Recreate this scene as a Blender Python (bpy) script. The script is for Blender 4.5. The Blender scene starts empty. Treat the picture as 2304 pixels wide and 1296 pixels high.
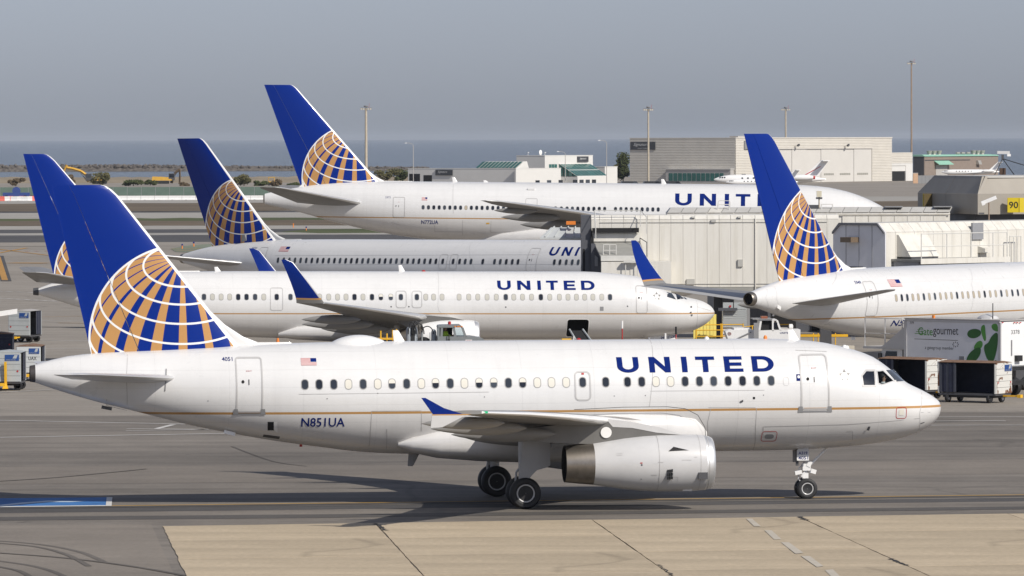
import bpy, bmesh, math, random
from mathutils import Vector, Matrix, Quaternion
R = math.radians
random.seed(7)
sc = bpy.context.scene
col = sc.collection

# ------------------------------------------------------------------ camera
FPX, CAMH, IW, IH = 13332.0, 13.4, 2304.0, 1296.0      # focal length in photo pixels, eye height
PITCH, ROLL = math.atan(337 / FPX), R(0.155)
cam_d = bpy.data.cameras.new('camera'); cam = bpy.data.objects.new('camera', cam_d); col.objects.link(cam)
cam_d.sensor_width = 36.0; cam_d.lens = 36.0 * FPX / IW
cam_d.clip_start = 1.0; cam_d.clip_end = 200000
FW = Vector((0, math.cos(PITCH), -math.sin(PITCH)))
RT0 = Vector((1, 0, 0)); DN0 = Vector((0, -math.sin(PITCH), -math.cos(PITCH)))
RT = RT0 * math.cos(ROLL) + DN0 * math.sin(ROLL); DN = DN0 * math.cos(ROLL) - RT0 * math.sin(ROLL)
CP = Vector((0, 0, CAMH))
cam.matrix_world = Matrix(((RT.x, -DN.x, -FW.x, CP.x), (RT.y, -DN.y, -FW.y, CP.y), (RT.z, -DN.z, -FW.z, CP.z), (0, 0, 0, 1)))
sc.camera = cam

# ------------------------------------------------------------------ sky and sun
SUN = Vector((2.66, -2.86, 3.05)).normalized()
world = bpy.data.worlds.new('World'); sc.world = world; world.use_nodes = True
nt = world.node_tree; nt.nodes.clear()
wo = nt.nodes.new('ShaderNodeOutputWorld'); bg = nt.nodes.new('ShaderNodeBackground')
sky = nt.nodes.new('ShaderNodeTexSky'); sky.sky_type = 'NISHITA'; sky.sun_disc = False
sky.sun_elevation = math.asin(SUN.z); sky.sun_rotation = math.atan2(SUN.x, SUN.y)
sky.altitude = 0; sky.air_density = 1.0; sky.dust_density = 0.7; sky.ozone_density = 4.0
hs = nt.nodes.new('ShaderNodeHueSaturation'); hs.inputs['Saturation'].default_value = 0.35
nt.links.new(sky.outputs[0], hs.inputs['Color']); tn = nt.nodes.new('ShaderNodeMix'); tn.data_type = 'RGBA'; tn.blend_type = 'MULTIPLY'; tn.inputs[0].default_value = 1; tn.inputs[7].default_value = (1.07, 1.15, 1.40, 1)
nt.links.new(hs.outputs[0], tn.inputs[6]); nt.links.new(tn.outputs[2], bg.inputs[0])
bg.inputs[1].default_value = 0.067
nt.links.new(bg.outputs[0], wo.inputs[0])
sl = bpy.data.lights.new('sun', 'SUN'); sl.energy = 4.3; sl.angle = R(0.53); sl.color = (1.0, 0.945, 0.86)
so = bpy.data.objects.new('sun', sl); col.objects.link(so); so.location = (60, -60, 90)
so.rotation_euler = SUN.to_track_quat('Z', 'Y').to_euler()
vs = sc.view_settings
vs.view_transform = 'Standard'; vs.look = 'None'; vs.gamma = 1; vs.use_curve_mapping = False; vs.exposure = 0.0
try:
    sc.cycles.volume_step_rate = 1; sc.cycles.max_bounces = 8; sc.cycles.transparent_max_bounces = 12
except Exception: pass

# ------------------------------------------------------------------ measuring helpers (photo pixel -> place)
def ray(px, py): return FW + RT * ((px - IW / 2) / FPX) + DN * ((py - IH / 2) / FPX)
def at(px, py, Y):
    v = ray(px, py); return CP + v * (Y / v.y)
def gp(px, py, z=0.0):
    v = ray(px, py); return CP + v * ((z - CAMH) / v.z)

# ------------------------------------------------------------------ objects and meshes
def tag(o, label=None, cat=None, group=None, kind=None):
    if label: o['label'] = label
    if cat: o['category'] = cat
    if group: o['group'] = group
    if kind: o['kind'] = kind
    return o
def empty(name, loc=(0, 0, 0), rz=0.0, label=None, cat=None, group=None):
    o = bpy.data.objects.new(name, None); col.objects.link(o); o.location = loc; o.rotation_euler = (0, 0, rz)
    o.empty_display_size = 0.5
    return tag(o, label, cat, group)
def copy_tree(o, parent=None):
    c = o.copy(); col.objects.link(c); c.parent = parent
    for ch in list(o.children): copy_tree(ch, c)
    return c
def link(name, me, parent=None, loc=None, rot=None):
    o = bpy.data.objects.new(name, me); col.objects.link(o); o.parent = parent
    if loc is not None: o.location = loc
    if rot is not None: o.rotation_euler = rot
    return o
class MB:
    def __init__(s): s.v = []; s.f = []; s.m = []
    def add(s, vs_, fs, mi=0):
        b = len(s.v); s.v += [tuple(p) for p in vs_]
        s.f += [tuple(i + b for i in f) for f in fs]; s.m += [mi] * len(fs); return s
    def box(s, c, d, mi=0, rz=0.0, rx=0.0, ry=0.0):
        x, y, z = d[0] / 2, d[1] / 2, d[2] / 2
        P = [Vector(p) for p in ((-x, -y, -z), (x, -y, -z), (x, y, -z), (-x, y, -z), (-x, -y, z), (x, -y, z), (x, y, z), (-x, y, z))]
        if rx or ry or rz:
            m = Matrix.Rotation(rz, 3, 'Z') @ Matrix.Rotation(ry, 3, 'Y') @ Matrix.Rotation(rx, 3, 'X'); P = [m @ p for p in P]
        c = Vector(c)
        return s.add([p + c for p in P], [(0, 3, 2, 1), (4, 5, 6, 7), (0, 1, 5, 4), (1, 2, 6, 5), (2, 3, 7, 6), (3, 0, 4, 7)], mi)
    def bx(s, x0, x1, y0, y1, z0, z1, mi=0):
        return s.box(((x0 + x1) / 2, (y0 + y1) / 2, (z0 + z1) / 2), (abs(x1 - x0), abs(y1 - y0), abs(z1 - z0)), mi)
    def hexa(s, lo, hi, mi=0):      # 4 bottom + 4 top corner points
        return s.add(list(lo) + list(hi), [(3, 2, 1, 0), (4, 5, 6, 7), (0, 1, 5, 4), (1, 2, 6, 5), (2, 3, 7, 6), (3, 0, 4, 7)], mi)
    def loft(s, rings, mi=0, cap0=True, cap1=True, closed=True):
        n = len(rings[0]); b = []; fs = []
        for r in rings: b += list(r)
        for i in range(len(rings) - 1):
            for j in range(n if closed else n - 1):
                k = (j + 1) % n
                fs.append((i * n + j, i * n + k, (i + 1) * n + k, (i + 1) * n + j))
        if cap0: fs.append(tuple(range(n - 1, -1, -1)))
        if cap1: fs.append(tuple((len(rings) - 1) * n + j for j in range(n)))
        return s.add(b, fs, mi)
    def tube(s, p0, p1, r0, r1=None, n=8, mi=0, cap=True):
        p0, p1 = Vector(p0), Vector(p1); r1 = r0 if r1 is None else r1
        d = (p1 - p0)
        if d.length < 1e-6: return s
        q = d.to_track_quat('Z', 'Y'); a = []
        for p, r in ((p0, r0), (p1, r1)):
            a.append([p + q @ Vector((r * math.cos(2 * math.pi * i / n), r * math.sin(2 * math.pi * i / n), 0)) for i in range(n)])
        return s.loft(a, mi, cap, cap)
    def path(s, pts, r, n=6, mi=0):
        for a, b in zip(pts[:-1], pts[1:]): s.tube(a, b, r, r, n, mi)
        return s
    def lathe(s, prof, c=(0, 0, 0), ax='X', n=24, mi=0, cap0=True, cap1=True, sy=1.0, sz=1.0):
        c = Vector(c); rings = []
        for t, r in prof:
            ring = []
            for i in range(n):
                a = 2 * math.pi * i / n; u, w = r * math.cos(a) * sy, r * math.sin(a) * sz
                ring.append(c + (Vector((t, u, w)) if ax == 'X' else Vector((u, t, w)) if ax == 'Y' else Vector((u, w, t))))
            rings.append(ring)
        return s.loft(rings, mi, cap0, cap1)
    def prism(s, poly, fn, mi=0):   # poly: 2D list; fn(u,v,k) -> 3D for k=0,1
        n = len(poly); a = [fn(u, v, 0) for u, v in poly] + [fn(u, v, 1) for u, v in poly]
        fs = [tuple(range(n - 1, -1, -1)), tuple(range(n, 2 * n))] + [(i, (i + 1) % n, n + (i + 1) % n, n + i) for i in range(n)]
        return s.add(a, fs, mi)
    def mesh(s, name, mats, smooth=None, recalc=True):
        me = bpy.data.meshes.new(name); me.from_pydata([tuple(p) for p in s.v], [], s.f)
        for m in (mats if isinstance(mats, (list, tuple)) else [mats]): me.materials.append(m)
        for p, i in zip(me.polygons, s.m): p.material_index = i
        if recalc:
            bm = bmesh.new(); bm.from_mesh(me); bmesh.ops.recalc_face_normals(bm, faces=bm.faces); bm.to_mesh(me); bm.free()
        if smooth is not None: shade(me, smooth)
        me.update(); return me
    def build(s, name, mats, parent=None, smooth=None, loc=None, rot=None, recalc=True):
        return link(name, s.mesh(name, mats, smooth, recalc), parent, loc, rot)
def shade(me, ang):
    me.polygons.foreach_set('use_smooth', [True] * len(me.polygons))
    try: me.set_sharp_from_angle(angle=R(ang))
    except Exception: pass

# ------------------------------------------------------------------ materials
class NT:
    def __init__(s, name):
        s.mat = bpy.data.materials.new(name); s.mat.use_nodes = True; s.t = s.mat.node_tree
        s.b = s.t.nodes['Principled BSDF']
    def n(s, k, **kw):
        o = s.t.nodes.new(k)
        for a, v in kw.items(): setattr(o, a, v)
        return o
    def put(s, i, v):
        if hasattr(v, 'is_output') or hasattr(v, 'node'): s.t.links.new(v, i)
        else:
            try: i.default_value = v
            except Exception: i.default_value = (*v, 1) if len(v) == 3 else v
    def m(s, op, a, b=None, c=None):
        o = s.n('ShaderNodeMath', operation=op); s.put(o.inputs[0], a)
        if b is not None: s.put(o.inputs[1], b)
        if c is not None: s.put(o.inputs[2], c)
        return o.outputs[0]
    def mix(s, f, a, b, mode='MIX'):
        o = s.n('ShaderNodeMix', data_type='RGBA', blend_type=mode)
        s.put(o.inputs[0], f); s.put(o.inputs[6], a if hasattr(a, 'node') else (*a[:3], 1)); s.put(o.inputs[7], b if hasattr(b, 'node') else (*b[:3], 1))
        return o.outputs[2]
    def obj(s): return s.n('ShaderNodeTexCoord').outputs['Object']
    def xyz(s, v=None):
        o = s.n('ShaderNodeSeparateXYZ'); s.t.links.new(v if v is not None else s.obj(), o.inputs[0]); return o.outputs
    def noise(s, scale, detail=4, rough=0.55, vec=None, sc3=None, dist=0.0):
        o = s.n('ShaderNodeTexNoise'); o.inputs['Scale'].default_value = scale; o.inputs['Detail'].default_value = detail
        o.inputs['Roughness'].default_value = rough; o.inputs['Distortion'].default_value = dist
        v = vec if vec is not None else s.obj()
        if sc3:
            mp = s.n('ShaderNodeMapping'); mp.inputs['Scale'].default_value = sc3; s.t.links.new(v, mp.inputs[0]); v = mp.outputs[0]
        s.t.links.new(v, o.inputs['Vector']); return o.outputs[0]
    def ramp(s, f, a, b, ca=0.0, cb=1.0):
        o = s.n('ShaderNodeMapRange'); s.put(o.inputs[0], f)
        for i, v in zip((1, 2, 3, 4), (a, b, ca, cb)): s.put(o.inputs[i], v)
        return o.outputs[0]
    def bump(s, h, strength=0.3, dist=0.02):
        o = s.n('ShaderNodeBump'); s.put(o.inputs['Strength'], strength); s.put(o.inputs['Distance'], dist); s.put(o.inputs['Height'], h)
        s.t.links.new(o.outputs[0], s.b.inputs['Normal'])
    def base(s, c, rough=0.5, metal=0.0, coat=0.0, spec=0.5):
        s.put(s.b.inputs['Base Color'], c if hasattr(c, 'node') else (*c[:3], 1)); s.put(s.b.inputs['Roughness'], rough); s.put(s.b.inputs['Metallic'], metal)
        s.put(s.b.inputs['Coat Weight'], coat); s.b.inputs['Coat Roughness'].default_value = 0.08; s.put(s.b.inputs['Specular IOR Level'], spec)
        return s.mat
_mc = {}
def mat(name, c, rough=0.5, metal=0.0, coat=0.0, var=0.12, scale=1.5, spec=0.5, sc3=None):
    if name in _mc: return _mc[name]
    t = NT(name)
    if var:
        f = t.ramp(t.noise(scale, 5, 0.6, sc3=sc3), 0.25, 0.75)
        lo = tuple(x * (1 - var) for x in c); hi = tuple(min(1, x * (1 + var * 0.6)) for x in c)
        c2 = t.mix(f, lo, hi)
        t.base(c2, t.ramp(f, 0, 1, min(1, rough * 1.15), rough * 0.9), metal, coat, spec)
    else: t.base(c, rough, metal, coat, spec)
    _mc[name] = t.mat; return t.mat
WHITE = mat('white_paint', (0.80, 0.79, 0.77), 0.3, coat=0.3, var=0.05)
LGREY = mat('light_grey_paint', (0.56, 0.555, 0.55), 0.32, coat=0.2, var=0.07)
WINGG = mat('wing_grey', (0.225, 0.22, 0.212), 0.4, var=0.12, scale=0.8)
MGREY = mat('mid_grey_paint', (0.26, 0.26, 0.265), 0.45, var=0.12)
DGREY = mat('dark_grey_paint', (0.07, 0.07, 0.075), 0.5, var=0.2)
BLACK = mat('black_rubber', (0.018, 0.018, 0.019), 0.6, var=0.25, scale=4)
BLUE = mat('navy_paint', (0.001, 0.02, 0.19), 0.34, coat=0.06, var=0.05, spec=0.18)
TXTBLUE = mat('lettering_blue', (0.002, 0.016, 0.14), 0.6, coat=0.0, var=0, spec=0.06)
GOLD = mat('gold_paint', (0.50, 0.27, 0.09), 0.35, coat=0.3, var=0.04)
ALU = mat('bare_aluminium', (0.82, 0.82, 0.81), 0.46, metal=0.85, var=0.06)
STEEL = mat('burnt_steel', (0.30, 0.27, 0.235), 0.38, metal=0.9, var=0.3, scale=2.5)
DSTEEL = mat('dark_steel', (0.12, 0.11, 0.10), 0.45, metal=0.8, var=0.2)
_t = NT('dark_glass'); _oi = _t.n('ShaderNodeObjectInfo')
_t.base(_t.mix(_t.ramp(_oi.outputs['Random'], 0.35, 1.0), (0.010, 0.013, 0.020), (0.055, 0.065, 0.080)), 0.09, spec=0.6); GLASS = _t.mat  # paler random tones paint in reflections that differ from pane to pane
WINRING = mat('window_ring_grey', (0.30, 0.295, 0.285), 0.45, var=0)
GREYLINE = mat('door_outline_grey', (0.48, 0.47, 0.46), 0.4, var=0.05)
PANELLINE = mat('panel_line_grey', (0.42, 0.41, 0.40), 0.5, var=0)
RED = mat('red_paint', (0.42, 0.02, 0.02), 0.4, var=0.08)
YEL = mat('yellow_paint', (0.75, 0.42, 0.02), 0.42, var=0.12)
LYEL = mat('pale_yellow_paint', (0.80, 0.66, 0.16), 0.5, var=0.08)
ORANGE = mat('orange_paint', (0.75, 0.22, 0.03), 0.45, var=0.1)
SHADEW = mat('cabin_shade', (0.66, 0.63, 0.55), 0.5, var=0)
SHADEG = mat('cabin_shade_grey', (0.47, 0.455, 0.40), 0.5, var=0)
PYLON = mat('pylon_grey', (0.17, 0.165, 0.155), 0.4, metal=0.3, var=0.15)
GEARG = mat('gear_door_grey', (0.40, 0.40, 0.405), 0.4, var=0.08)
STABG = mat('stabilizer_grey', (0.40, 0.395, 0.385), 0.4, var=0.08)
CREAMSH = mat('cabin_shade_tan', (0.42, 0.36, 0.27), 0.5, var=0)
NEARBLACK = mat('unlit_interior', (0.012, 0.012, 0.013), 0.9, var=0)
GREENMAT = mat('green_lamp_glass', (0.02, 0.45, 0.2), 0.2, var=0)

def livery(name, zs, w=0.085, slope=0.0, lower=(0.70, 0.685, 0.665), dirt=1.0):
    """white above a gold cheat line, grey below; heights in the aircraft's own coordinates"""
    t = NT(name); x, y, z = t.xyz()
    d = t.m('SUBTRACT', z, t.m('MULTIPLY_ADD', x, slope, zs))
    c = t.mix(t.m('GREATER_THAN', d, -w / 2), lower, (0.46, 0.25, 0.085))
    c = t.mix(t.m('GREATER_THAN', d, w / 2), c, (0.705, 0.698, 0.685))
    st = t.ramp(t.noise(1.0, 6, 0.62, sc3=(0.55, 2.0, 2.4)), 0.35, 0.75, 1.0, 1.0 - 0.05 * dirt)
    st2 = t.ramp(t.noise(1.0, 3, 0.5, sc3=(3.0, 0.3, 0.35)), 0.5, 0.8, 1.0, 1.0 - 0.04 * dirt)
    lowd = t.ramp(d, 0.2, -2.0, 0.0, 1.0)
    grime = t.ramp(t.noise(0.9, 6, 0.65, sc3=(0.5, 1.5, 1.5)), 0.3, 0.8, 1.0, 0.80)
    g = t.m('MULTIPLY', t.m('MULTIPLY', st, st2), t.m('ADD', t.m('MULTIPLY', lowd, grime), t.m('SUBTRACT', 1.0, lowd)))
    fr = t.m('FRACT', t.m('MULTIPLY', x, 1 / 2.67))
    ln = t.m('LESS_THAN', fr, 0.0045)
    g = t.m('MULTIPLY', g, t.m('SUBTRACT', 1.0, t.m('MULTIPLY', ln, 0.15)))
    lap = t.m('LESS_THAN', t.m('FRACT', t.m('MULTIPLY', t.m('ADD', z, 0.13), 1 / 0.64)), 0.028)
    fm = t.m('LESS_THAN', t.m('FRACT', t.m('MULTIPLY', x, 1 / 0.533)), 0.02)
    g = t.m('MULTIPLY', g, t.m('SUBTRACT', 1.0, t.m('ADD', t.m('MULTIPLY', lap, 0.10), t.m('MULTIPLY', fm, 0.04))))
    o = t.n('ShaderNodeVectorMath', operation='SCALE'); t.put(o.inputs[0], c); t.put(o.inputs['Scale'], g)
    t.base(o.outputs[0], t.ramp(t.noise(1.5, 4, .6), .3, .7, .26, .38), 0, 0.3)
    t.bump(t.noise(1.3, 2, 0.5, sc3=(1.5, 1.0, 1.0)), 0.22, 0.02)
    return t.mat

def globe(name, cx, cz, Rg, lw=0.085, dark=1.0):
    """navy fin with the gold ruled globe: meridian bands, white parallels, a white rim"""
    t = NT(name); x, y, z = t.xyz()
    u = t.m('DIVIDE', t.m('SUBTRACT', x, cx), Rg); v = t.m('DIVIDE', t.m('SUBTRACT', z, cz), Rg)
    r2 = t.m('ADD', t.m('MULTIPLY', u, u), t.m('MULTIPLY', v, v))
    rr = t.m('SQRT', r2)
    w = t.m('SQRT', t.m('MAXIMUM', t.m('SUBTRACT', 1.0, r2), 0.0))
    S, Cc = 0.85, 0.53
    ct = t.m('ADD', t.m('MULTIPLY', v, S), t.m('MULTIPLY', w, Cc))
    th = t.m('ARCCOSINE', t.m('MINIMUM', t.m('MAXIMUM', ct, -1.0), 1.0))
    e = t.m('SUBTRACT', t.m('MULTIPLY', w, S), t.m('MULTIPLY', v, Cc))
    lon = t.m('MULTIPLY', t.m('ARCTAN2', u, e), 180 / math.pi)
    q = t.m('DIVIDE', lon, 18.0)
    fr = t.m('ABSOLUTE', t.m('SUBTRACT', q, t.m('ROUND', q)))      # 0 at a gold band's middle, .5 between
    frac = t.m('MINIMUM', t.m('MAXIMUM', t.m('ADD', 0.315, t.m('MULTIPLY', t.m('POWER', t.m('MAXIMUM', t.m('DIVIDE', t.m('SUBTRACT', 8.0, lon), 90.0), 0.0), 1.5), 0.66)), 0.28), 0.86)
    gold = t.m('LESS_THAN', fr, t.m('MULTIPLY', frac, 0.5))
    # parallels, constant drawn width
    k = t.m('DIVIDE', t.m('MULTIPLY', th, 180 / math.pi), 12.25)
    par = t.m('MULTIPLY', t.m('ABSOLUTE', t.m('SUBTRACT', k, t.m('ROUND', k))), 12.25 * math.pi / 180)
    wc = t.m('MAXIMUM', w, 0.06)
    gu = t.m('MULTIPLY', t.m('DIVIDE', u, wc), Cc); gv = t.m('SUBTRACT', S, t.m('MULTIPLY', t.m('DIVIDE', v, wc), Cc))
    gm = t.m('SQRT', t.m('ADD', t.m('MULTIPLY', gu, gu), t.m('MULTIPLY', gv, gv)))
    dist = t.m('DIVIDE', t.m('MULTIPLY', par, t.m('SINE', th)), gm)
    wl = t.m('LESS_THAN', dist, lw / Rg / 2)
    wl = t.m('MULTIPLY', wl, t.m('GREATER_THAN', th, R(18)))
    ins = t.m('LESS_THAN', rr, 1.0)
    rim = t.m('MULTIPLY', ins, t.m('GREATER_THAN', rr, 1.0 - lw / Rg))
    navy = (0.0008 * dark, 0.022 * dark, 0.215 * dark)
    c = t.mix(t.m('MULTIPLY', gold, ins), navy, (0.50 * dark, 0.27 * dark, 0.10 * dark))
    c = t.mix(t.m('MAXIMUM', t.m('MULTIPLY', wl, ins), rim), c, (0.80, 0.80, 0.78))
    t.base(c, 0.34, 0, 0.06, 0.18)
    return t.mat
# ------------------------------------------------------------------ the setting
def sheet(name, pts, m, z=0.0, kind='structure', parent=None):
    me = bpy.data.meshes.new(name); me.from_pydata([(p[0], p[1], z) for p in pts], [], [tuple(range(len(pts)))]); me.materials.append(m)
    bm = bmesh.new(); bm.from_mesh(me)
    for f in bm.faces:
        f.normal_update()
        if f.normal.z < 0: f.normal_flip()
    bm.to_mesh(me); bm.free()
    o = link(name, me, parent)
    if parent is None: tag(o, kind=kind)
    return o
def gpoly(pix): return [gp(*p) for p in pix]

def ground_mat(name, c, var=0.2, warm=0.0, crack=False, streak=0.1):
    t = NT(name); o = t.obj()
    n1 = t.ramp(t.noise(0.035, 6, 0.62, o), 0.3, 0.7, 1 - var, 1 + var * 0.5)
    n2 = t.ramp(t.noise(0.45, 5, 0.6, o), 0.3, 0.7, 1 - var * 0.45, 1 + var * 0.3)
    n3 = t.ramp(t.noise(5.0, 4, 0.7, o), 0.25, 0.75, 0.82, 1.14)
    n4 = t.ramp(t.noise(1.0, 4, 0.6, o, sc3=(0.03, 0.5, 1)), 0.35, 0.72, 1.0 + streak * 0.4, 1.0 - streak)
    g = t.m('MULTIPLY', t.m('MULTIPLY', n1, n2), t.m('MULTIPLY', n3, n4))
    sp = t.ramp(t.noise(1.0, 4, 0.65, o, sc3=(0.3, 1.1, 1)), 0.60, 0.70, 1.0, 0.84)
    g = t.m('MULTIPLY', g, sp)
    if crack:
        oil = t.ramp(t.noise(0.16, 5, 0.7, o, dist=1.5), 0.64, 0.70, 1.0, 0.72)
        g = t.m('MULTIPLY', g, oil)
        vo = t.n('ShaderNodeTexVoronoi', feature='DISTANCE_TO_EDGE'); vo.inputs['Scale'].default_value = 0.045
        mp = t.n('ShaderNodeVectorMath', operation='ADD'); nz = t.n('ShaderNodeTexNoise'); nz.inputs['Scale'].default_value = 0.12
        t.t.links.new(o, nz.inputs['Vector'])
        sc_ = t.n('ShaderNodeVectorMath', operation='SCALE'); sc_.inputs['Scale'].default_value = 7.0
        t.t.links.new(nz.outputs['Color'], sc_.inputs[0]); t.t.links.new(o, mp.inputs[0]); t.t.links.new(sc_.outputs[0], mp.inputs[1])
        t.t.links.new(mp.outputs[0], vo.inputs['Vector'])
        g = t.m('MULTIPLY', g, t.ramp(vo.outputs['Distance'], 0.0, 0.012, 0.80, 1.0))
    v = t.n('ShaderNodeVectorMath', operation='SCALE'); v.inputs[0].default_value = c; t.put(v.inputs['Scale'], g)
    t.base(v.outputs[0], 0.85, spec=0.3)
    t.bump(t.noise(6.0, 4, 0.6, o), 0.35, 0.015)
    return t.mat
G_APRON = ground_mat('apron_surface', (0.300, 0.268, 0.228), 0.16, crack=True, streak=0.14)
G_ASPH = ground_mat('taxiway_asphalt', (0.205, 0.182, 0.155), 0.27, crack=True, streak=0.26)
G_DARK = ground_mat('dark_asphalt', (0.085, 0.082, 0.082), 0.2)
G_LIGHT = ground_mat('light_concrete', (0.36, 0.34, 0.305), 0.12)
G_CONC = ground_mat('beige_concrete', (0.50, 0.40, 0.26), 0.10, streak=0.07)
G_GRASS = ground_mat('dry_grass', (0.15, 0.115, 0.075), 0.3)
G_GREEN = ground_mat('green_grass', (0.085, 0.10, 0.035), 0.3)
G_GRPAINT = ground_mat('green_painted_surface', (0.20, 0.225, 0.165), 0.15)
G_SAND = ground_mat('sand', (0.30, 0.245, 0.17), 0.2)

sheet('ground', [(-2600, -400), (2600, -400), (2600, 1890), (-2600, 1890)], G_APRON)
# bay
t = NT('bay_water'); o_ = t.obj()
w1 = t.noise(0.22, 5, 0.62, o_, sc3=(0.5, 1, 1)); w2 = t.noise(0.012, 4, 0.6, o_, sc3=(0.35, 1, 1))
t.base(t.mix(t.ramp(w2, 0.35, 0.7), (0.030, 0.040, 0.040), (0.050, 0.062, 0.060)), 0.22, spec=0.3)
t.bump(t.m('ADD', w1, t.m('MULTIPLY', w2, 0.6)), 0.9, 0.8)
sheet('water', [(-60000, 1300), (60000, 1300), (60000, 90000), (-60000, 90000)], t.mat, -0.9)

# far ground bands (runway shoulders, grass strips, cross taxiway), each a sheet a little above the last
def band(name, y0, y1, m, z, x0=-700, x1=3000, wob=0.0):
    a, b = gp(1152, y0).y, gp(1152, y1).y
    xs = [x0 + (x1 - x0) * i / 60 for i in range(61)]
    far = [(gp(1152, y0).x + (px - 1152) / FPX * a, a + random.uniform(-wob, wob)) for px in xs]
    near = [(gp(1152, y1).x + (px - 1152) / FPX * b, b + random.uniform(-wob, wob)) for px in xs]
    sheet(name, far + near[::-1], m, z)
band('far_apron', 398, 449, G_APRON, 0.004)
band('perimeter_road', 444.5, 455.5, G_LIGHT, 0.008)
band('grass_strip', 455, 473, G_GRASS, 0.012, wob=6)
band('runway_shoulder', 473, 476.5, G_DARK, 0.012)
band('runway', 476.5, 491.5, G_LIGHT, 0.016)
band('grass_strip', 489.5, 506, G_GRASS, 0.020, wob=4)
band('grass_edge', 489.0, 494.5, G_GREEN, 0.024, wob=5)
band('taxiway_shoulder', 506, 514, G_LIGHT, 0.012)
band('cross_taxiway', 514, 522, G_DARK, 0.016, wob=1.2)
band('taxiway_shoulder', 522, 527, G_LIGHT, 0.020, wob=1)
band('cross_taxiway', 527, 543, G_DARK, 0.024, wob=1)
band('apron_edge', 543, 552, G_APRON, 0.028)
sheet('grass_patch', gpoly([(630, 522), (700, 516), (860, 515), (990, 520), (900, 524), (720, 525)]), G_GREEN, 0.034)
sheet('painted_island', gpoly([(384, 560), (430, 552), (480, 549), (560, 551), (560, 566), (470, 570), (395, 567)]), G_GRPAINT, 0.034)

# near taxiway asphalt
tA = [gp(-300, 938.5), gp(1000, 933), gp(2700, 922), gp(2700, 1400), gp(-300, 1400)]
sheet('taxiway', [(p.x * (1.6 if abs(p.x) > 20 else 1), p.y) for p in tA[:3]] + [(80, 40), (-80, 40)], G_ASPH, 0.006)
PAT1 = ground_mat('asphalt_repair_dark', (0.085, 0.08, 0.076), 0.2)
PAT2 = ground_mat('asphalt_worn_light', (0.225, 0.197, 0.165), 0.2)
sheet('asphalt_strip', gpoly([(-250, 1052), (700, 1046), (1100, 1047), (2600, 1030), (2600, 1062), (1200, 1080), (-250, 1092)]), PAT2, 0.010)
sheet('wheel_track_strip', gpoly([(-250, 1149), (2600, 1117), (2600, 1125), (-250, 1158)]), PAT1, 0.010)
sheet('wheel_track_strip', gpoly([(-250, 1166), (700, 1158), (2600, 1137), (2600, 1143), (700, 1166), (-250, 1174)]), ground_mat('tyre_rubbed_asphalt', (0.10, 0.092, 0.084), 0.25), 0.014)
sheet('asphalt_strip', gpoly([(-250, 1182), (340, 1180), (440, 1400), (-250, 1420)]), PAT2, 0.010)

# concrete pavement: one slab per piece, real joints between them
cp = empty('concrete_pavement', (0, 0, 0)); tag(cp, kind='structure')
slab_mats = []
for i, k in enumerate((1.0, 0.965, 1.035)):
    slab_mats.append(ground_mat('concrete_slab_tone', (0.50 * k, 0.408 * k, 0.285 * k), 0.15, streak=0.16, crack=(i == 1)))
def lerp2(p, q, t): return Vector((p[0] + (q[0] - p[0]) * t, p[1] + (q[1] - p[1]) * t))
def meet(l1, l2):
    (x1, y1), (x2, y2) = l1; (x3, y3), (x4, y4) = l2; d = (x1 - x2) * (y3 - y4) - (y1 - y2) * (x3 - x4)
    a_ = x1 * y2 - y1 * x2; b_ = x3 * y4 - y3 * x4
    return ((a_ * (x3 - x4) - (x1 - x2) * b_) / d, (a_ * (y3 - y4) - (y1 - y2) * b_) / d)
def g2(p): q = gp(*p); return (q.x, q.y)
longs = [(g2((365, 1185.5)), g2((2304, 1157))), (g2((365, 1219.5)), g2((2304, 1193))), (g2((365, 1260)), g2((2304, 1230))), (g2((365, 1306)), g2((2304, 1272))), (g2((365, 1358)), g2((2304, 1320)))]
crosses = [(g2((365, 1187)), g2((424, 1310))), (g2((845, 1180)), g2((955, 1300))), (g2((1330, 1170)), g2((1515, 1300))), (g2((1795, 1164)), g2((2100, 1302))), (g2((2262, 1156)), g2((2690, 1302))), (g2((2730, 1150)), g2((3280, 1302)))]
rnd = random.Random(5)
for j in range(len(longs) - 1):
    for i in range(len(crosses) - 1):
        q = [Vector((*meet(longs[a_], crosses[b_]), 0)) for a_, b_ in ((j, i), (j, i + 1), (j + 1, i + 1), (j + 1, i))]
        cc = sum(q, Vector()) / 4; o4 = []
        for k in range(4):
            p, r_ = q[k], q[(k + 1) % 4]; n_ = Vector((-(r_ - p).y, (r_ - p).x, 0)).normalized()
            if n_.dot(cc - p) < 0: n_ = -n_
            for m_ in range(10): 
                rag = (0.03 if (i == 0 and k == 3) else 0.012)
                o4.append(p + (r_ - p) * (m_ / 10) + n_ * (0.012 + rnd.uniform(-rag, rag) * (1 if m_ else 0)))
        o4 = [p + (cc - p).normalized() * 0.015 for p in o4]
        bb = MB().prism([(p.x - cc.x, p.y - cc.y) for p in o4], lambda u, v_, k: Vector((u, v_, -0.05 if k == 0 else 0)))
        bb.build('slab', slab_mats[(i * 2 + j) % 3], cp, loc=(cc.x, cc.y, 0.03 + 0.004 * ((i + j) % 2)))
TAR = mat('tar_seal', (0.03, 0.028, 0.027), 0.7, var=0.3)
b = MB(); rnd = random.Random(3)
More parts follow.
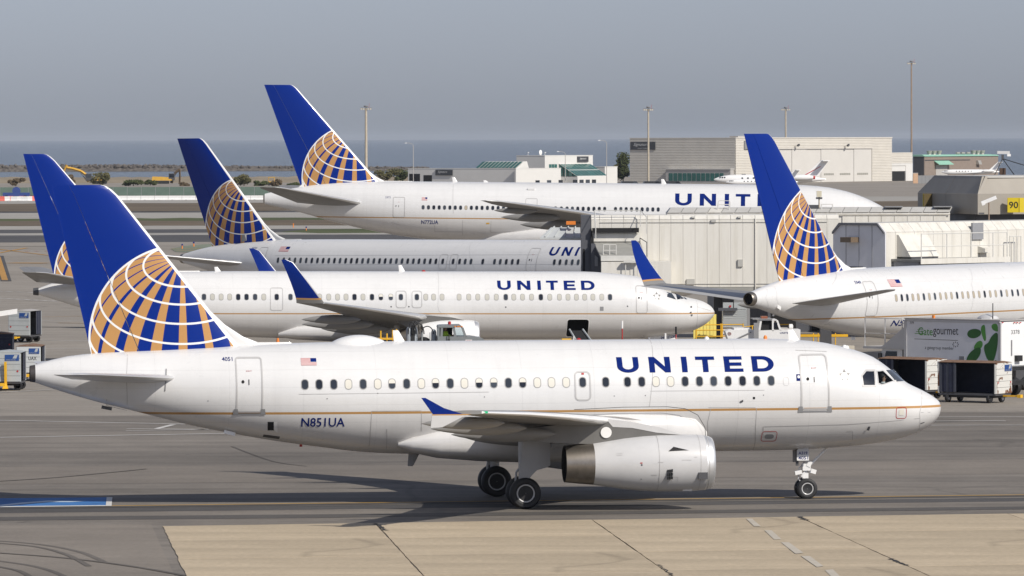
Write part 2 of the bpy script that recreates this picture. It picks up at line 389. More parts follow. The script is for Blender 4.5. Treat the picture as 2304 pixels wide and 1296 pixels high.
def crackline(p0, p1, w, z=0.041, n=26, jit=0.12):
    d = (p1 - p0); L = d.length; s_ = Vector((-d.y, d.x, 0)).normalized(); a, c = [], []
    for i in range(n + 1):
        q = p0 + d * (i / n) + s_ * rnd.uniform(-jit, jit); ww = w * rnd.uniform(0.4, 1.3)
        a.append(q + s_ * ww); c.append(q - s_ * ww)
    v = [(q.x, q.y, z) for q in a] + [(q.x, q.y, z) for q in c]
    b.add(v, [(i, i + 1, n + 2 + i, n + 1 + i) for i in range(n)])
for pa, pb, w in (((846, 1180), (866, 1196), 0.07), ((1796, 1164.5), (1815, 1173), 0.09), ((2002, 1259), (2040, 1275), 0.08), ((1480, 1272), (1512, 1298), 0.03)):
    crackline(gp(*pa), gp(*pb), w, jit=0.08)
o = b.build('tar_joint', TAR, cp, recalc=False)
# faded broken white line across the slabs
FADEW = mat('faded_white_marking', (0.50, 0.45, 0.37), 0.8, var=0.15)
for a4 in ([(1679, 1170), (1692, 1169.5), (1712, 1187), (1697, 1187)], [(1720, 1196), (1736, 1196), (1758, 1216), (1742, 1217)], [(1757, 1223), (1775, 1223), (1808, 1247), (1790, 1249)],
           [(1802, 1254), (1822, 1254), (1853, 1277), (1838, 1279)], [(1856, 1286), (1874, 1284), (1890, 1300), (1872, 1302)]):
    sheet('faded_marking', gpoly(a4), FADEW, 0.046, parent=cp)

# painted lines
WLINE = mat('white_marking', (0.55, 0.53, 0.50), 0.8, var=0.22, scale=0.8)
YLINE = mat('yellow_marking', (0.58, 0.33, 0.045), 0.75, var=0.2, scale=0.8)
OLINE = mat('orange_marking', (0.46, 0.24, 0.05), 0.8, var=0.3, scale=0.5)
def stripe(name, p0, p1, w, m, z=0.02):
    a, c = gp(*p0), gp(*p1); d = (c - a); s_ = Vector((-d.y, d.x, 0)).normalized() * (w / 2)
    return sheet(name, [a + s_, c + s_, c - s_, a - s_], m, z)
stripe('taxiway_line_border', (-120, 1146.3), (2450, 1115), 0.62, PAT1, 0.016)
stripe('taxiway_centreline', (-120, 1143.6), (2450, 1112.6), 0.20, YLINE, 0.022)
stripe('stand_line', (-40, 945.5), (560, 958), 0.32, WLINE); stripe('stand_line', (-40, 985.5), (510, 976), 0.36, WLINE)
stripe('stand_line', (285, 965), (470, 967), 0.25, WLINE); stripe('stand_line', (283, 970), (500, 966), 0.25, WLINE)
stripe('stand_line', (352, 965.5), (390, 956), 0.30, WLINE)
for y in (939, 948, 957.5): stripe('stand_line', (2030, y), (2380 if y != 948 else 2263, y - 0.5), 0.30, WLINE)
stripe('service_road_line', (-20, 884.5), (120, 877), 0.30, WLINE)
stripe('service_road_line', (80, 766), (420, 770), 0.30, WLINE); stripe('service_road_line', (88, 785), (420, 783.5), 0.28, WLINE)
stripe('service_road_line', (80, 722), (420, 719), 0.3, WLINE); stripe('service_road_line', (80, 714), (420, 706), 0.22, OLINE)
stripe('service_road_line', (130, 727), (420, 730), 0.30, OLINE)
stripe('tug_skid_mark', (60, 736), (400, 737), 1.0, G_DARK, 0.02)
for i in range(7):
    stripe('dashed_lane_line', (-10 + i * 24, 655.5 + i * 0.9), (4 + i * 24, 656.2 + i * 0.9), 0.45, WLINE)
    stripe('dashed_lane_line', (-6 + i * 20, 671 + i * 1.05), (8 + i * 20, 672 + i * 1.05), 0.45, WLINE)
# orange stand lead-in with dark border, at left
sheet('lead_in_border', gpoly([(-14, 576), (8, 576), (26, 633), (2, 633)]), G_DARK, 0.03)
sheet('lead_in_line', gpoly([(-12, 578), (1, 578), (18, 631), (4, 631)]), OLINE, 0.036)
stripe('lead_in_line', (-10, 571), (60, 558), 0.5, OLINE, 0.03); stripe('lead_in_line', (-10, 560), (110, 575), 0.4, OLINE, 0.03)
stripe('worn_marking', (22, 592), (105, 592.5), 2.6, OLINE, 0.03)
for i in range(9):
    stripe('holding_line', (46 + i * 11, 565.8), (53 + i * 11, 565.8), 1.0, WLINE if i % 2 == 0 else RED, 0.03)
stripe('edge_line', (-40, 526), (420, 527), 0.8, WLINE, 0.04)
stripe('runway_edge_line', (-40, 489), (700, 487), 0.9, WLINE, 0.04)
stripe('island_line', (386, 561), (470, 560), 0.8, YLINE, 0.045); stripe('island_line', (395, 565), (470, 564), 1.0, OLINE, 0.045)
# painted gate marker panel on the taxiway, blue with white
MKB = mat('marker_blue', (0.035, 0.16, 0.42), 0.8, var=0.25, scale=0.6)
sheet('painted_marker_panel', gpoly([(-60, 1122.5), (240, 1120), (249, 1139.5), (-60, 1143.5)]), MKB, 0.018)
sheet('painted_marker_border', gpoly([(240, 1120), (253, 1120), (251, 1139.5), (238, 1139.6)]), mat('marker_white', (0.62, 0.61, 0.58), 0.8, var=0.15), 0.024)
sheet('painted_marker_swash', gpoly([(-40, 1141.3), (50, 1132), (110, 1127.5), (195, 1128.8), (160, 1131), (110, 1131), (60, 1134.5), (0, 1140.5)]), mat('marker_pale', (0.50, 0.60, 0.70), 0.8, var=0.2), 0.024)
stripe('painted_marker_edge', (-60, 1142.2), (238, 1139), 0.5, mat('marker_white', (0,) * 3), 0.026)
# tyre marks
TYRE = ground_mat('tyre_mark', (0.135, 0.12, 0.104), 0.3)
def curve_mark(pix, w, z=0.02):
    pts = [gp(*p) for p in pix]; P = []
    for i in range(len(pts) - 1):
        p0 = pts[max(i - 1, 0)]; p1 = pts[i]; p2 = pts[i + 1]; p3 = pts[min(i + 2, len(pts) - 1)]
        for k in range(8):
            u = k / 8; P.append(0.5 * ((2 * p1) + (p2 - p0) * u + (2 * p0 - 5 * p1 + 4 * p2 - p3) * u * u + (3 * p1 - p0 - 3 * p2 + p3) * u ** 3))
    P.append(pts[-1]); a, c = [], []
    for i, q in enumerate(P):
        d = (P[min(i + 1, len(P) - 1)] - P[max(i - 1, 0)]); s_ = Vector((-d.y, d.x, 0)).normalized() * w / 2
        a.append(q + s_); c.append(q - s_)
    n = len(P); b2 = MB().add([(q.x, q.y, z) for q in a] + [(q.x, q.y, z) for q in c], [(i, i + 1, n + i + 1, n + i) for i in range(n - 1)])
    o = b2.build('tyre_mark', TYRE, None, recalc=False); tag(o, kind='structure')
for i, (pp, w) in enumerate((([(-20, 1217), (90, 1226), (180, 1243), (240, 1268)], 0.22), ([(-20, 1222), (80, 1231), (150, 1249), (200, 1275)], 0.2), ([(-20, 1244), (150, 1257), (300, 1276), (420, 1297)], 0.22),
              ([(-20, 1261), (60, 1272), (110, 1284), (150, 1300)], 0.22), ([(-20, 1273), (40, 1285), (70, 1300)], 0.2), ([(-20, 1085), (120, 1076), (260, 1063), (330, 1056)], 0.18), ([(522, 1005), (560, 1020), (620, 1040), (690, 1050)], 0.12))):
    curve_mark(pp, w, 0.018 + 0.004 * (i % 3))

# beach spit and rock breakwater out in the bay
b = MB(); rnd = random.Random(11); rows = []
for i in range(70):
    px = -120 + i * 16; ring = []
    for k, (yy, zz) in enumerate(((1905, -1.2), (1885, 0.9), (1870, 1.5), (1850, 1.3), (1820, 0.2), (1800, -0.6))):
        ring.append(Vector(((px - 1152) / FPX * yy, yy + rnd.uniform(-4, 4), zz + rnd.uniform(-.18, .18))))
    rows.append(ring)
o = b.loft(rows, 0, False, False, False).build('beach', G_SAND, None, 40); tag(o, kind='structure')
t = NT('breakwater_rock'); t.base(t.mix(t.ramp(t.noise(0.6, 4, 0.7), 0.35, 0.7), (0.055, 0.048, 0.045), (0.17, 0.15, 0.13)), 0.9)
ROCK = t.mat
b = MB(); ico = [Vector(v) for v in ((0, 0, 1), (.9, 0, .35), (.28, .85, .4), (-.72, .52, .4), (-.72, -.52, .4), (.28, -.85, .4), (.72, .52, -.5), (-.28, .85, -.5), (-.9, 0, -.5), (-.28, -.85, -.5), (.72, -.52, -.5), (0, 0, -1))]
icf = [(0, 1, 2), (0, 2, 3), (0, 3, 4), (0, 4, 5), (0, 5, 1), (1, 6, 2), (2, 7, 3), (3, 8, 4), (4, 9, 5), (5, 10, 1), (1, 10, 6), (2, 6, 7), (3, 7, 8), (4, 8, 9), (5, 9, 10), (11, 7, 6), (11, 8, 7), (11, 9, 8), (11, 10, 9), (11, 6, 10)]
for i in range(2600):
    px = rnd.uniform(-150, 960); Y = 2640 + rnd.uniform(-5, 5); hh = 2.2 * (1 - 0.55 * max(0, (px - 350) / 600))
    zz = -0.6 + hh * rnd.random() ** 0.8; s_ = rnd.uniform(0.35, 1.1) * (1.0 if px < 500 else 0.75)
    m3 = Quaternion((rnd.random(), rnd.random(), rnd.random(), rnd.random())).normalized().to_matrix()
    c = Vector(((px - 1152) / FPX * Y, Y, zz))
    b.add([c + (m3 @ v) * s_ * rnd.uniform(.75, 1.2) for v in ico], icf)
for k in range(60):     # core under the boulders
    pass
core = []
for i in range(50):
    px = -160 + i * 23; hh = 2.0 * (1 - 0.55 * max(0, (px - 350) / 600))
    core.append([Vector(((px - 1152) / FPX * Y, Y, z)) for Y, z in ((2632, -1.2), (2637, hh * .8), (2643, hh * .8), (2648, -1.2))])
b.loft(core, 0, True, True)
o = b.build('rock_breakwater', ROCK, None, recalc=False); tag(o, kind='stuff')
o['label'] = 'long low rock breakwater lying out in the bay at left'
# ------------------------------------------------------------------ aircraft kit
def pchip(xs, ys):
    n = len(xs); h = [xs[i + 1] - xs[i] for i in range(n - 1)]; d = [(ys[i + 1] - ys[i]) / h[i] for i in range(n - 1)]
    m = [d[0]] + [0.0] * (n - 2) + [d[-1]]
    for i in range(1, n - 1):
        if d[i - 1] * d[i] > 0:
            w1, w2 = 2 * h[i] + h[i - 1], h[i] + 2 * h[i - 1]; m[i] = (w1 + w2) / (w1 / d[i - 1] + w2 / d[i])
    def f(x):
        if x <= xs[0]: return ys[0]
        if x >= xs[-1]: return ys[-1]
        i = 0
        while xs[i + 1] < x: i += 1
        t = (x - xs[i]) / h[i]
        return (ys[i] * (1 + 2 * t) * (1 - t) ** 2 + m[i] * h[i] * t * (1 - t) ** 2 + ys[i + 1] * t * t * (3 - 2 * t) + m[i + 1] * h[i] * t * t * (t - 1))
    return f
_txt = {}
def text_mesh(s, bold=0.0):
    """glyph outlines of a string as a flat 2D mesh scaled into the unit box"""
    if (s, bold) in _txt: return _txt[(s, bold)]
    cu = bpy.data.curves.new('glyphs', 'FONT'); cu.body = s; cu.resolution_u = 3; cu.offset = bold
    ob = bpy.data.objects.new('glyphs', cu); col.objects.link(ob)
    dg = bpy.context.evaluated_depsgraph_get(); me = bpy.data.meshes.new_from_object(ob.evaluated_get(dg))
    V = [(v.co.x, v.co.y) for v in me.vertices]; Fs = [tuple(p.vertices) for p in me.polygons]
    bpy.data.objects.remove(ob); bpy.data.curves.remove(cu); bpy.data.meshes.remove(me)
    x0, x1 = min(v[0] for v in V), max(v[0] for v in V); y0, y1 = min(v[1] for v in V), max(v[1] for v in V)
    V = [((x - x0) / (x1 - x0), (y - y0) / (y1 - y0)) for x, y in V]
    _txt[(s, bold)] = (V, Fs); return _txt[(s, bold)]
def arc(cx, cy, rx, ry, a0, a1, n=10):
    return [(cx + rx * math.cos(R(a0 + (a1 - a0) * i / n)), cy + ry * math.sin(R(a0 + (a1 - a0) * i / n))) for i in range(n + 1)]
def letters_united(n=6):
    """wide airline capitals; returns verts, faces in the unit box"""
    k = 1014.0; st = {}
    def P(*polys):
        for poly in polys:
            V, Fs = st['V'], st['F']; b_ = len(V); V.extend(poly); Fs.append(tuple(range(b_, b_ + len(poly))))
    def L(x): return x / k
    v, hz = 36 / k, 0.215
    L_ = []
    def U(x0, w):
        o = [(x0, 1)] + [(x0 + w / 2 - w / 2 * math.cos(R(a)), 0.42 - 0.42 * math.sin(R(a))) for a in range(0, 181, 15)] + [(x0 + w, 1)]
        i = [(x0 + w - v, 1)] + [(x0 + w / 2 + (w / 2 - v) * math.cos(R(a)), 0.42 - (0.42 - hz) * math.sin(R(a))) for a in range(0, 181, 15)] + [(x0 + v, 1)]
        for j in range(len(o) - 1): P([o[j], o[j + 1], i[len(i) - 2 - j], i[len(i) - 1 - j]])
    def N(x0, w):
        P([(x0, 0), (x0 + v, 0), (x0 + v, 1), (x0, 1)], [(x0 + w - v, 0), (x0 + w, 0), (x0 + w, 1), (x0 + w - v, 1)])
        P([(x0 + v, 0.62), (x0 + w - v, 0.0), (x0 + w - v, 0.38), (x0 + v, 1.0)])
    def I(x0): P([(x0, 0), (x0 + v, 0), (x0 + v, 1), (x0, 1)])
    def T(x0, w):
        P([(x0, 1 - hz), (x0 + w, 1 - hz), (x0 + w, 1), (x0, 1)], [(x0 + w / 2 - v / 2, 0), (x0 + w / 2 + v / 2, 0), (x0 + w / 2 + v / 2, 1 - hz), (x0 + w / 2 - v / 2, 1 - hz)])
    def E(x0, w):
        P([(x0, 0), (x0 + v, 0), (x0 + v, 1), (x0, 1)])
        for z, ww in ((0, w), (0.5 - hz / 2, w * .92), (1 - hz, w * .97)): P([(x0 + v, z), (x0 + ww, z), (x0 + ww, z + hz), (x0 + v, z + hz)])
    def D(x0, w):
        P([(x0, 0), (x0 + v, 0), (x0 + v, 1), (x0, 1)])
        o = [(x0 + v, 0)] + [(x0 + w * .5 + w * .5 * math.cos(R(a)), 0.5 + 0.5 * math.sin(R(a))) for a in range(-90, 91, 15)] + [(x0 + v, 1)]
        i = [(x0 + v, hz)] + [(x0 + w * .45 + (w * .55 - v) * math.cos(R(a)), 0.5 + (0.5 - hz) * math.sin(R(a))) for a in range(-90, 91, 15)] + [(x0 + v, 1 - hz)]
        for j in range(len(o) - 1): P([o[j], o[j + 1], i[j + 1], i[j]])
    fn = [lambda: U(0, 140 / k), lambda: N(207 / k, 137 / k), lambda: I(417 / k), lambda: T(509 / k, 123 / k), lambda: E(692 / k, 122 / k), lambda: D(872 / k, 142 / k)]
    out = []
    for j in range(n):
        V, Fs = [], []; st['V'], st['F'] = V, Fs; fn[j](); out.append((V, Fs))
    return out
def rrect(x0, x1, z0, z1, r, n=4):
    return arc(x1 - r, z1 - r, r, r, 0, 90, n) + arc(x0 + r, z1 - r, r, r, 90, 180, n) + arc(x0 + r, z0 + r, r, r, 180, 270, n) + arc(x1 - r, z0 + r, r, r, 270, 360, n)
def ring2d(o, i):
    n = len(o); return list(o) + list(i), [(j, (j + 1) % n, n + (j + 1) % n, n + j) for j in range(n)]
def naca(c, t): return 5 * t * (0.2969 * math.sqrt(max(c, 0)) - 0.126 * c - 0.3516 * c * c + 0.2843 * c ** 3 - 0.1015 * c ** 4)
def foil(name, secs, m, parent, c0=0.0, c1=1.0, n=9, camber=0.0):
    """secs: (le Vector, chord, thickness ratio, normal Vector); chord runs aft (-x)"""
    b = MB(); rings = []
    for le, ch, t, nr in secs:
        cs = [c0 + (c1 - c0) * (1 - math.cos(math.pi * i / (n - 1))) / 2 for i in range(n)]
        up = []; lo = []
        for c in cs:
            th = max(naca(c, t), 0.003) * ch; cm = camber * ch * math.sin(math.pi * c)
            p = Vector(le) + Vector((-c * ch, 0, 0))
            up.append(p + nr * (th + cm)); lo.append(p - nr * (th - cm))
        rings.append(up + lo[::-1])
    b.loft(rings); return b.build(name, m, parent, 35)
class Plane:
    def __init__(s, name, label, nose_xy, psi, pitch, a_main, L, group='airliners in the same livery'):
        s.L = L; s.psi = psi
        s.root = empty(name, (nose_xy[0], nose_xy[1], 0), 0, label, 'airliner', group)
        s.root.location.z = a_main * math.tan(pitch); s.root.rotation_euler = (0, -pitch, psi)
        s.M = Matrix.Translation(s.root.location) @ s.root.rotation_euler.to_matrix().to_4x4(); s.Mi = s.M.inverted()
        s.O = s.Mi @ CP
    def loc(s, px, py, lat=0.0):
        d = (s.Mi.to_3x3() @ ray(px, py)); t = (-lat - s.O.y) / d.y; p = s.O + d * t; return (-p.x, p.z)
    def onskin(s, px, py):
        lat = s.fw(s.L * 0.5)
        for _ in range(4):
            a, z = s.loc(px, py, lat); lat = -s.surf(a, z)[0]
        return (a, z)
    def profile(s, top, bot, wid):
        s.ft = pchip(*zip(*top)); s.fb = pchip(*zip(*bot)); s.fw = pchip(*zip(*wid))
    def surf(s, a, z):
        zt, zb, w = s.ft(a), s.fb(a), s.fw(a); h, zc = (zt - zb) / 2, (zt + zb) / 2
        k = max(-0.999, min(0.999, (z - zc) / h)); y = -w * math.sqrt(1 - k * k)
        n = Vector((0, y / (w * w), k / h)).normalized(); return y, n
    def fuselage(s, m, a0=0.0, a1=None, n=64):
        a1 = s.L if a1 is None else a1
        st = [a0 + 0.02 + 6.5 * (i / 26) ** 1.9 for i in range(27)]; k = st[-1]
        st += [k + (a1 - k) * i / 46 for i in range(1, 47)]
        rings = []
        for a in st:
            zt, zb, w = s.ft(a), s.fb(a), s.fw(a); h, zc = (zt - zb) / 2, (zt + zb) / 2
            rings.append([Vector((-a, w * math.cos(2 * math.pi * i / n), zc + h * math.sin(2 * math.pi * i / n))) for i in range(n)])
        b = MB().loft(rings); s.fus = b.build('fuselage', m, s.root, 30); return s.fus
    def decal(s, name, V, Fs, m, off=0.006, parent=None, matidx=None, dz=0.10, dx=0.6, loc=None):
        """lays flat 2D outlines (a, z) on the starboard skin"""
        me = bpy.data.meshes.new(name); me.from_pydata([(-a, 0, z) for a, z in V], [], Fs)
        ms = m if isinstance(m, (list, tuple)) else [m]
        for q in ms: me.materials.append(q)
        if matidx:
            for p, i in zip(me.polygons, matidx): p.material_index = i
        bm = bmesh.new(); bm.from_mesh(me)
        zs = [v[1] for v in V]; as_ = [v[0] for v in V]
        if dz:
            z = math.ceil(min(zs) / dz) * dz
            while z < max(zs):
                bmesh.ops.bisect_plane(bm, geom=bm.verts[:] + bm.edges[:] + bm.faces[:], plane_co=(0, 0, z), plane_no=(0, 0, 1)); z += dz
        if dx:
            x = math.ceil(min(as_) / dx) * dx
            while x < max(as_):
                bmesh.ops.bisect_plane(bm, geom=bm.verts[:] + bm.edges[:] + bm.faces[:], plane_co=(-x, 0, 0), plane_no=(1, 0, 0)); x += dx
        for v in bm.verts:
            y, nr = s.surf(-v.co.x, v.co.z); v.co.y = y; v.co += nr * off
        bmesh.ops.triangulate(bm, faces=bm.faces)
        for f in bm.faces:
            f.normal_update()
            if f.normal.y > 0: f.normal_flip()
            f.smooth = True
        bm.to_mesh(me); bm.free()
        return link(name, me, parent or s.root, loc)
    def box(s, px0, py0, px1, py1):
        """local rectangle (a_left, a_right, z0, z1) of a photo rectangle on the skin"""
        ym, xm = (py0 + py1) / 2, (px0 + px1) / 2
        return s.onskin(px0, ym)[0], s.onskin(px1, ym)[0], s.onskin(xm, py1)[1], s.onskin(xm, py0)[1]
    def text(s, name, string, bx, m, off=0.008, VF=None, bold=0.0):
        a0, a1, z0, z1 = bx
        if VF:          # big airline capitals: one part per letter
            for V, Fs in VF: s.decal('letter', [(a0 + (a1 - a0) * u, z0 + (z1 - z0) * v) for u, v in V], Fs, m, off)
            return
        V, Fs = text_mesh(string, bold)
        return s.decal(name, [(a0 + (a1 - a0) * u, z0 + (z1 - z0) * v) for u, v in V], Fs, m, off)
    def flag(s, bx):
        a0, a1, z0, z1 = bx; V, Fs, mi = [], [], []
        def q(u0, u1, v0, v1, i):
            b_ = len(V); V.extend([(a0 + (a1 - a0) * u, z0 + (z1 - z0) * v) for u, v in ((u0, v0), (u1, v0), (u1, v1), (u0, v1))]); Fs.append((b_, b_ + 1, b_ + 2, b_ + 3)); mi.append(i)
        for k in range(13):
            v0, v1 = k / 13, (k + 1) / 13
            q(0, 0.62 if k >= 6 else 1.0, v0, v1, 0 if k % 2 == 0 else 1)
        q(0.62, 1.0, 6 / 13, 1.0, 2)
        return s.decal('flag', V, Fs, [RED, WHITE, TXTBLUE], 0.008, matidx=mi, dz=0.12)
    def window(s, a, z, w=0.235, h=0.335, state='D', frame=None, r=0.1):
        if not hasattr(s, '_wm'): s._wm = {}
        const = abs(s.fw(a) - s.fw(s.L * .45)) < 2e-3 and abs(s.ft(a) - s.ft(s.L * .45)) < 2e-3 and abs(s.fb(a) - s.fb(s.L * .45)) < 4e-2
        key = (state, round(z, 3), w)
        if const and key in s._wm:
            me, ar = s._wm[key]; return link('window', me, s.root, (-(a - ar), 0, 0))
        o = rrect(a - w / 2 - .028, a + w / 2 + .028, z - h / 2 - .028, z + h / 2 + .028, r + .025); i = rrect(a - w / 2, a + w / 2, z - h / 2, z + h / 2, r)
        V, Fs = ring2d(o, i); mi = [0] * len(Fs); n = len(V)
        pane = {'D': 1, 'L': 2, 'T': 3, 'H': 1, 'G': 4}[state]
        V2 = list(i); V += V2; Fs.append(tuple(range(n, n + len(V2)))); mi.append(pane)
        ob = s.decal('window', V, Fs, [WINRING if frame is None else frame, GLASS, SHADEW, CREAMSH, SHADEG], 0.005, matidx=mi, dz=0.12, dx=0)
        if state == 'H':
            hv = [(p[0], max(p[1], z + 0.02)) for p in i]
            me2 = s.decal('tmp', hv, [tuple(range(len(hv)))], SHADEW, 0.007, dz=0.12, dx=0)
            bm = bmesh.new(); bm.from_mesh(ob.data); k = len(bm.faces); bm.from_mesh(me2.data); bm.faces.ensure_lookup_table()
            for f in bm.faces[k:]: f.material_index = 2
            bm.to_mesh(ob.data); bm.free(); bpy.data.objects.remove(me2)
        if const: s._wm[key] = (ob.data, a)
        return ob
    def windows(s, pts, z, w=0.235, h=0.335, frame=None, r=0.1):
        for px, py, st in pts:
            a, zz = s.onskin(px, py); s.window(a, zz if z is None else z, w, h, st, frame, r)
    def door(s, bx, r=0.14, wd=0.05, handle=True, hole=0.62, m=None, name='door', sill=False, vent=True):
        a0, a1, z0, z1 = bx
        if a0 > a1: a0, a1 = a1, a0
        o = rrect(a0, a1, z0, z1, r); i = rrect(a0 + wd, a1 - wd, z0 + wd, z1 - wd, max(r - wd, .03))
        V, Fs = ring2d(o, i); d = s.decal(name, V, Fs, m or GREYLINE, 0.012, dz=0.12)
        mid, H_ = (a0 + a1) / 2, z1 - z0
        if vent:
            c = arc(mid + (a1 - a0) * .24, z0 + H_ * hole * .9, .055, .06, 0, 330, 10); s.decal('door_window', c, [tuple(range(len(c)))], NEARBLACK, 0.012, parent=d)
        if handle:
            x = mid + 0.02; s.decal('handle', [(x - .018, z0 + H_ * .50), (x + .018, z0 + H_ * .50), (x + .018, z0 + H_ * .60), (x - .018, z0 + H_ * .60)], [(0, 1, 2, 3)], DGREY, 0.014, parent=d)
            V2, F2 = text_mesh('EXIT'); s.decal('placard', [(mid + .1 - .2 * u, z0 + H_ * .74 + .035 * v) for u, v in V2], F2, RED, 0.012, parent=d, dz=0, dx=0)
        if sill:
            for xx in (a0, a1):
                s.decal('sill_guard', [(xx - .10, z0 - .09), (xx + .10, z0 - .09), (xx + .07, z0 + .13), (xx - .07, z0 + .13)], [(0, 1, 2, 3)], MGREY, 0.017, parent=d)
            s.decal('sill_guard', [(a0, z0 - .085), (a1, z0 - .085), (a1, z0 - .03), (a0, z0 - .03)], [(0, 1, 2, 3)], MGREY, 0.015, parent=d)
        return d
    def lines(s, name, polys, w=0.022, m=None, off=0.006, parent=None):
        """thin seams along photo polylines"""
        for pl in polys:
            V, Fs = [], []; q = [s.onskin(*p) for p in pl]
            for (a0, z0), (a1, z1) in zip(q[:-1], q[1:]):
                d = Vector((a1 - a0, z1 - z0)); 
                if d.length < 1e-4: continue
                nn = Vector((-d.y, d.x)).normalized() * w / 2; b_ = len(V)
                V += [(a0 + nn.x, z0 + nn.y), (a1 + nn.x, z1 + nn.y), (a1 - nn.x, z1 - nn.y), (a0 - nn.x, z0 - nn.y)]; Fs.append((b_, b_ + 1, b_ + 2, b_ + 3))
            s.decal(name, V, Fs, m or PANELLINE, off, parent=parent, dz=0.15, dx=0.6)
    def patch(s, name, pix, m, off=0.008, parent=None, dz=.1, dx=.6):
        q = [s.onskin(*p) for p in pix]; return s.decal(name, q, [tuple(range(len(q)))], m, off, parent=parent, dz=dz, dx=dx)
    def fin(s, leR, teR, zR, leT, teT, zT, gm, t=0.10, hinge=0.68, lew=0.035, fillet=2.3, round_=0.4):
        def le(z): return leR + (leT - leR) * (z - zR) / (zT - zR)
        def te(z): return teR + (teT - teR) * (z - zR) / (zT - zR)
        Y = Vector((0, 1, 0)); zz = [zR - 0.35, zR, zR + (zT - zR) * .33, zR + (zT - zR) * .66, zT - round_]
        sec = [(Vector((-le(z), 0, z)), te(z) - le(z), t, Y) for z in zz]
        for k, dz_ in ((0.25, 0.55), (0.7, 0.9), (1.3, 1.0)):
            z = zT - round_ * (1 - dz_); sec.append((Vector((-(le(z) + k * round_ * .55), 0, z)), te(z) - le(z) - k * round_ * .55, t * (1 - 0.25 * dz_), Y))
        f = foil('fin', sec, gm, s.root, lew, hinge)
        foil('leading_edge', sec, WHITE, f, 0.0, lew, 7)
        foil('rudder', sec, gm, f, hinge + 0.006, 1.0)
        w = []
        for dz_, da in ((-0.25, 1.15), (0.03, 1.0), (0.12, .72), (0.28, .46), (0.55, .22), (1.0, 0.06), (1.5, 0.0)):
            z = s.ft(leR - fillet * da) + dz_ if da > .9 else zR + dz_
            w.append((Vector((-(le(z) - fillet * da), 0, z)), fillet * da + 0.035 * (te(z) - le(z)) + .10, 0.25 * .62 / (fillet * da + .35), Y))
        foil('dorsal_fairing', w, WHITE, f, 0.0, 1.0, 9)
        return f
    def stab(s, side, rootLE, rootCh, yR, zR, tipLE, tipCh, yT, zT, m=WINGG, le_m=ALU):
        nr = Vector((0, side * (zT - zR) / (yT - yR), 1)).normalized() if side < 0 else Vector((0, -(zT - zR) / (yT - yR), 1)).normalized()
        if side < 0: nr = Vector((0, (zT - zR) / (yT - yR), 1)).normalized()
        sec = []
        for k in (0, .35, .7, .94):
            sec.append((Vector((-(rootLE + (tipLE - rootLE) * k), side * (yR + (yT - yR) * k), zR + (zT - zR) * k)), rootCh + (tipCh - rootCh) * k, 0.085, nr))
        sec.append((Vector((-(tipLE + .18), side * (yR + (yT - yR) * .985), zR + (zT - zR) * .985)), tipCh * .82, 0.06, nr))
        sec.append((Vector((-(tipLE + .45), side * yT, zT)), tipCh * .58, 0.04, nr))
        f = foil('stabilizer', sec, m, s.root, 0.05, 0.70); foil('leading_edge', sec, le_m, f, 0, 0.05, 7); foil('elevator', sec, m, f, 0.706, 1.0)
        return f
    def wing(s, side, secs, m=WINGG, le_m=ALU, t=0.12, fairings=(), lew=0.055, flap=True):
        """secs: (aLE, chord, y, z)"""
        S_ = []
        for i, (a, ch, y, z) in enumerate(secs):
            j = min(i + 1, len(secs) - 1); k = max(i - 1, 0); dy = secs[j][2] - secs[k][2]; dzz = secs[j][3] - secs[k][3]
            S_.append((Vector((-a, side * y, z)), ch, t * (1 - 0.25 * i / len(secs)), Vector((0, -side * dzz / dy, 1)).normalized()))
        w = foil('wing', S_, m, s.root, lew, 0.74, 10, 0.012); foil('slat', S_, le_m, w, 0.0, lew, 7, 0.012); foil('flap', S_, m, w, 0.745, 1.0, 7, 0.012)
        for (a0, a1, y, z, r) in fairings:
            n = 12; prof = [(-(a0 + (a1 - a0) * i / n), r * math.sin(math.pi * min(1, (i / n) ** .8)) ** .75 + .01) for i in range(n + 1)]
            MB().lathe(prof, (0, side * y, z), 'X', 12, sy=.62).build('flap_track_fairing', m, w, 40)
        return w
    def engine(s, side, a, y, z, L, r, prof, nozzle, pylon, cowl=LGREY, lip=0.045, droop=0.0, lipm=ALU):
        """prof: (fraction, radius fraction) of the cowl; nozzle likewise"""
        C = (-a, side * y, z)
        def pr(P): return [(-f * L, q * r) for f, q in P]
        b = MB(); pp = pr([q for q in prof if q[0] >= lip]); b.lathe(pp, C, 'X', 40, 0, False, True)
        e = b.build('engine', cowl, s.root, 30)
        p0 = [q for q in prof if q[0] <= lip]; q0 = p0[0][1]; q1 = next(q for q in prof if q[0] >= lip)
        lp = [(.16, q0 * .84), (.09, q0 * .845), (.035, q0 * .88), (.008, q0 * .93), (0.0, q0 * .97), (.004, q0)] + p0[1:] + [q1]
        MB().lathe(pr(lp), C, 'X', 40, 0, False, False).build('inlet_lip', lipm, e, 30)
        f = MB(); f.lathe(pr([(.155, q0 * .84), (.16, .25), (.16, .02)]), C, 'X', 32); f.lathe(pr([(.07, .01), (.10, .12), (.16, .27)]), C, 'X', 20, 1)
        for k in range(18):
            an = 2 * math.pi * k / 18; u = Vector((0, math.cos(an), math.sin(an))); v_ = Vector((0, -math.sin(an), math.cos(an)))
            c0 = Vector(C) + Vector((-.150 * L, 0, 0)); f.add([c0 + u * r * .25 - v_ * .05, c0 + u * r * q0 * .8 - v_ * .12, c0 + u * r * q0 * .8 + v_ * .10 + Vector((-.1, 0, 0)), c0 + u * r * .25 + v_ * .05 + Vector((-.06, 0, 0))], [(0, 1, 2, 3)], 1)
        f.build('fan', [NEARBLACK, DSTEEL], e, 30, recalc=False)
        nz = MB(); nz.lathe(pr(nozzle), C, 'X', 36, 0, False, False)
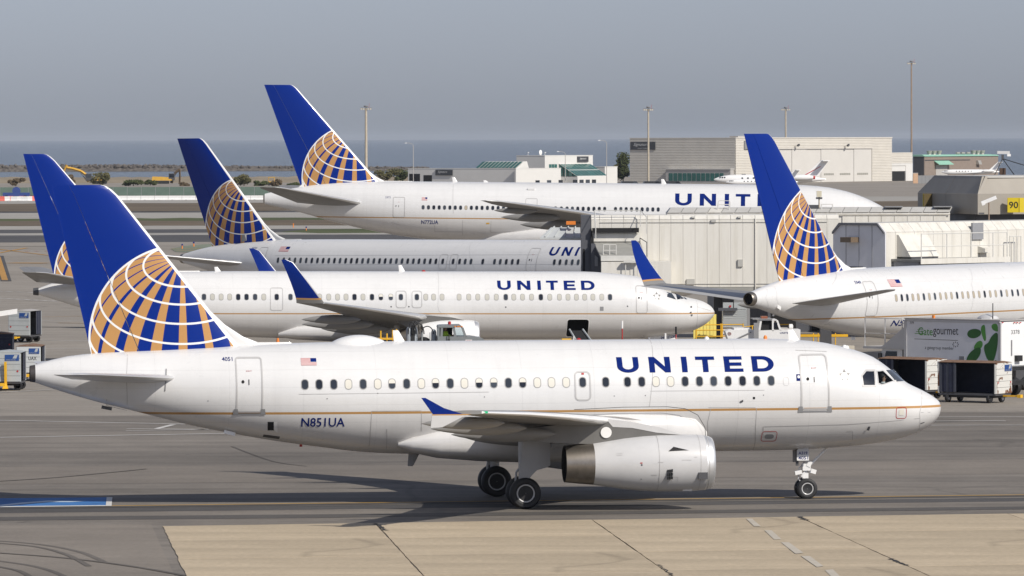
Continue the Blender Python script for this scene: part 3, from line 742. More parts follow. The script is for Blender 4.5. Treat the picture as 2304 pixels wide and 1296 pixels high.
        fl, ql = nozzle[-1]; nz.lathe(pr([(fl, ql), (fl - .015, ql * .94), (fl - .09, ql * .9), (fl - .1, .05)]), C, 'X', 36, 1, False, True)
        nz.build('exhaust_nozzle', [STEEL, NEARBLACK], e, 30)
        if pylon:
            MB().prism(pylon, lambda u, v, k: Vector((-u, side * y + (.19 if k else -.19), v))).build('pylon', PYLON, e)
        return e
    def wheel_mesh(s, r, w):
        key = (round(r, 2), round(w, 2))
        if not hasattr(Plane, '_wh'): Plane._wh = {}
        if key in Plane._wh: return Plane._wh[key]
        b = MB(); h = w / 2
        b.lathe([(-h * .8, r * .58), (-h, r * .68), (-h * .98, r * .86), (-h * .72, r * .965), (-h * .3, r), (h * .3, r), (h * .72, r * .965), (h * .98, r * .86), (h, r * .68), (h * .8, r * .58)], (0, 0, 0), 'Y', 36, 0)
        for sg in (-1, 1):
            b.lathe([(sg * h * .82, r * .58), (sg * h * .9, r * .55), (sg * h * .78, r * .48), (sg * h * .45, r * .44), (sg * h * .45, r * .22), (sg * h * .75, r * .2), (sg * h * .8, r * .02)], (0, 0, 0), 'Y', 30, 1, False, True)
            for k in range(9):
                an = 2 * math.pi * k / 9; b.box((r * .33 * math.cos(an), sg * h * .52, r * .33 * math.sin(an)), (.07 * r / .5, .03, .07 * r / .5), 2)
        Plane._wh[key] = b.mesh('wheel', [BLACK, LGREY, NEARBLACK], 35); return Plane._wh[key]
    def gear(s, name, a, y, ztop, offs, r, w, leg=0.13, brace=None, m=LGREY):
        b = MB(); b.tube((-a, y, ztop), (-a, y, r + .45), leg * 1.25, leg * 1.15, 14); b.tube((-a, y, r + .5), (-a, y, r - .05), leg * .8, leg * .8, 12)
        ys = [o[1] for o in offs]; xs = sorted(set(o[0] for o in offs))
        for x in xs: b.tube((-a + x, y + min(ys), r), (-a + x, y + max(ys), r), leg * .5, leg * .5, 10)
        if len(xs) > 1: b.tube((-a + xs[0], y, r), (-a + xs[-1], y, r), leg * .7, leg * .7, 10)
        if brace: b.tube((-a, y, r + .7), brace, leg * .5, leg * .5, 8)
        b.tube((-a - .25, y, r + .75), (-a - .28, y, r + .35), leg * .3, leg * .3, 6); b.tube((-a - .02, y, r + 1.0), (-a - .25, y, r + .75), leg * .3, leg * .3, 6); b.tube((-a - .28, y, r + .35), (-a, y, r + .05), leg * .3, leg * .3, 6)
        g = b.build(name, m, s.root, 35)
        for (x, yy) in offs: link('wheel', s.wheel_mesh(r, w), g, (-a + x, y + yy, r))
        return g
    def antenna(s, a, h, ch, name='antenna', z=None):
        z0 = s.ft(a) - .04 if z is None else z; sg = 1 if h > 0 else -1
        sec = [(Vector((-a, 0, z0)), ch, 0.16, Vector((0, 1, 0))), (Vector((-(a + ch * .55), 0, z0 + h * .9)), ch * .55, 0.14, Vector((0, 1, 0))), (Vector((-(a + ch * .66), 0, z0 + h)), ch * .40, 0.10, Vector((0, 1, 0)))]
        return foil(name, sec, WHITE if h > 0 else MGREY, s.root)
    def winglet(s, side, base, tip, chB, chT, y0, z0, y1, z1, mats, band=0.12, white=0.0):
        """blended winglet: pale root, gold line, navy blade, white leading edge"""
        P = []
        for k in (0, .10, .14, .3, .5, .75, .94, 1.0):
            yy = y0 + (y1 - y0) * (1 - (1 - k) ** 1.45); zz = z0 + (z1 - z0) * k ** 1.08
            P.append((k, base + (tip - base) * k ** 1.1 + (0.25 if k == 1 else 0), chB + (chT - chB) * k ** .9 - (0.25 if k == 1 else 0), yy, zz))
        def sec(p, q):
            return (Vector((-p[1], side * p[3], p[4])), p[2], 0.085, q)
        S_ = []
        for i, p in enumerate(P):
            j, k = min(i + 1, len(P) - 1), max(i - 1, 0); d = Vector((0, side * (P[j][3] - P[k][3]), P[j][4] - P[k][4])).normalized()
            S_.append(sec(p, Vector((0, -d.z * side, d.y * side)).normalized()))
        r = foil('winglet', S_[2:], mats[0], s.root, .06, 1.0); foil('leading_edge', S_[2:], mats[1], r, 0, .06, 7)
        foil('gold_band', S_[1:3], GOLD, r, 0, 1.0); foil('winglet_root', S_[:2], WINGG, r, 0, 1.0)
        return r
def cut(obj, cutters, inner):
    """real openings in a skin"""
    for c in cutters:
        md = obj.modifiers.new('cut', 'BOOLEAN'); md.operation = 'DIFFERENCE'; md.object = c; md.solver = 'EXACT'
    dg = bpy.context.evaluated_depsgraph_get(); dg.update()
    me = bpy.data.meshes.new_from_object(obj.evaluated_get(dg)); obj.modifiers.clear(); old = obj.data; obj.data = me
    for c in cutters: bpy.data.objects.remove(c)
    return me
# ================================================================== the near twin-jet on the taxiway
v = at(2117, 925, 220.35)
A = Plane('airliner', 'nearest white airliner taxiing on the yellow line, numbered N851UA', (v.x, v.y), R(8), 0.0, 16.3, 33.66)
A.profile([(0, 3.36), (.05, 3.52), (.3, 3.75), (.64, 3.95), (1.36, 4.31), (1.99, 4.83), (2.68, 5.29), (3.57, 5.59), (4.72, 5.83), (6.2, 5.94), (7.5, 5.96), (20, 5.96), (23, 5.94), (25, 5.90), (26.5, 5.83), (29.3, 5.71), (31.5, 5.60), (32.6, 5.48), (33.66, 5.20)],
          [(0, 3.28), (.03, 3.18), (.17, 2.92), (.64, 2.55), (1.23, 2.30), (2.39, 2.05), (4.14, 1.88), (5.9, 1.81), (7.5, 1.80), (19, 1.80), (20.5, 1.83), (21.9, 1.92), (23.1, 2.08), (24.8, 2.32), (26.5, 2.63), (28.2, 2.99), (29.9, 3.44), (31.6, 3.88), (33.25, 4.40), (33.66, 4.55)],
          [(0, .04), (.12, .38), (.4, .72), (1, 1.10), (2, 1.48), (3.2, 1.76), (4.6, 1.92), (6, 1.975), (21, 1.975), (23, 1.93), (25.5, 1.72), (28, 1.38), (31, .90), (33, .46), (33.66, .34)])
LIVA = livery('livery_white_gold_grey', 3.42, 0.085)
fus = A.fuselage(LIVA)
# cockpit side windows are real openings with a dark flight deck behind
CP1 = [(1944, 866), (1941, 846), (1949, 836), (1966, 836), (1968, 866)]
CP2 = [(1974, 836), (1987, 835), (2010, 857), (1984, 865), (1977, 862)]
cutters = []
for pl in (CP2,):
    q = [A.onskin(*p) for p in pl]
    c = MB().prism(q, lambda u, vv, k: Vector((-u, -2.4 if k == 0 else -0.42, vv))).build('cutter', NEARBLACK, A.root)
    cutters.append(c)
for c in cutters:
    md = fus.modifiers.new('cut', 'BOOLEAN'); md.operation = 'DIFFERENCE'; md.object = c; md.solver = 'EXACT'; md.material_mode = 'TRANSFER'
bpy.context.view_layer.update()
dg = bpy.context.evaluated_depsgraph_get()
me = bpy.data.meshes.new_from_object(fus.evaluated_get(dg)); fus.modifiers.clear(); fus.data = me
for c in cutters: bpy.data.objects.remove(c)
def grow(q, d):
    cx = sum(p[0] for p in q) / len(q); cz = sum(p[1] for p in q) / len(q)
    return [(cx + (p[0] - cx) * d, cz + (p[1] - cz) * d) for p in q]
q1 = [A.onskin(*p) for p in CP1]; V, Fs = ring2d(grow(q1, 1.32), grow(q1, 1.05)); cw = A.decal('cockpit_window', V, Fs, GREYLINE, 0.012)
A.decal('pane', q1, [tuple(range(5))], GLASS, 0.012, parent=cw)
q2 = [A.onskin(*p) for p in CP2]; V, Fs = ring2d(grow(q2, 1.16), grow(q2, 1.0)); cw2 = A.decal('cockpit_window', V, Fs, LGREY, 0.012)
t = NT('clear_pane'); g1 = t.n('ShaderNodeBsdfTransparent'); g2 = t.n('ShaderNodeBsdfGlossy'); g2.inputs['Roughness'].default_value = 0.02; g1.inputs[0].default_value = (.72, .78, .80, 1)
fr = t.n('ShaderNodeFresnel'); fr.inputs[0].default_value = 1.35; mx = t.n('ShaderNodeMixShader'); t.t.links.new(fr.outputs[0], mx.inputs[0]); t.t.links.new(g1.outputs[0], mx.inputs[1]); t.t.links.new(g2.outputs[0], mx.inputs[2])
t.t.links.new(mx.outputs[0], t.t.nodes['Material Output'].inputs[0]); CLEAR = t.mat
A.decal('pane', q2, [tuple(range(5))], CLEAR, 0.006, parent=cw2)
A.patch('windscreen', [(1994, 833), (2013, 833), (2036, 857.5), (2016, 858.5)], GLASS, 0.014, dz=.05, dx=.06)
# the pilot, seen through the side window
SKIN = mat('skin', (0.42, 0.24, 0.16), 0.55, var=0.05); HAIR = mat('dark_hair', (0.02, 0.015, 0.012), 0.7, var=0); SHIRT = mat('white_shirt', (0.75, 0.75, 0.73), 0.7, var=0.05)
pa, pz = A.loc(1987, 851, 0.95)
pil = empty('person', (0, 0, 0), 0, 'pilot in white shirt and dark sunglasses behind the nearest cockpit window', 'person')
def lump(b, c, rs, mi=0, n=14, k=8):
    rings = []
    for i in range(k + 1):
        a = math.pi * i / k; rr = max(math.sin(a), .04)
        rings.append([Vector((c[0] + rs[0] * rr * math.cos(2 * math.pi * j / n), c[1] + rs[1] * rr * math.sin(2 * math.pi * j / n), c[2] - rs[2] * math.cos(a))) for j in range(n)])
    b.loft(rings, mi)
bm_ = MB(); hx, hy, hz = -pa, -0.95, pz
bo = MB()
rings = []
for z, rx, ry, dx in ((-.62, .17, .21, -.02), (-.40, .16, .22, -.02), (-.24, .14, .22, -.01), (-.17, .10, .17, 0), (-.125, .058, .065, .01), (-.07, .056, .06, .02), (-.03, .075, .065, .025), (.03, .095, .075, .015), (.09, .095, .078, .01), (.135, .075, .062, 0), (.16, .03, .03, 0)):
    rings.append([Vector((hx + dx + rx * math.cos(2 * math.pi * j / 16), hy + ry * math.sin(2 * math.pi * j / 16), hz + z)) for j in range(16)])
for i in range(len(rings) - 1): bo.loft(rings[i:i + 2], 1 if i < 4 else 0, i == 0, i == len(rings) - 2)
bo.box((hx + .115, hy, hz + .01), (.05, .03, .05))                                    # nose
bo.tube((hx + .02, hy - .2, hz - .22), (hx + .16, hy - .22, hz - .42), .055, .045, 8, 1); bo.tube((hx + .16, hy - .22, hz - .42), (hx + .40, hy - .12, hz - .36), .04, .03, 8, 0)
person_body = bo.build('body', [SKIN, SHIRT], pil, 50)
hb = MB(); lump(hb, (hx - .02, hy, hz + .085), (.108, .092, .10)); hb.build('hair', HAIR, pil, 60)
MB().bx(hx + .06, hx + .115, hy - .085, hy + .085, hz + .03, hz + .062).build('sunglasses', NEARBLACK, pil)
MB().bx(hx + .05, hx + .14, hy - .03, hy + .03, hz - .45, hz - .13).build('tie', NEARBLACK, pil)
pil.matrix_world = A.M
MB().box((hx + .36, -1.05, hz - .17), (.26, .02, .16), ry=-.25).build('sun_visor', WHITE, A.root)
# tail cone, fin, stabilizers
ap = MB(); rg = []
for a in (33.655, 33.85):
    zt, zb, w = A.ft(33.66), A.fb(33.66), A.fw(33.66); k = 1.0 if a < 33.7 else .90
    rg.append([Vector((-a, w * k * math.cos(2 * math.pi * i / 28), (zt + zb) / 2 + (zt - zb) / 2 * k * math.sin(2 * math.pi * i / 28))) for i in range(28)])
ap.loft(rg, 0, True, False); ap.loft([rg[1], [p + Vector((.12, 0, 0)) for p in rg[1]]], 1, False, True)
ap.build('apu_exhaust', [mat('exhaust_grey', (.10, .09, .085), .45, .5), NEARBLACK], A.root, 30)
GA = globe('fin_globe', -28.27, 6.12, 3.44, 0.075)
A.fin(26.05, 31.62, 5.62, 30.92, 33.03, 11.74, GA, fillet=2.0)
for sd in (-1, 1): A.stab(sd, 28.45, 3.9, 0.9, 4.70, 32.15, 1.25, 6.22, 5.08, LGREY)
A.decal('stabilizer_seal', [(29.0, 4.25), (29.04, 4.25), (28.98, 5.05), (28.94, 5.05)], [(0, 1, 2, 3)], MGREY, .02)
# wings and engines
AW = [(10.9, 6.6, 1.6, 2.75), (12.2, 5.1, 3.6, 2.98), (13.45, 3.95, 5.9, 3.25), (15.4, 2.95, 9.8, 3.58), (17.3, 2.25, 13.2, 3.85), (19.2, 1.62, 16.4, 4.06), (19.45, 1.45, 16.95, 4.1)]
FA = [(14.6, 18.3, 3.4, 2.55, .30), (15.4, 19.2, 6.3, 2.82, .27), (17.0, 20.4, 10.0, 3.22, .24), (18.2, 21.1, 13.0, 3.55, .21)]
for sd in (-1, 1):
    w = A.wing(sd, AW, fairings=FA, lew=.06, le_m=WHITE)
    b = MB(); fz = [(20.2, 4.06), (21.22, 4.06), (21.62, 4.62), (21.48, 4.62), (20.85, 4.27)]
    b.prism(fz, lambda u, vv, k: Vector((-u, sd * (17.0 if k == 0 else 17.07) + sd * (vv - 4.05) * .10, vv)), 0)
    fe = b.build('wingtip_fence', [BLUE], w)
    MB().prism([(20.1, 4.02), (21.25, 4.02), (21.25, 4.058), (19.9, 4.058)], lambda u, vv, k: Vector((-u, sd * (16.998 if k == 0 else 17.073), vv))).build('gold_band', GOLD, fe)
    MB().prism([(20.1, 4.018), (21.25, 4.018), (21.3, 3.60), (20.9, 3.62), (20.5, 3.82)], lambda u, vv, k: Vector((-u, sd * (16.998 if k == 0 else 17.072), vv))).build('lower_fence', LGREY, fe)
    MB().box((-19.42, sd * 16.75, 4.10), (.22, .18, .07)).build('navigation_light', GREENMAT if sd < 0 else RED, w)
    e = A.engine(sd, 9.66, 5.75, 1.70, 5.38, 1.03, [(0, .87), (.02, .92), (.06, .965), (.12, .985), (.22, 1.0), (.36, 1.0), (.48, .965), (.6, .90), (.7, .82), (.81, .735)],
             [(.81, .735), (.82, .73), (.9, .695), (.955, .665), (1.0, .64)],
             [(10.75, 2.70), (11.6, 2.98), (12.6, 3.18), (13.6, 3.30), (16.8, 2.95), (17.2, 2.66), (15.9, 2.50), (14.2, 2.42), (13.4, 2.45), (12.4, 2.66)])
    MB().lathe([(-.02, .20), (0, .20)], (-13.55, sd * 5.98, 2.83), 'Y', 20).build('access_cap', WHITE, e) if sd < 0 else None
    if sd < 0: near_engine = e
    MB().prism([(10.72, 2.70), (11.6, 2.99), (12.6, 3.19), (13.55, 3.31), (13.3, 3.02), (12.6, 2.98), (11.7, 2.80)], lambda u, vv, k: Vector((-u, sd * 5.75 + (.205 if k else -.205), vv + .004))).build('pylon_cap', LGREY, e)
    # intake strake, grille, scoop, drain mast on the cowl
    if sd < 0:
        MB().add([(-10.55, -6.62, 2.17), (-11.42, -6.66, 2.15), (-11.24, -6.84, 2.34), (-10.55, -6.62, 2.18)], [(0, 1, 2)]).build('strake', DGREY, e, recalc=False)
        b = MB()
        for i in range(3):
            for j in range(3): b.box((-11.28 - i * .075, -5.75 - 1.0, 1.22 + j * .13 - i * .01), (.045, .10, .105), 0)
        b.build('grille', NEARBLACK, e)
        MB().box((-10.15, -5.75 - .92, 1.28), (.34, .14, .24)).build('vent', DGREY, e)
        MB().box((-10.62, -6.12, .76), (.34, .05, .12), rx=.6).build('drain_plate', WHITE, e)
        b = MB()
        for f in (.045, .105, .385):      # cowl joints
            rr = pchip(*zip(*[(0, .87), (.02, .92), (.06, .965), (.12, .985), (.22, 1.0), (.36, 1.0), (.48, .965), (.6, .90), (.7, .82), (.81, .735)]))(f) * 1.03 + .004
            b.lathe([(-f * 5.38 - .010, rr), (-f * 5.38 + .010, rr)], (-9.66, -5.75, 1.70), 'X', 40, 0, False, False)
        b.build('cowl_joint', PANELLINE, e)
# cowl latches, warning marks and hatch lines on the near engine
eprof = pchip(*zip(*[(0, .87), (.02, .92), (.06, .965), (.12, .985), (.22, 1.0), (.36, 1.0), (.48, .965), (.6, .90), (.7, .82), (.81, .735)]))
def cowl_mark(f0, f1, an0, an1, m, nm='cowl_mark'):
    n = 6; V = []
    for i in range(n + 1):
        for (ff) in (f0, f1):
            an = R(an0 + (an1 - an0) * i / n); rr = eprof(ff) * 1.03 + .006
            V.append(Vector((-9.66 - ff * 5.38, -5.75 - rr * math.cos(an), 1.70 + rr * math.sin(an))))
    MB().add(V, [(2 * i, 2 * i + 1, 2 * i + 3, 2 * i + 2) for i in range(n)]).build(nm, m, near_engine, recalc=False)
for f0, f1, a0_, a1_, m_ in ((.17, .235, 8, 9, PANELLINE), (.36, .395, 4, 5, PANELLINE), (.13, .15, 14, 15, PANELLINE), (.40, .44, -22, -21, PANELLINE), (.50, .51, -2, 1, DGREY), (.50, .515, 2.5, 4.5, RED), (.50, .51, -33, -31.5, DGREY), (.63, .67, 22, 22.8, PANELLINE), (.63, .67, 26, 26.8, PANELLINE), (.40, .80, 1.5, 1.9, LGREY), (.26, .262, -38, -26, PANELLINE), (.30, .302, -38, -26, PANELLINE), (.26, .302, -26.4, -26, PANELLINE)):
    cowl_mark(f0, f1, a0_, a1_, m_)
# belly fairing
rings = []
for a, zt, zb, w in ((8.9, 2.9, 2.3, .5), (9.1, 3.2, 2.0, 1.55), (9.6, 3.42, 1.78, 1.98), (10.5, 3.55, 1.60, 2.10), (12, 3.60, 1.52, 2.14), (14, 3.55, 1.48, 2.16), (16, 3.35, 1.49, 2.15), (17.5, 3.15, 1.55, 2.10), (19, 2.85, 1.68, 1.98), (20, 2.58, 1.9, 1.7), (20.5, 2.35, 2.1, 1.3)):
    zc, h = (zt + zb) / 2, (zt - zb) / 2
    rings.append([Vector((-a, w * math.copysign(abs(math.cos(2 * math.pi * i / 40)) ** .6, math.cos(2 * math.pi * i / 40)), zc + h * math.copysign(abs(math.sin(2 * math.pi * i / 40)) ** .7, math.sin(2 * math.pi * i / 40)))) for i in range(40)])
MB().loft(rings).build('belly_fairing', LIVA, A.root, 35)
# radome, satellite dome, antennas
sd_ = MB(); rings = []
a0, a1 = A.loc(740, 770, 0)[0], A.loc(872, 770, 0)[0]
for i in range(15):
    u = i / 14; hh = .36 * (math.sin(math.pi * u) ** .62) + .012; ww = .62 * math.sin(math.pi * u) ** .55 + .02; a = a0 + (a1 - a0) * u
    rings.append([Vector((-a, ww * math.cos(math.pi * j / 14), A.ft(a) - .12 + hh * math.sin(math.pi * j / 14))) for j in range(15)])
sd_.loft(rings, 0, True, True, True); sd_.build('satellite_dome', WHITE, A.root, 40)
for px in (912, 1800): A.antenna(A.loc(px, 768, 0)[0], .44, .42)
for px in (1590, 1900, 1905): MB().lathe([(-.07, .10), (0, .09), (.05, .05), (.06, .01)], (-A.loc(px, 765, 0)[0], 0, A.ft(A.loc(px, 765, 0)[0]) + .03), 'Z', 12).build('antenna_stub', WHITE, A.root, 40)
MB().lathe([(-.05, .07), (.04, .07), (.10, .03)], (-A.loc(1722, 765, 0)[0], 0, A.ft(7) + .02), 'Z', 12).build('beacon', ORANGE, A.root, 40)
A.antenna(A.loc(945, 1018, 0)[0], -.50, .42, 'drain_mast', 1.86)
# passenger windows
zw = 4.47
ws = [(686, 'D'), (718, 'D'), (751, 'D'), (784, 'L'), (817, 'D'), (850, 'L'), (882, 'H'), (915, 'D'), (948, 'L'), (980, 'H'), (1013, 'D'), (1045, 'L'), (1078, 'H'), (1111, 'H'), (1144, 'D'), (1176, 'H'), (1209, 'L'), (1241, 'L'), (1274, 'L'), (1363, 'D'),
      (1412, 'D'), (1444, 'D'), (1476, 'L'), (1509, 'L'), (1541.7, 'D'), (1574, 'D'), (1606, 'D'), (1638.5, 'D'), (1671, 'D'), (1703, 'D'), (1735.4, 'D')]
for px, st in ws: A.window(A.onskin(px, 862)[0], zw, 0.225, 0.335, st, None, .10)
dx_ = A.door(A.box(1293, 835, 1330, 902), .17, .055, False, vent=False, name='overwing_exit'); A.window(A.onskin(1311, 861)[0], zw, .225, .335, 'D', None, .10)
a, z = A.onskin(1311, 841); A.decal('placard', [(a - .045, z - .035), (a + .045, z - .035), (a + .045, z + .035), (a - .045, z + .035)], [(0, 1, 2, 3)], RED, .012, parent=dx_)
A.decal('window_plug', *ring2d(rrect(*A.box(1775, 848, 1762, 868), .09), rrect(*A.box(1774.3, 848.8, 1762.7, 867.2), .08)), GREYLINE, .005)
A.door(A.box(531, 803, 592, 928), .12, .055, sill=True)
A.door(A.box(1801, 796, 1866, 922), .16, .06, sill=True)
# lettering and small markings
bx = A.box(1388, 802.5, 1741, 837.5); A.text('airline_name', None, bx, TXTBLUE, VF=letters_united())
A.text('registration', 'N851UA', A.box(678, 940, 776, 960), TXTBLUE, bold=.012)
A.text('fleet_number', '4051', A.box(499, 803.5, 523, 812.5), TXTBLUE, bold=.01)
A.flag(A.box(677, 806, 712, 822))
def starlogo(P, cx, cy, r, m=DGREY):
    V, Fs = [], []; a0, z0 = P.onskin(cx, cy); s = r
    for k in range(5):
        th = math.pi / 2 + 2 * math.pi * k / 5; p = Vector((math.cos(th), math.sin(th))) * s; t_ = Vector((-p.y, p.x)).normalized()
        tip = p * 1.0; b1 = p * .52 + t_ * s * .30; b2 = p * .50 - t_ * s * .28
        i = len(V); V += [(a0 - q.x, z0 + q.y) for q in (tip, b1, b2)]; Fs.append((i, i + 1, i + 2))
    return P.decal('alliance_emblem', V, Fs, m, .008, dz=0, dx=0)
SILV = mat('silver_print', (0.22, 0.21, 0.20), 0.4, var=.1)
starlogo(A, 1900.5, 845, .235, SILV)
A.text('alliance_name', 'STAR ALLIANCE', A.box(1889, 858.5, 1918, 861.2), LGREY)
bx = A.box(1792, 842, 1802, 857); A.decal('placard', [(bx[0], bx[2]), (bx[1], bx[2]), (bx[1], bx[3]), (bx[0], bx[3])], [(0, 1, 2, 3)], TXTBLUE, .008)
a, z = A.onskin(1797, 848); c = arc(a, z, .05, .055, 0, 330, 10); A.decal('placard_emblem', c, [tuple(range(len(c)))], WHITE, .012, dz=0, dx=0)
def redbox(P, px0, py0, px1, py1, r=.10, w=.022):
    o = rrect(*P.box(px1, py0, px0, py1), r); bx = P.box(px1, py0, px0, py1); i = rrect(bx[0] + w, bx[1] - w, bx[2] + w, bx[3] - w, r - w); return P.decal('service_panel', *ring2d(o, i), RED, .008)
rb = redbox(A, 2016, 916, 2040, 942); bx = A.box(2023, 922, 2034, 934); A.decal('service_hatch', [(bx[0], bx[2]), (bx[1], bx[2]), (bx[1], bx[3]), (bx[0], bx[3])], [(0, 1, 2, 3)], SHADEW, .010, parent=rb)
rb = redbox(A, 1713, 970, 1748, 993); A.decal('service_hatch', rrect(*A.box(1741, 977, 1720, 987), .09), [tuple(range(20))], MGREY, .010, parent=rb)
A.lines('panel_seam', [[(1599, 920), (1592, 950), (1590, 1000)], [(1702, 918), (1700, 960), (1694, 1012)], [(1594, 917), (1700, 917)], [(1717, 960), (1905, 955), (2000, 948), (2070, 941)], [(1717, 960), (1717, 985)], [(2072, 878), (2069, 930), (2064, 975)],
            [(2072, 928), (2114, 927)], [(948, 928), (948, 970)], [(836, 928), (833, 975), (830, 1005)], [(836, 925), (948, 924)], [(285, 790), (284, 850), (286, 910)], [(672, 887), (1100, 882)], [(1461, 760), (1461, 915)], [(1463, 880), (1720, 878)], [(1790, 788), (1860, 791)],
            [(240, 898), (240, 912), (285, 923)], [(870, 965), (869, 1010)], [(1905, 970), (1918, 970), (1918, 990)]], .018)
A.lines('fairing_seam', [[(1290, 919), (1400, 914), (1500, 913), (1540, 917), (1568, 930), (1584, 955), (1587, 985)]], .02, DGREY, .20)
A.patch('cargo_vent', [(602, 949), (621, 949), (621, 968), (602, 968)], NEARBLACK, .010)
A.patch('drain_flap', [(616, 948), (624, 948), (624, 972), (616, 966)], WHITE, .03)
A.patch('static_port', [(1694, 893), (1699, 893), (1699, 898), (1694, 898)], NEARBLACK, .01); A.patch('probe', [(1664, 903), (1672, 899), (1672, 904), (1666, 906)], DGREY, .03)
A.patch('probe', [(1949, 966), (1953, 958), (1958, 958), (1955, 967)], DGREY, .05)
for px, py in ((736, 897), (468, 902), (850, 885), (1090, 893), (1382, 891), (1452, 890), (1718, 889)): A.patch('vent_hole', [(px - 1, py - 1), (px + 1, py - 1), (px + 1, py + 1), (px - 1, py + 1)], DGREY, .008)
A.lines('outflow_slot', [[(592, 980), (629, 985)]], .10, DGREY); A.lines('nose_mark', [[(2071, 953), (2080, 950)]], .03, DGREY)
MB().box((-A.loc(677, 1003, 0)[0], 0, A.fb(24) - .02), (.10, .06, .14)).build('beacon', RED, A.root)
MB().box((-A.loc(516, 975, .5)[0], -.6, A.fb(26.5) + .05), (.42, .05, .12), ry=.25).build('access_flap', WHITE, A.root)
MB().box((-A.loc(240, 912, .4)[0], -.4, 3.62), (.38, .06, .12), ry=.2).build('tail_vent', DGREY, A.root)
# landing gear
for sd in (-1, 1):
    g = A.gear('main_gear', 16.25, sd * 3.8, 2.7, [(0, -.47), (0, .47)], .575, .42, .15, (-15.0, sd * 2.2, 2.2))
    q = [A.loc(px, py, 4.35) for px, py in ((1178, 985), (1238, 985), (1238, 1047), (1230, 1052), (1208, 1058), (1198, 1068), (1190, 1078), (1167, 1078))]
    MB().prism(q, lambda u, vv, k: Vector((-u, sd * (4.30 if k == 0 else 4.36), vv))).build('gear_door', GEARG, g)
g = A.gear('nose_gear', 5.12, 0, 2.0, [(0, -.26), (0, .26)], .385, .22, .085, (-4.25, 0, 1.95), WHITE)
for nm_, c_, d_, ry_ in (('steering_unit', (-5.12, -.05, 1.18), (.30, .30, .26), 0), ('taxi_lamp', (-4.86, -.1, 1.02), (.20, .20, .16), .3), ('steering_ram', (-5.42, -.1, .98), (.26, .14, .14), -.2), ('strut_collar', (-5.15, 0, .86), (.22, .24, .20), 0), ('strut_bracket', (-5.02, -.12, 1.30), (.16, .2, .22), .5)):
    MB().box(c_, d_, ry=ry_).build(nm_, WHITE, g)
MB().tube((-5.3, -.1, .82), (-5.05, -.1, 1.2), .045, .045, 8).build('torque_link', WHITE, g, 30)
q0, q1_ = A.loc(1793, 1012, .45), A.loc(1820, 1036, .45)
gd = MB().prism([(q0[0], q1_[1]), (q1_[0], q1_[1]), (q1_[0], 1.9), (q0[0] - .1, 1.9), (q0[0], 1.82)], lambda u, vv, k: Vector((-u, -.45 if k == 0 else -.42, vv))).build('gear_door', LGREY, g)
MB().bx(-q0[0], -q1_[0], -.456, -.451, q1_[1], q1_[1] + .19).build('number_plate', WHITE, gd)
MB().bx(-5.55, -5.38, .30, .34, 1.35, 1.95).build('gear_door', MGREY, g); MB().box((-5.50, -.30, 1.62), (.10, .06, .75)).build('gear_door_edge', DGREY, g)
def flat_text(name, s, parent, x0, x1, z0, z1, y, m, bold=0.0, fy=None):
    V, Fs = text_mesh(s, bold); return MB().add([Vector((x0 + (x1 - x0) * u, y, z0 + (z1 - z0) * v_)) for u, v_ in V], Fs).build(name, m, parent, recalc=False)
flat_text('type_lettering', 'A319', gd, -q0[0] + .06, -q1_[0] - .06, 1.665, 1.775, -.456, TXTBLUE, .015); flat_text('number_lettering', '4051', gd, -q0[0] + .05, -q1_[0] - .03, q1_[1] + .035, q1_[1] + .155, -.4585, TXTBLUE, .015)
# ================================================================== the long single-aisle jet parked behind it
v = at(1607.5, 702, 360.0)
B = Plane('airliner', 'long airliner with blue winglets parked just behind the taxiing one, cargo hatch open', (v.x, v.y), R(5.5), R(-.33), 18, 41.0)
B.profile([(0, 2.90), (.06, 3.02), (.14, 3.15), (.4, 3.38), (.85, 3.60), (1.99, 3.87), (2.5, 4.02), (3.0, 4.20), (3.6, 4.62), (4.3, 4.95), (5.0, 5.12), (6.6, 5.28), (8, 5.37), (29, 5.37), (33, 5.33), (35.3, 5.26), (38.9, 4.93), (40.7, 4.45), (41.0, 4.32)],
          [(0, 2.78), (.14, 2.58), (.57, 2.17), (1.66, 1.68), (3.3, 1.42), (5.6, 1.28), (8, 1.27), (22, 1.27), (25, 1.30), (30, 1.48), (34, 2.15), (38.5, 3.17), (40.3, 3.74), (41.0, 3.95)],
          [(0, .05), (.15, .38), (.5, .72), (1.2, 1.12), (2.4, 1.48), (4, 1.74), (6, 1.87), (7.5, 1.88), (30, 1.88), (33, 1.66), (36, 1.25), (39, .72), (40.6, .36), (41, .2)])
LIVB = livery('livery_white_gold_grey', B.loc(1000, 706, 1.85)[1], 0.07)
fusB = B.fuselage(LIVB)
# open forward cargo hatch
q = [B.onskin(*p) for p in ((1277, 719), (1322.5, 719), (1321, 757), (1275, 757))]
bx_ = (min(p[0] for p in q), max(p[0] for p in q), min(p[1] for p in q), max(p[1] for p in q))
rr_ = rrect(*bx_, .14)
c = MB().prism(rr_, lambda u, vv, k: Vector((-u, -2.4 if k == 0 else -.3, vv))).build('cutter', NEARBLACK, B.root)
md = fusB.modifiers.new('cut', 'BOOLEAN'); md.operation = 'DIFFERENCE'; md.object = c; md.solver = 'EXACT'; md.material_mode = 'TRANSFER'
bpy.context.view_layer.update(); dg = bpy.context.evaluated_depsgraph_get()
me = bpy.data.meshes.new_from_object(fusB.evaluated_get(dg)); fusB.modifiers.clear(); fusB.data = me; bpy.data.objects.remove(c)
B.decal('cargo_hatch_frame', *ring2d(rrect(bx_[0] - .05, bx_[1] + .05, bx_[2] - .05, bx_[3] + .05, .17), rrect(*bx_, .14)), WHITE, .008)
GB = globe('fin_globe', -36.2, 5.05, 3.86, 0.078)
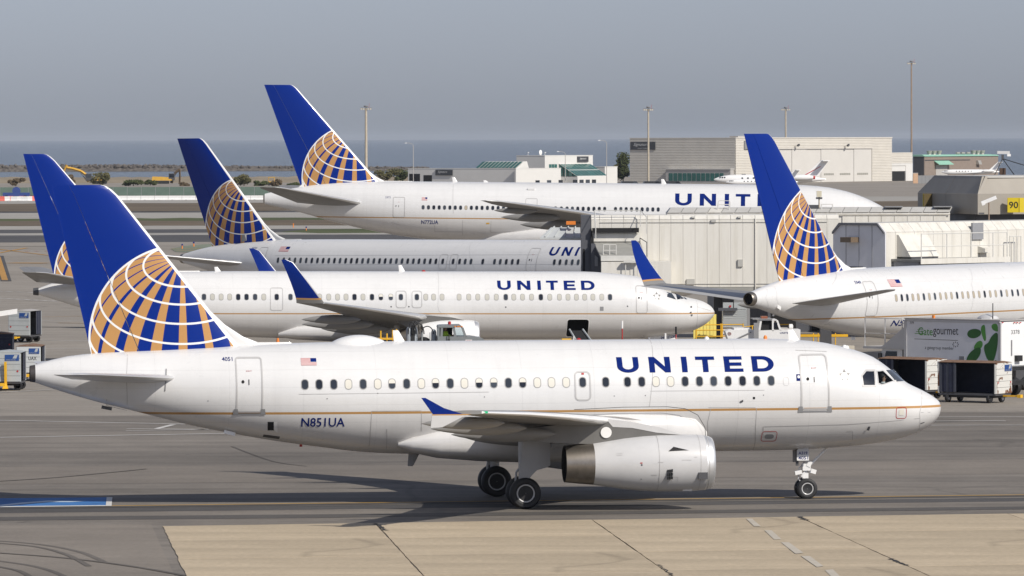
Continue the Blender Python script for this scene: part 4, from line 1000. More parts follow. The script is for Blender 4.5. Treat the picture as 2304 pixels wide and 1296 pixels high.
B.fin(33.9, 40.05, 5.0, 40.35, 41.9, 12.40, GB, fillet=2.9, lew=.03)
tl = B.loc(73, 614, 7.1)
for sd in (-1, 1): B.stab(sd, 37.4, 3.7, .75, 4.72, 40.75, 1.35, 7.15, 5.45, WINGG)
B_ap = MB().lathe([(-40.98, .24), (-41.3, .20), (-41.3, .12), (-41.1, .10)], (0, 0, 4.13), 'X', 20).build('apu_exhaust', DGREY, B.root, 40)
BW = [(15.6, 7.3, 1.6, 2.2), (17.2, 5.4, 4.0, 2.60), (18.4, 4.35, 5.6, 2.82), (20.6, 3.2, 9.6, 3.20), (22.9, 2.25, 13.6, 3.60), (24.85, 1.62, 17.0, 3.92)]
FB = [(20.0, 24.2, 4.0, 2.02, .34), (21.3, 25.6, 7.6, 2.40, .32), (22.3, 25.8, 10.8, 2.78, .27)]
for sd in (-1, 1):
    w = B.wing(sd, BW, fairings=FB)
    B.winglet(sd, 24.87, 26.85, 1.60, .55, 17.0, 3.92, 17.85, 6.42, [BLUE, ALU if sd < 0 else WHITE])
    e = B.engine(sd, 14.85, 4.83, 1.55, 4.7, 1.02, [(0, .88), (.02, .93), (.06, .97), (.14, 1.0), (.3, 1.02), (.48, .99), (.62, .90), (.72, .80)],
                 [(.72, .64), (.85, .56), (1.0, .45)], [(15.3, 2.46), (16.4, 2.72), (18.2, 2.86), (20, 2.6), (19, 2.05), (17.0, 2.2)], cowl=WHITE, lip=.05)
    g = B.gear('main_gear', 19.6, sd * 2.86, 2.3, [(0, -.42), (0, .42)], .56, .40, .14, (-18.6, sd * 1.5, 1.7))
g = B.gear('nose_gear', 4.1, 0, 1.55, [(0, -.2), (0, .2)], .34, .20, .08, (-3.2, 0, 1.5), WHITE)
q = [B.loc(px, py, .42) for px, py in ((1458, 758), (1520, 748), (1523, 753), (1523, 775), (1458, 775))]
gd = MB().prism(q, lambda u, vv, k: Vector((-u, -.42 if k == 0 else -.40, vv))).build('gear_door', WHITE, g)
t0, t1 = B.loc(1487, 764, .42), B.loc(1521, 756, .42); tb = B.loc(1487, 764, .42)[1]
V, Fs = text_mesh('0468 ETOPS', .012)
MB().add([Vector((-(t0[0] + (t1[0] - t0[0]) * u), -.425, tb + .02 + .16 * v_ + .10 * u)) for u, v_ in V], Fs).build('number_lettering', TXTBLUE, gd, recalc=False)
# belly bulge and wing root fairing
rings = []
for a, zt, zb, w_ in ((15.6, 2.0, 1.5, 1.0), (16.2, 2.35, 1.22, 1.75), (17.2, 2.6, 1.12, 2.02), (20, 2.6, 1.08, 2.05), (23, 2.5, 1.12, 2.0), (25.5, 2.2, 1.25, 1.75), (26.6, 1.8, 1.4, 1.1)):
    zc, h = (zt + zb) / 2, (zt - zb) / 2; rings.append([Vector((-a, w_ * math.copysign(abs(math.cos(2 * math.pi * i / 32)) ** .7, math.cos(2 * math.pi * i / 32)), zc + h * math.copysign(abs(math.sin(2 * math.pi * i / 32)) ** .7, math.sin(2 * math.pi * i / 32)))) for i in range(32)])
MB().loft(rings).build('belly_fairing', LIVB, B.root, 35)
for px, h_ in ((498, .30), (912, .42)): B.antenna(B.loc(px, 610, 0)[0], h_, .38)
MB().lathe([(-.05, .12), (.03, .12), (.08, .06)], (-B.loc(953, 608, 0)[0], 0, 5.36), 'Z', 12).build('beacon', RED, B.root, 40)
zB = B.onskin(1000, 668.5)[1]
wl = [(459, 'D'), (478, 'L'), (497.6, 'L'), (516.7, 'L'), (536, 'D'), (554.7, 'D'), (574, 'D'), (593.5, 'L'), (593.5 + 0, None), (622.6, 'D'), (653.6, 'D'), (676, 'D'), (719, 'L'), (739.6, 'L'), (759.5, 'L'), (778.6, 'L'), (797.6, 'D'), (816.8, 'L'), (837, 'D'), (857, 'H'), (879.3, 'H'), (902, 'D'), (938, 'D'), (958, 'L'), (975.7, 'L'), (994.6, 'L'),
      (1033, 'L'), (1054.7, 'L'), (1075, 'L'), (1096, 'L'), (1116.7, 'L'), (1138, 'D'), (1156, 'L'), (1175.7, 'L'), (1196, 'L'), (1217, 'D'), (1237, 'L'), (1258.7, 'L'), (1278, 'L'), (1297, 'L'), (1315.5, 'L'), (1334, 'L'), (1354, 'L'), (1372.6, 'D')]
for px, st in wl:
    if st: B.window(B.onskin(px, 668.5)[0], zB, .23, .345, 'G' if st == 'L' else st, None, .09)
B.door(B.box(608, 647, 637, 699), .14, .04, False, vent=False)
for p0, p1 in ((890.5, 915), (926.5, 950)): B.door(B.box(p0, 654, p1, 693), .17, .045, False, vent=False, name='overwing_exit')
B.door(B.box(1431, 642, 1457, 705), .15, .05)
B.text('airline_name', None, B.box(1119, 631.5, 1338, 652.5), TXTBLUE, VF=letters_united())
starlogo(B, 1478, 667, .26, SILV)
for pl in ([(1499, 657), (1511, 660), (1521, 674), (1501, 668)], [(1519, 660.5), (1529, 664), (1539, 672), (1524, 674)], [(1537, 668), (1543, 670.5), (1546, 674), (1541, 673)]): B.patch('cockpit_window', pl, GLASS, .012)
B.patch('service_hatch', [(1350, 690), (1358, 690), (1358, 699), (1350, 699)], MGREY, .01)
for px, py in ((1555, 691), (1554, 703), (1556, 709)): B.patch('probe', [(px - 2, py - 1), (px + 2, py - 2), (px + 2, py + 2), (px - 1, py + 1)], DGREY, .04)
for px, py in ((1138, 691), (880, 690), (920, 690), (1412, 689)): B.patch('static_port', [(px - 1.4, py - 1.4), (px + 1.4, py - 1.4), (px + 1.4, py + 1.4), (px - 1.4, py + 1.4)], DGREY, .008)
B.lines('radome_seam', [[(1567, 676), (1567, 735)], [(1568, 690), (1600, 700)]], .02)
B.lines('panel_seam', [[(985, 690), (988, 700), (992, 703)], [(985, 612), (985, 690)]], .015)

# ================================================================== two sister jets, both seen at a slant
def jet757(name, label, tail, tailY, psi, pitch, winglets, dz=0.0):
    v = at(tail[0], tail[1], tailY)
    P = Plane(name, label, (v.x + 47.3 * math.cos(psi), v.y + 47.3 * math.sin(psi)), psi, pitch, 22, 47.0)
    P.profile([(0, 3.75), (.15, 4.0), (.6, 4.4), (1.6, 4.9), (2.6, 5.45), (3.6, 5.95), (5.2, 6.3), (7.5, 6.45), (31, 6.45), (35, 6.43), (38, 6.38), (41, 6.22), (44, 5.95), (45.8, 5.65), (47, 5.38)],
              [(0, 3.65), (.15, 3.4), (.6, 3.05), (1.6, 2.75), (3.2, 2.52), (5.5, 2.43), (8, 2.43), (29, 2.43), (32, 2.48), (35, 2.68), (38, 2.98), (40.2, 3.33), (44, 4.02), (47, 4.68)],
              [(0, .05), (.15, .35), (.6, .75), (1.6, 1.2), (3, 1.58), (5, 1.82), (7, 1.88), (32, 1.88), (35.5, 1.75), (39, 1.42), (42, 1.05), (45, .66), (47, .36)])
    LV = livery('livery_white_gold_grey', 3.86, 0.075); P.fuselage(LV)
    P.fin(37.9, 44.4, 6.1, 45.15, 47.65, 13.6, globe('fin_globe', -41.15, 7.0, 3.86, .076), fillet=2.4, lew=.032)
    for sd in (-1, 1): P.stab(sd, 40.2, 4.4, 1.0, 4.75, 44.75, 1.35, 7.6, 5.58, STABG)
    MB().lathe([(-46.98, .37), (-47.25, .34), (-47.3, .30), (-47.05, .27)], (0, 0, 5.03), 'X', 24, 0, False, True).build('apu_exhaust', STEEL, P.root, 40)
    MB().lathe([(-47.06, .001), (-47.07, .27)], (0, 0, 5.03), 'X', 24).build('apu_duct', NEARBLACK, P.root)
    WG = [(17.0, 8.2, 1.6, 3.0), (19.0, 6.2, 4.6, 3.35), (20.4, 4.9, 7.2, 3.70 - dz * .3), (23.6, 3.3, 13.0, 4.40 - dz * .7), (26.2, 2.0, 18.2, 5.0 - dz), (26.6, 1.8, 19.0, 5.1 - dz)]
    for sd in (-1, 1):
        w = P.wing(sd, WG, fairings=[(23, 27, 4.6, 3.0, .36), (24, 28, 8.6, 3.55, .33), (25, 28.5, 13, 4.1, .28)])
        if winglets: P.winglet(sd, 26.62, 27.75, 2.3, .70, 19.0, 5.1, 20.2, 7.62, [BLUE, WHITE])
        P.engine(sd, 15.6, 6.5, 2.0, 5.6, 1.16, [(0, .88), (.02, .93), (.06, .97), (.14, 1.0), (.34, 1.0), (.5, .95), (.65, .85), (.75, .76)], [(.75, .72), (.9, .62), (1.0, .55)], [(16.2, 3.1), (17.6, 3.5), (20, 3.75), (22, 3.4), (20.5, 2.6), (18, 2.8)], cowl=LGREY)
        P.gear('main_gear', 23.2, sd * 3.66, 3.3, [(-.57, -.43), (-.57, .43), (.57, -.43), (.57, .43)], .5, .36, .16, (-22, sd * 2, 2.8))
    P.gear('nose_gear', 5.0, 0, 2.7, [(0, -.25), (0, .25)], .39, .24, .09, (-4.0, 0, 2.6))
    MB().box((-41.0, 0, 6.26), (.5, .1, .3)).build('tail_beacon', WHITE, P.root)
    return P
C_ = jet757('airliner', 'shaded slanting airliner whose dark navy tail stands left of the tallest tail', (410, 575), 423, R(-40), R(.35), False, 1.0)
zC = C_.onskin(900, 587.5)[1]
for i in range(29): C_.window(C_.onskin(380 + (807 + 41.8 * i) / 3.29, 587.5)[0], zC, .20, .36, 'D', None, .09)
for px in (380 + 2028 / 3.29, 380 + 2105 / 3.29, 1034.3, 1047, 1060, 1086.6, 1113, 1126, 1139.5, 1153, 1166, 1247.7, 1260.5, 1274.5, 1288, 1301.5, 1316, 1329): C_.window(C_.onskin(px, 587.5)[0], zC, .20, .36, 'D', None, .09)
for p0, p1 in ((988, 1006), (1012, 1029)): C_.door(C_.box(p0, 572, p1, 606), .16, .035, False, vent=False, name='overwing_exit')
C_.door(C_.box(579, 556, 597, 610), .14, .035); C_.door(C_.box(1185, 558, 1208, 618), .14, .035)
a0_ = C_.onskin(1236, 568)[0]; z0_, z1_ = C_.onskin(1270, 575.5)[1], C_.onskin(1270, 556)[1]
hgt = (z1_ - z0_); C_.text('airline_name', None, (a0_, a0_ - hgt * 9.7, z0_, z1_), TXTBLUE, VF=letters_united())
C_.flag(C_.box(629, 555, 651, 566)); C_.text('fleet_number', '5420', C_.box(567.5, 556, 578.5, 560), TXTBLUE)
C_.lines('panel_seam', [[(620, 575), (1210, 573)], [(640, 596), (930, 594), (1300, 595)], [(1070, 540), (1068, 605)]], .02, LGREY)
MB().hexa([(-41.35, -.2, 6.05), (-40.75, -.2, 6.1), (-40.75, -.02, 6.2), (-41.35, -.02, 6.2)], [(-41.0, -.5, 6.75), (-40.75, -.5, 6.75), (-40.75, -.15, 6.8), (-41.0, -.15, 6.8)]).build('rudder_hatch', MGREY, C_.root)
D5 = jet757('airliner', 'slanting airliner at right with bright blue tail beside the catering truck', (1683, 672), 307, R(54.5), 0, True)
zE = D5.onskin(2100, 667)[1]
sts = 'TDDTTDTDTTTDTTTTDTTDTDDTDTDDTT'
for i in range(30):
    px = 1604 + (1358 + 41.0 * i) / 3.29; D5.window(D5.onskin(px, 671 - i * .37)[0], zE, .19, .36, sts[i], None, .09)
D5.door(D5.box(1950, 632, 1976, 711), .16, .05)
bf = D5.box(2000, 629, 2027, 645); D5.flag(bf)
D5.text('fleet_number', '5949', D5.box(1922.5, 632, 1937, 639), TXTBLUE, bold=.01)
zr = D5.onskin(2025, 733)[1], D5.onskin(2025, 720)[1]; ar = D5.onskin(2007, 727)[0]
D5.text('registration', 'N549UA', (ar, ar - 3.2, zr[0], zr[1]), TXTBLUE, bold=.012)
D5.lines('tail_seam', [[(1716, 650), (1722, 670), (1721, 695)], [(1737, 645), (1746, 672), (1744, 702)], [(2180, 604), (2186, 640), (2184, 700)], [(1870, 611), (1872, 640)]], .03, LGREY)
MB().box((-45.2, -.55, 4.55), (.30, .06, .18), ry=.4).build('access_flap', WHITE, D5.root)
D5.patch('tail_light', [(1738, 706), (1742, 706), (1742, 710), (1738, 710)], WHITE, .03); D5.patch('inlet_vent', [(1915, 757), (1924, 757), (1924, 764), (1915, 764)], WHITE, .02)
D5.lines('panel_seam', [[(2190, 735), (2304, 730)], [(2040, 700), (2040, 712)]], .02)

# ================================================================== the wide-body behind everything
v = at(594, 447, 588.7); ps = R(-3)
D = Plane('airliner', 'largest airliner farthest back, with the tallest tail, numbered N772UA', (v.x + 63.7 * math.cos(ps), v.y + 63.7 * math.sin(ps)), ps, R(-.65), 32, 63.7)
D.profile([(0, 5.05), (.2, 5.4), (.9, 6.1), (2.2, 6.75), (3.35, 7.35), (4.6, 7.9), (6.2, 8.4), (8.5, 8.82), (11, 8.95), (50, 8.95), (54, 8.90), (58, 8.62), (61, 8.15), (63.2, 7.72), (63.7, 7.6)],
          [(0, 4.95), (.2, 4.55), (.9, 3.85), (2.2, 3.3), (4, 2.95), (7, 2.78), (10, 2.75), (38, 2.75), (42, 2.85), (46, 3.08), (49.7, 3.48), (53, 4.02), (57, 4.90), (59.8, 5.68), (63.0, 6.42), (63.7, 6.56)],
          [(0, .06), (.3, .8), (1, 1.5), (2.5, 2.2), (5, 2.8), (8, 3.05), (10, 3.1), (44, 3.1), (49, 2.8), (54, 2.15), (58, 1.45), (61, .85), (63.2, .36), (63.7, .28)])
LIVD = livery('livery_white_gold_grey', D.loc(1050, 491.5, 2.9)[1], 0.10); D.fuselage(LIVD)
D.fin(51.9, 60.1, 8.35, 60.9, 63.85, 18.42, globe('fin_globe', -54.75, 9.2, 5.3, .105), fillet=3.4, lew=.03)
for sd in (-1, 1): D.stab(sd, 53.5, 6.8, 1.6, 6.75, 61.2, 2.2, 10.75, 8.35, WINGG)
MB().bx(-63.85, -63.69, -.2, .2, 6.7, 7.45).build('apu_exhaust', STEEL, D.root)
DW = [(19.5, 13.5, 2.6, 4.3), (23.5, 10.0, 7.0, 4.85), (27.0, 7.4, 11.5, 5.4), (31.5, 5.2, 19, 6.3), (36.6, 3.0, 27.4, 7.1), (38.7, 1.6, 30.0, 7.4), (39.9, .6, 30.45, 7.45)]
for sd in (-1, 1):
    D.wing(sd, DW, fairings=[(28.5, 35.4, 6.5, 4.25, .60), (31.0, 37.7, 12, 4.95, .52), (33.4, 39.2, 18.6, 5.75, .44), (35.4, 39.6, 23.5, 6.45, .32)])
    D.engine(sd, 19.6, 9.6, 2.75, 7.2, 1.75, [(0, .88), (.02, .93), (.06, .97), (.14, 1.0), (.34, 1.0), (.5, .95), (.65, .85), (.75, .76)], [(.75, .68), (.9, .55), (1.0, .42)], [(20.5, 4.4), (22, 4.9), (26, 5.2), (29, 4.8), (26, 3.6), (23, 3.9)], cowl=LGREY)
    D.gear('main_gear', 33, sd * 5.5, 4.2, [(x, y) for x in (-1.45, 0, 1.45) for y in (-.7, .7)], .67, .5, .24, (-31, sd * 3.2, 3.4))
D.gear('nose_gear', 6.0, 0, 3.0, [(0, -.35), (0, .35)], .54, .36, .14, (-4.5, 0, 2.9))
rings = []
for a, zt, zb, w_ in ((20.5, 3.6, 2.7, 1.2), (21.5, 4.4, 2.45, 2.9), (23.5, 4.9, 2.3, 3.4), (30, 5.0, 2.25, 3.5), (36, 4.8, 2.35, 3.35), (40, 4.2, 2.6, 2.7), (42.5, 3.5, 2.8, 1.4)):
    zc, h = (zt + zb) / 2, (zt - zb) / 2; rings.append([Vector((-a, w_ * math.copysign(abs(math.cos(2 * math.pi * i / 32)) ** .7, math.cos(2 * math.pi * i / 32)), zc + h * math.copysign(abs(math.sin(2 * math.pi * i / 32)) ** .7, math.sin(2 * math.pi * i / 32)))) for i in range(32)])
MB().loft(rings).build('belly_fairing', LIVD, D.root, 35)
zD = D.onskin(1050, 467.4)[1]
pxs = [952 + i * 12.06 for i in range(18)] + [1288 + i * 12.1 for i in range(7)] + [1385 + i * 12.0 for i in range(9)] + [1250, 1263, 1276]
for i, px in enumerate(pxs): D.window(D.onskin(px, 468)[0], zD, .27, .40, 'T' if i in (8,) else 'D', None, .13)
D.door(D.box(884, 443, 911, 489), .16, .06); D.door(D.box(1182, 446, 1209, 494), .16, .06, False, vent=False); D.door(D.box(1615, 451, 1643, 497), .2, .06, False, vent=False)
D.text('airline_name', None, D.box(1519, 436.5, 1519 + 1014 * .268, 463.5), TXTBLUE, VF=letters_united())
D.text('registration', 'N772UA', D.box(948, 495.5, 986, 504), TXTBLUE, bold=.012); D.text('fleet_number', '2372', D.box(867, 442, 879, 446), TXTBLUE)
D.flag(D.box(949, 444, 961.5, 451))
D.lines('panel_seam', [[(978, 506), (978, 521)], [(978, 521), (1040, 522)], [(1041, 495), (1041, 530)], [(1105, 497), (1104, 523)], [(1104, 523), (1150, 521)], [(1020, 415), (1020, 480)], [(880, 500), (900, 506)]], .03)
D.patch('service_hatch', [(1094, 501), (1101, 501), (1101, 504), (1094, 504)], YEL, .012)
for px in (1030, 1500, 1100): D.antenna(D.loc(px, 408, 0)[0], .5 if px != 1100 else .22, .5)
MB().box((-D.loc(1195, 427, 2)[0], -1.9, 8.32), (.7, .3, .16)).build('antenna_fairing', WHITE, D.root)
MB().hexa([(-60.6, -.1, 8.1), (-59.8, -.1, 8.3), (-59.8, .1, 8.3), (-60.6, .1, 8.1)], [(-60.3, -.05, 8.3), (-59.8, -.05, 8.75), (-59.8, .05, 8.75), (-60.3, .05, 8.3)]).build('tail_antenna', WHITE, D.root)
# ------------------------------------------------------------------ buildings across the field
class Frame:
    """a building's own axes; x along its lit face, y into the building"""
    def __init__(s, name, px, Y, ang, label, cat, group=None, py=410):
        p = at(px, py, Y); s.root = empty(name, (p.x, p.y, 0), ang, label, cat, group); s.M = Matrix.Translation(s.root.location) @ Matrix.Rotation(ang, 4, 'Z'); s.Mi = s.M.inverted(); s.O = s.Mi @ CP
    def y(s, px, py, y=0.0):     # (x, z) where the line of sight meets the plane y
        d = s.Mi.to_3x3() @ ray(px, py); t = (y - s.O.y) / d.y; p = s.O + d * t; return p.x, p.z
    def x(s, px, py, x=0.0):     # (y, z) where it meets the plane x
        d = s.Mi.to_3x3() @ ray(px, py); t = (x - s.O.x) / d.x; p = s.O + d * t; return p.y, p.z
def ribbed(b, p0, p1, z0, z1, step=0.48, depth=0.10, out=None, mi=0):
    """corrugated siding between two plan points, ribs running level"""
    p0, p1 = Vector(p0), Vector(p1); n = Vector(out); prof = []; z = z0
    while z < z1 - 1e-3:
        zz = min(z + step, z1); prof += [(0, z), (depth, z + (zz - z) * .12), (depth, z + (zz - z) * .62), (0, z + (zz - z) * .74)]; z = zz
    prof.append((0, z1)); V = []
    for d, z in prof: V += [(*(p0 + n * d).xy, z), (*(p1 + n * d).xy, z)]
    b.add(V, [(2 * i, 2 * i + 1, 2 * i + 3, 2 * i + 2) for i in range(len(prof) - 1)], mi)
CREAM = mat('cream_siding', (0.62, 0.585, 0.52), 0.6, var=0.08, scale=0.3)
HDOOR = mat('hangar_door', (0.60, 0.575, 0.53), 0.55, var=0.05, scale=0.2)
STUCCO = mat('pale_stucco', (0.66, 0.645, 0.61), 0.7, var=0.05, scale=0.3)
STUCG = mat('grey_stucco', (0.42, 0.40, 0.375), 0.7, var=0.06, scale=0.3)
SLATE = mat('slate_sign', (0.05, 0.053, 0.06), 0.5, var=0.1)
TEAL = mat('green_glazing', (0.035, 0.13, 0.115), 0.12, var=0.25, scale=0.4)
BROWN = mat('brown_block', (0.25, 0.20, 0.165), 0.85, var=0.15, scale=1.2)
MINT = mat('mint_roof', (0.28, 0.52, 0.40), 0.5, var=0.1)
SIGNW = mat('sign_lettering', (0.62, 0.62, 0.6), 0.6, var=0)
A55 = R(55)
H = Frame('hangar', 1655, 1735, A55, 'big cream ribbed hangar with tall sliding doors behind the right-hand tail', 'hangar')
hr = H.root; LX, LY, HZ = 87.8, 37.2, 13.15
b = MB(); dx0, dx1, dz1 = H.y(1690, 400)[0], H.y(1962, 400)[0], 10.0
ribbed(b, (0, 0, 0), (dx0, 0, 0), 0, HZ, out=(0, -1, 0)); ribbed(b, (dx1, 0, 0), (LX, 0, 0), 0, HZ, out=(0, -1, 0)); ribbed(b, (dx0, 0, 0), (dx1, 0, 0), dz1, HZ, out=(0, -1, 0))
b.build('front_wall', CREAM, hr, recalc=False)
b = MB(); ribbed(b, (0, LY, 0), (0, 0, 0), 0, HZ, out=(-1, 0, 0)); b.build('side_wall', CREAM, hr, recalc=False)
MB().bx(.2, LX - .2, .6, LY, 0, HZ - .25).build('shell', STUCG, hr)
MB().bx(-.15, LX + .12, -.2, LY + .1, HZ, HZ + .28).build('parapet', CREAM, hr)
edges = [dx0] + [H.y(p, 400)[0] for p in (1735, 1783, 1816, 1848.5, 1884.5, 1922.5)] + [dx1]
for i in range(len(edges) - 1):
    st = .15 + .12 * (i % 2)
    d = MB().bx(edges[i] + .06, edges[i + 1] - .06, st, st + .2, 0.05, dz1 - .05).build('sliding_door', HDOOR, hr)
    if i >= 4:
        w_ = edges[i + 1] - edges[i]
        for k in range(6): MB().bx(edges[i] + w_ * (.18 + .105 * k), edges[i] + w_ * (.18 + .105 * k + .085), st - .03, st, 2.05, 2.65).build('pane', mat('dusty_pane', (.30, .29, .25), .3, var=.2), d)
MB().bx(dx1, dx1 + .25, -.03, .5, 0, dz1).build('door_jamb', CREAM, hr); MB().bx(dx0, dx1, -.05, .3, dz1 - .1, dz1 + .15).build('door_lintel', STUCG, hr)
for px in (1786, 1898): 
    x, z = H.y(px, 330); lp = MB(); lp.tube((x, -.1, z), (x + .2, -1.2, z + .3), .06); lp.box((x + .4, -1.4, z + .45), (.9, .5, .5), ry=-.4); lp.build('floodlight', DGREY, hr)
# low glazed lean-to on the shaded side
x0_, x1_ = H.x(1498, 400, -2.0)[0], H.x(1655, 400, -2.0)[0]
lt = MB().bx(-2.0, -.12, x1_ + 1.8, x0_, 0, 4.1).build('lean_to', STUCG, hr)
MB().bx(-2.25, 0, x1_ + 1.6, x0_ + .2, 4.1, 4.3).build('lean_to_roof', STUCCO, lt)
for i in range(12):
    y0 = H.x(1505 + i * 10.4, 400, -2.0)[0]; y1 = H.x(1505 + i * 10.4 + 8.6, 400, -2.0)[0]
    MB().bx(-2.06, -2.0, y1, y0, .7, 3.0).build('window_pane', TEAL, lt)
y0, y1 = H.x(1418.5, 328, -.3)[0], H.x(1474, 328, -.3)[0]; z0, z1 = H.x(1446, 337, -.3)[1], H.x(1446, 319, -.3)[1]
sg = MB().bx(-.32, -.1, y1, y0, z0, z1).build('sign_panel', SLATE, hr)
V, Fs = text_mesh('Signature'); MB().add([Vector((-.33, y0 - (y0 - y1) * (.10 + .60 * (u + .12 * v_)), z0 + (z1 - z0) * (.38 + .48 * v_))) for u, v_ in V], Fs).build('sign_lettering', SIGNW, sg, recalc=False)
V, Fs = text_mesh('FLIGHT SUPPORT'); MB().add([Vector((-.33, y0 - (y0 - y1) * (.30 + .46 * u), z0 + (z1 - z0) * (.12 + .11 * v_))) for u, v_ in V], Fs).build('sign_lettering', SIGNW, sg, recalc=False)
x, z = H.y(1673, 337); MB().bx(x, x + 7.5, -.5, -.1, z + .2, z + 2.6).build('sign_panel', MGREY, hr)
x, z = H.y(1668, 396); MB().bx(x, x + 2.2, -.16, -.1, z, z + .55).build('window_pane', GLASS, hr)
MB().bx(6, 12, 3, 6, HZ + .2, HZ + .75).build('roof_unit', STUCG, hr)
# annex with the open bay
x0, x1 = LX + .1, H.y(2054, 400, 2.0)[0]; az = 8.7
an = MB().bx(x0, x1, 2.5, 18, 0, az - .1).build('annex', STUCG, hr)
b = MB(); ribbed(b, (x0, 2.2, 0), (x1, 2.2, 0), 5.4, az, .5, .1, (0, -1, 0)); b.build('annex_siding', CREAM, an, recalc=False)
bx0, bx1 = H.y(2008, 400, 2.2)[0], H.y(2037.5, 400, 2.2)[0]
MB().bx(bx1, x1, 2.1, 2.5, 0, 5.4).build('annex_pier', STUCCO, an); MB().bx(x0, bx1, 2.12, 2.5, 4.7, 5.4).build('annex_beam', STUCCO, an)
MB().bx(x0, bx1, 2.30, 2.5, 3.0, 4.7).build('roller_door', STUCCO, an); MB().bx(x0, bx1, 2.45, 2.497, 0, 3.0).build('bay_opening', NEARBLACK, an)
MB().bx(x0 + 2, x0 + 4, 6, 8, az, az + 1.1).build('roof_unit', STUCG, an)

# airport terminal for private flights
T = Frame('terminal_building', 1226, 1690, A55, 'low white terminal building with green glazing and dark signs beyond the largest airliner', 'building')
tr = T.root
def tbox(name, pxL, pxC, pxR, ytop, yoff=0.0, m=STUCCO, cap=True):
    """block whose near corner shows at pxC"""
    x, _ = T.y(pxC, 400, yoff); xr = T.y(pxR, 400, yoff)[0]; yl = T.x(pxL, 400, x)[0]; z = T.y(pxC, ytop, yoff)[1]
    o = MB().bx(x, xr, yoff, yl, 0, z).build(name, m, tr)
    if cap: MB().bx(x - .06, xr + .06, yoff - .06, yl + .06, z, z + .18).build('coping', STUCCO, o)
    return o, x, xr, yl, z
main, mx0, mx1, my1, mz = tbox('tall_block', 1162, 1226, 1334, 351)
low, lx0, lx1, ly1, lz = tbox('low_wing', 918, 1160, 1170, 380, -6.0)
frn, fx0, fx1, fy1, fz_ = tbox('front_block', 1158, 1161, 1262, 380, -7.0)
end, ex0, ex1, ey1, ez = tbox('end_block', 1336, 1361, 1389, 376, -1.0)
# window strip of the tall block
for i in range(3):
    x0 = T.y(1235.5 + i * 6.2, 380, -.05)[0]; x1 = T.y(1240.8 + i * 6.2, 380, -.05)[0]; za, zb = T.y(1240, 389, 0)[1], T.y(1240, 369.5, 0)[1]
    MB().bx(x0, x1, -.08, .02, za, za + (zb - za) * .22).build('window_pane', TEAL, main); MB().bx(x0, x1, -.08, .02, za + (zb - za) * .27, zb).build('window_pane', TEAL, main)
# sloping conservatory with glazing bars
xa, xb = T.y(1257, 380, 0)[0], T.y(1326, 380, 0)[0]; zt, zb = mz - 2.2, mz - 5.9; dep = 6.5
ml = MB(); ml.add([(xa, -.03, zt), (xb, -.03, zt), (xb, -dep, zb), (xa, -dep, zb)], [(0, 1, 2, 3)]); cons = ml.build('conservatory_roof', STUCCO, tr, recalc=False)
for j in range(2):
    for i in range(9):
        u0, u1 = xa + (xb - xa) * (i + .08) / 9, xa + (xb - xa) * (i + .92) / 9; v0, v1 = (.06 + .47 * j), (.06 + .47 * j + .42)
        q = [(u, -dep * v_ - .03, zt + (zb - zt) * v_ + .08) for u, v_ in ((u0, v1), (u1, v1), (u1, v0), (u0, v0))]
        MB().hexa([Vector(p) - Vector((0, 0, .05)) for p in q], q).build('glass_pane', TEAL, cons)
for i in range(4): MB().add([(xa - .02, -dep * (i + .1) / 4, zb + .1), (xa - .02, -dep * (i + .9) / 4, zb + .1), (xa - .02, -dep * (i + .9) / 4, zt + (zb - zt) * (i + .9) / 4 - .05), (xa - .02, -dep * (i + .1) / 4, zt + (zb - zt) * (i + .1) / 4 - .05)], [(0, 1, 2, 3)]).build('glass_pane', TEAL, cons, recalc=False)
MB().bx(xa + .05, xb, -dep, 0, 0, zb).build('conservatory_base', STUCCO, cons)
# long roof light on the low wing
ya, yb = T.x(1163, 370, lx0 + 1)[0], T.x(1072, 370, lx0 + 1)[0]
rl = MB().hexa([(lx0 + .6, ya, lz), (lx0 + 7, ya, lz), (lx0 + 7, yb, lz), (lx0 + .6, yb, lz)], [(lx0 + 4.5, ya, lz + 2.1), (lx0 + 6, ya, lz + 2.1), (lx0 + 6, yb - 1, lz + 2.1), (lx0 + 4.5, yb - 1, lz + 2.1)]).build('roof_light', STUCCO, tr)
for i in range(11):
    v0, v1 = ya + (yb - ya) * (i + .1) / 11, ya + (yb - ya) * (i + .9) / 11
    MB().add([(lx0 + .62, v0, lz + .25), (lx0 + .62, v1, lz + .25), (lx0 + 4.15, v1, lz + 1.98), (lx0 + 4.15, v0, lz + 1.98)], [(0, 1, 2, 3)]).build('glass_pane', TEAL, rl, recalc=False).location = (-.18, 0, .06)
def dark_open(p0, p1, ya_, yb_, parent):
    y0, y1 = T.x(p0, 400, lx0)[0], T.x(p1, 400, lx0)[0]; MB().bx(lx0 - .03, lx0 + .1, y1, y0, T.x(p0, yb_, lx0)[1], T.x(p0, ya_, lx0)[1]).build('doorway', NEARBLACK, parent)
dark_open(921, 945, 391, 412, low); dark_open(953, 972, 394, 412, low)
y0, y1 = T.x(980, 388, lx0 - .2)[0], T.x(1018, 388, lx0 - .2)[0]; z0, z1 = T.x(1000, 394.5, lx0)[1], T.x(1000, 382, lx0)[1]
sg = MB().bx(lx0 - .3, lx0, y1, y0, z0, z1).build('sign_panel', SLATE, low)
V, Fs = text_mesh('Signature'); MB().add([Vector((lx0 - .31, y0 - (y0 - y1) * (.12 + .55 * (u + .12 * v_)), z0 + (z1 - z0) * (.34 + .5 * v_))) for u, v_ in V], Fs).build('sign_lettering', SIGNW, sg, recalc=False)
x0, z1 = T.y(1300, 352, -.3); x1, z0 = T.y(1324, 364, -.3); sg = MB().bx(x0, x1, -.35, 0, z0, z1).build('sign_panel', SLATE, main)
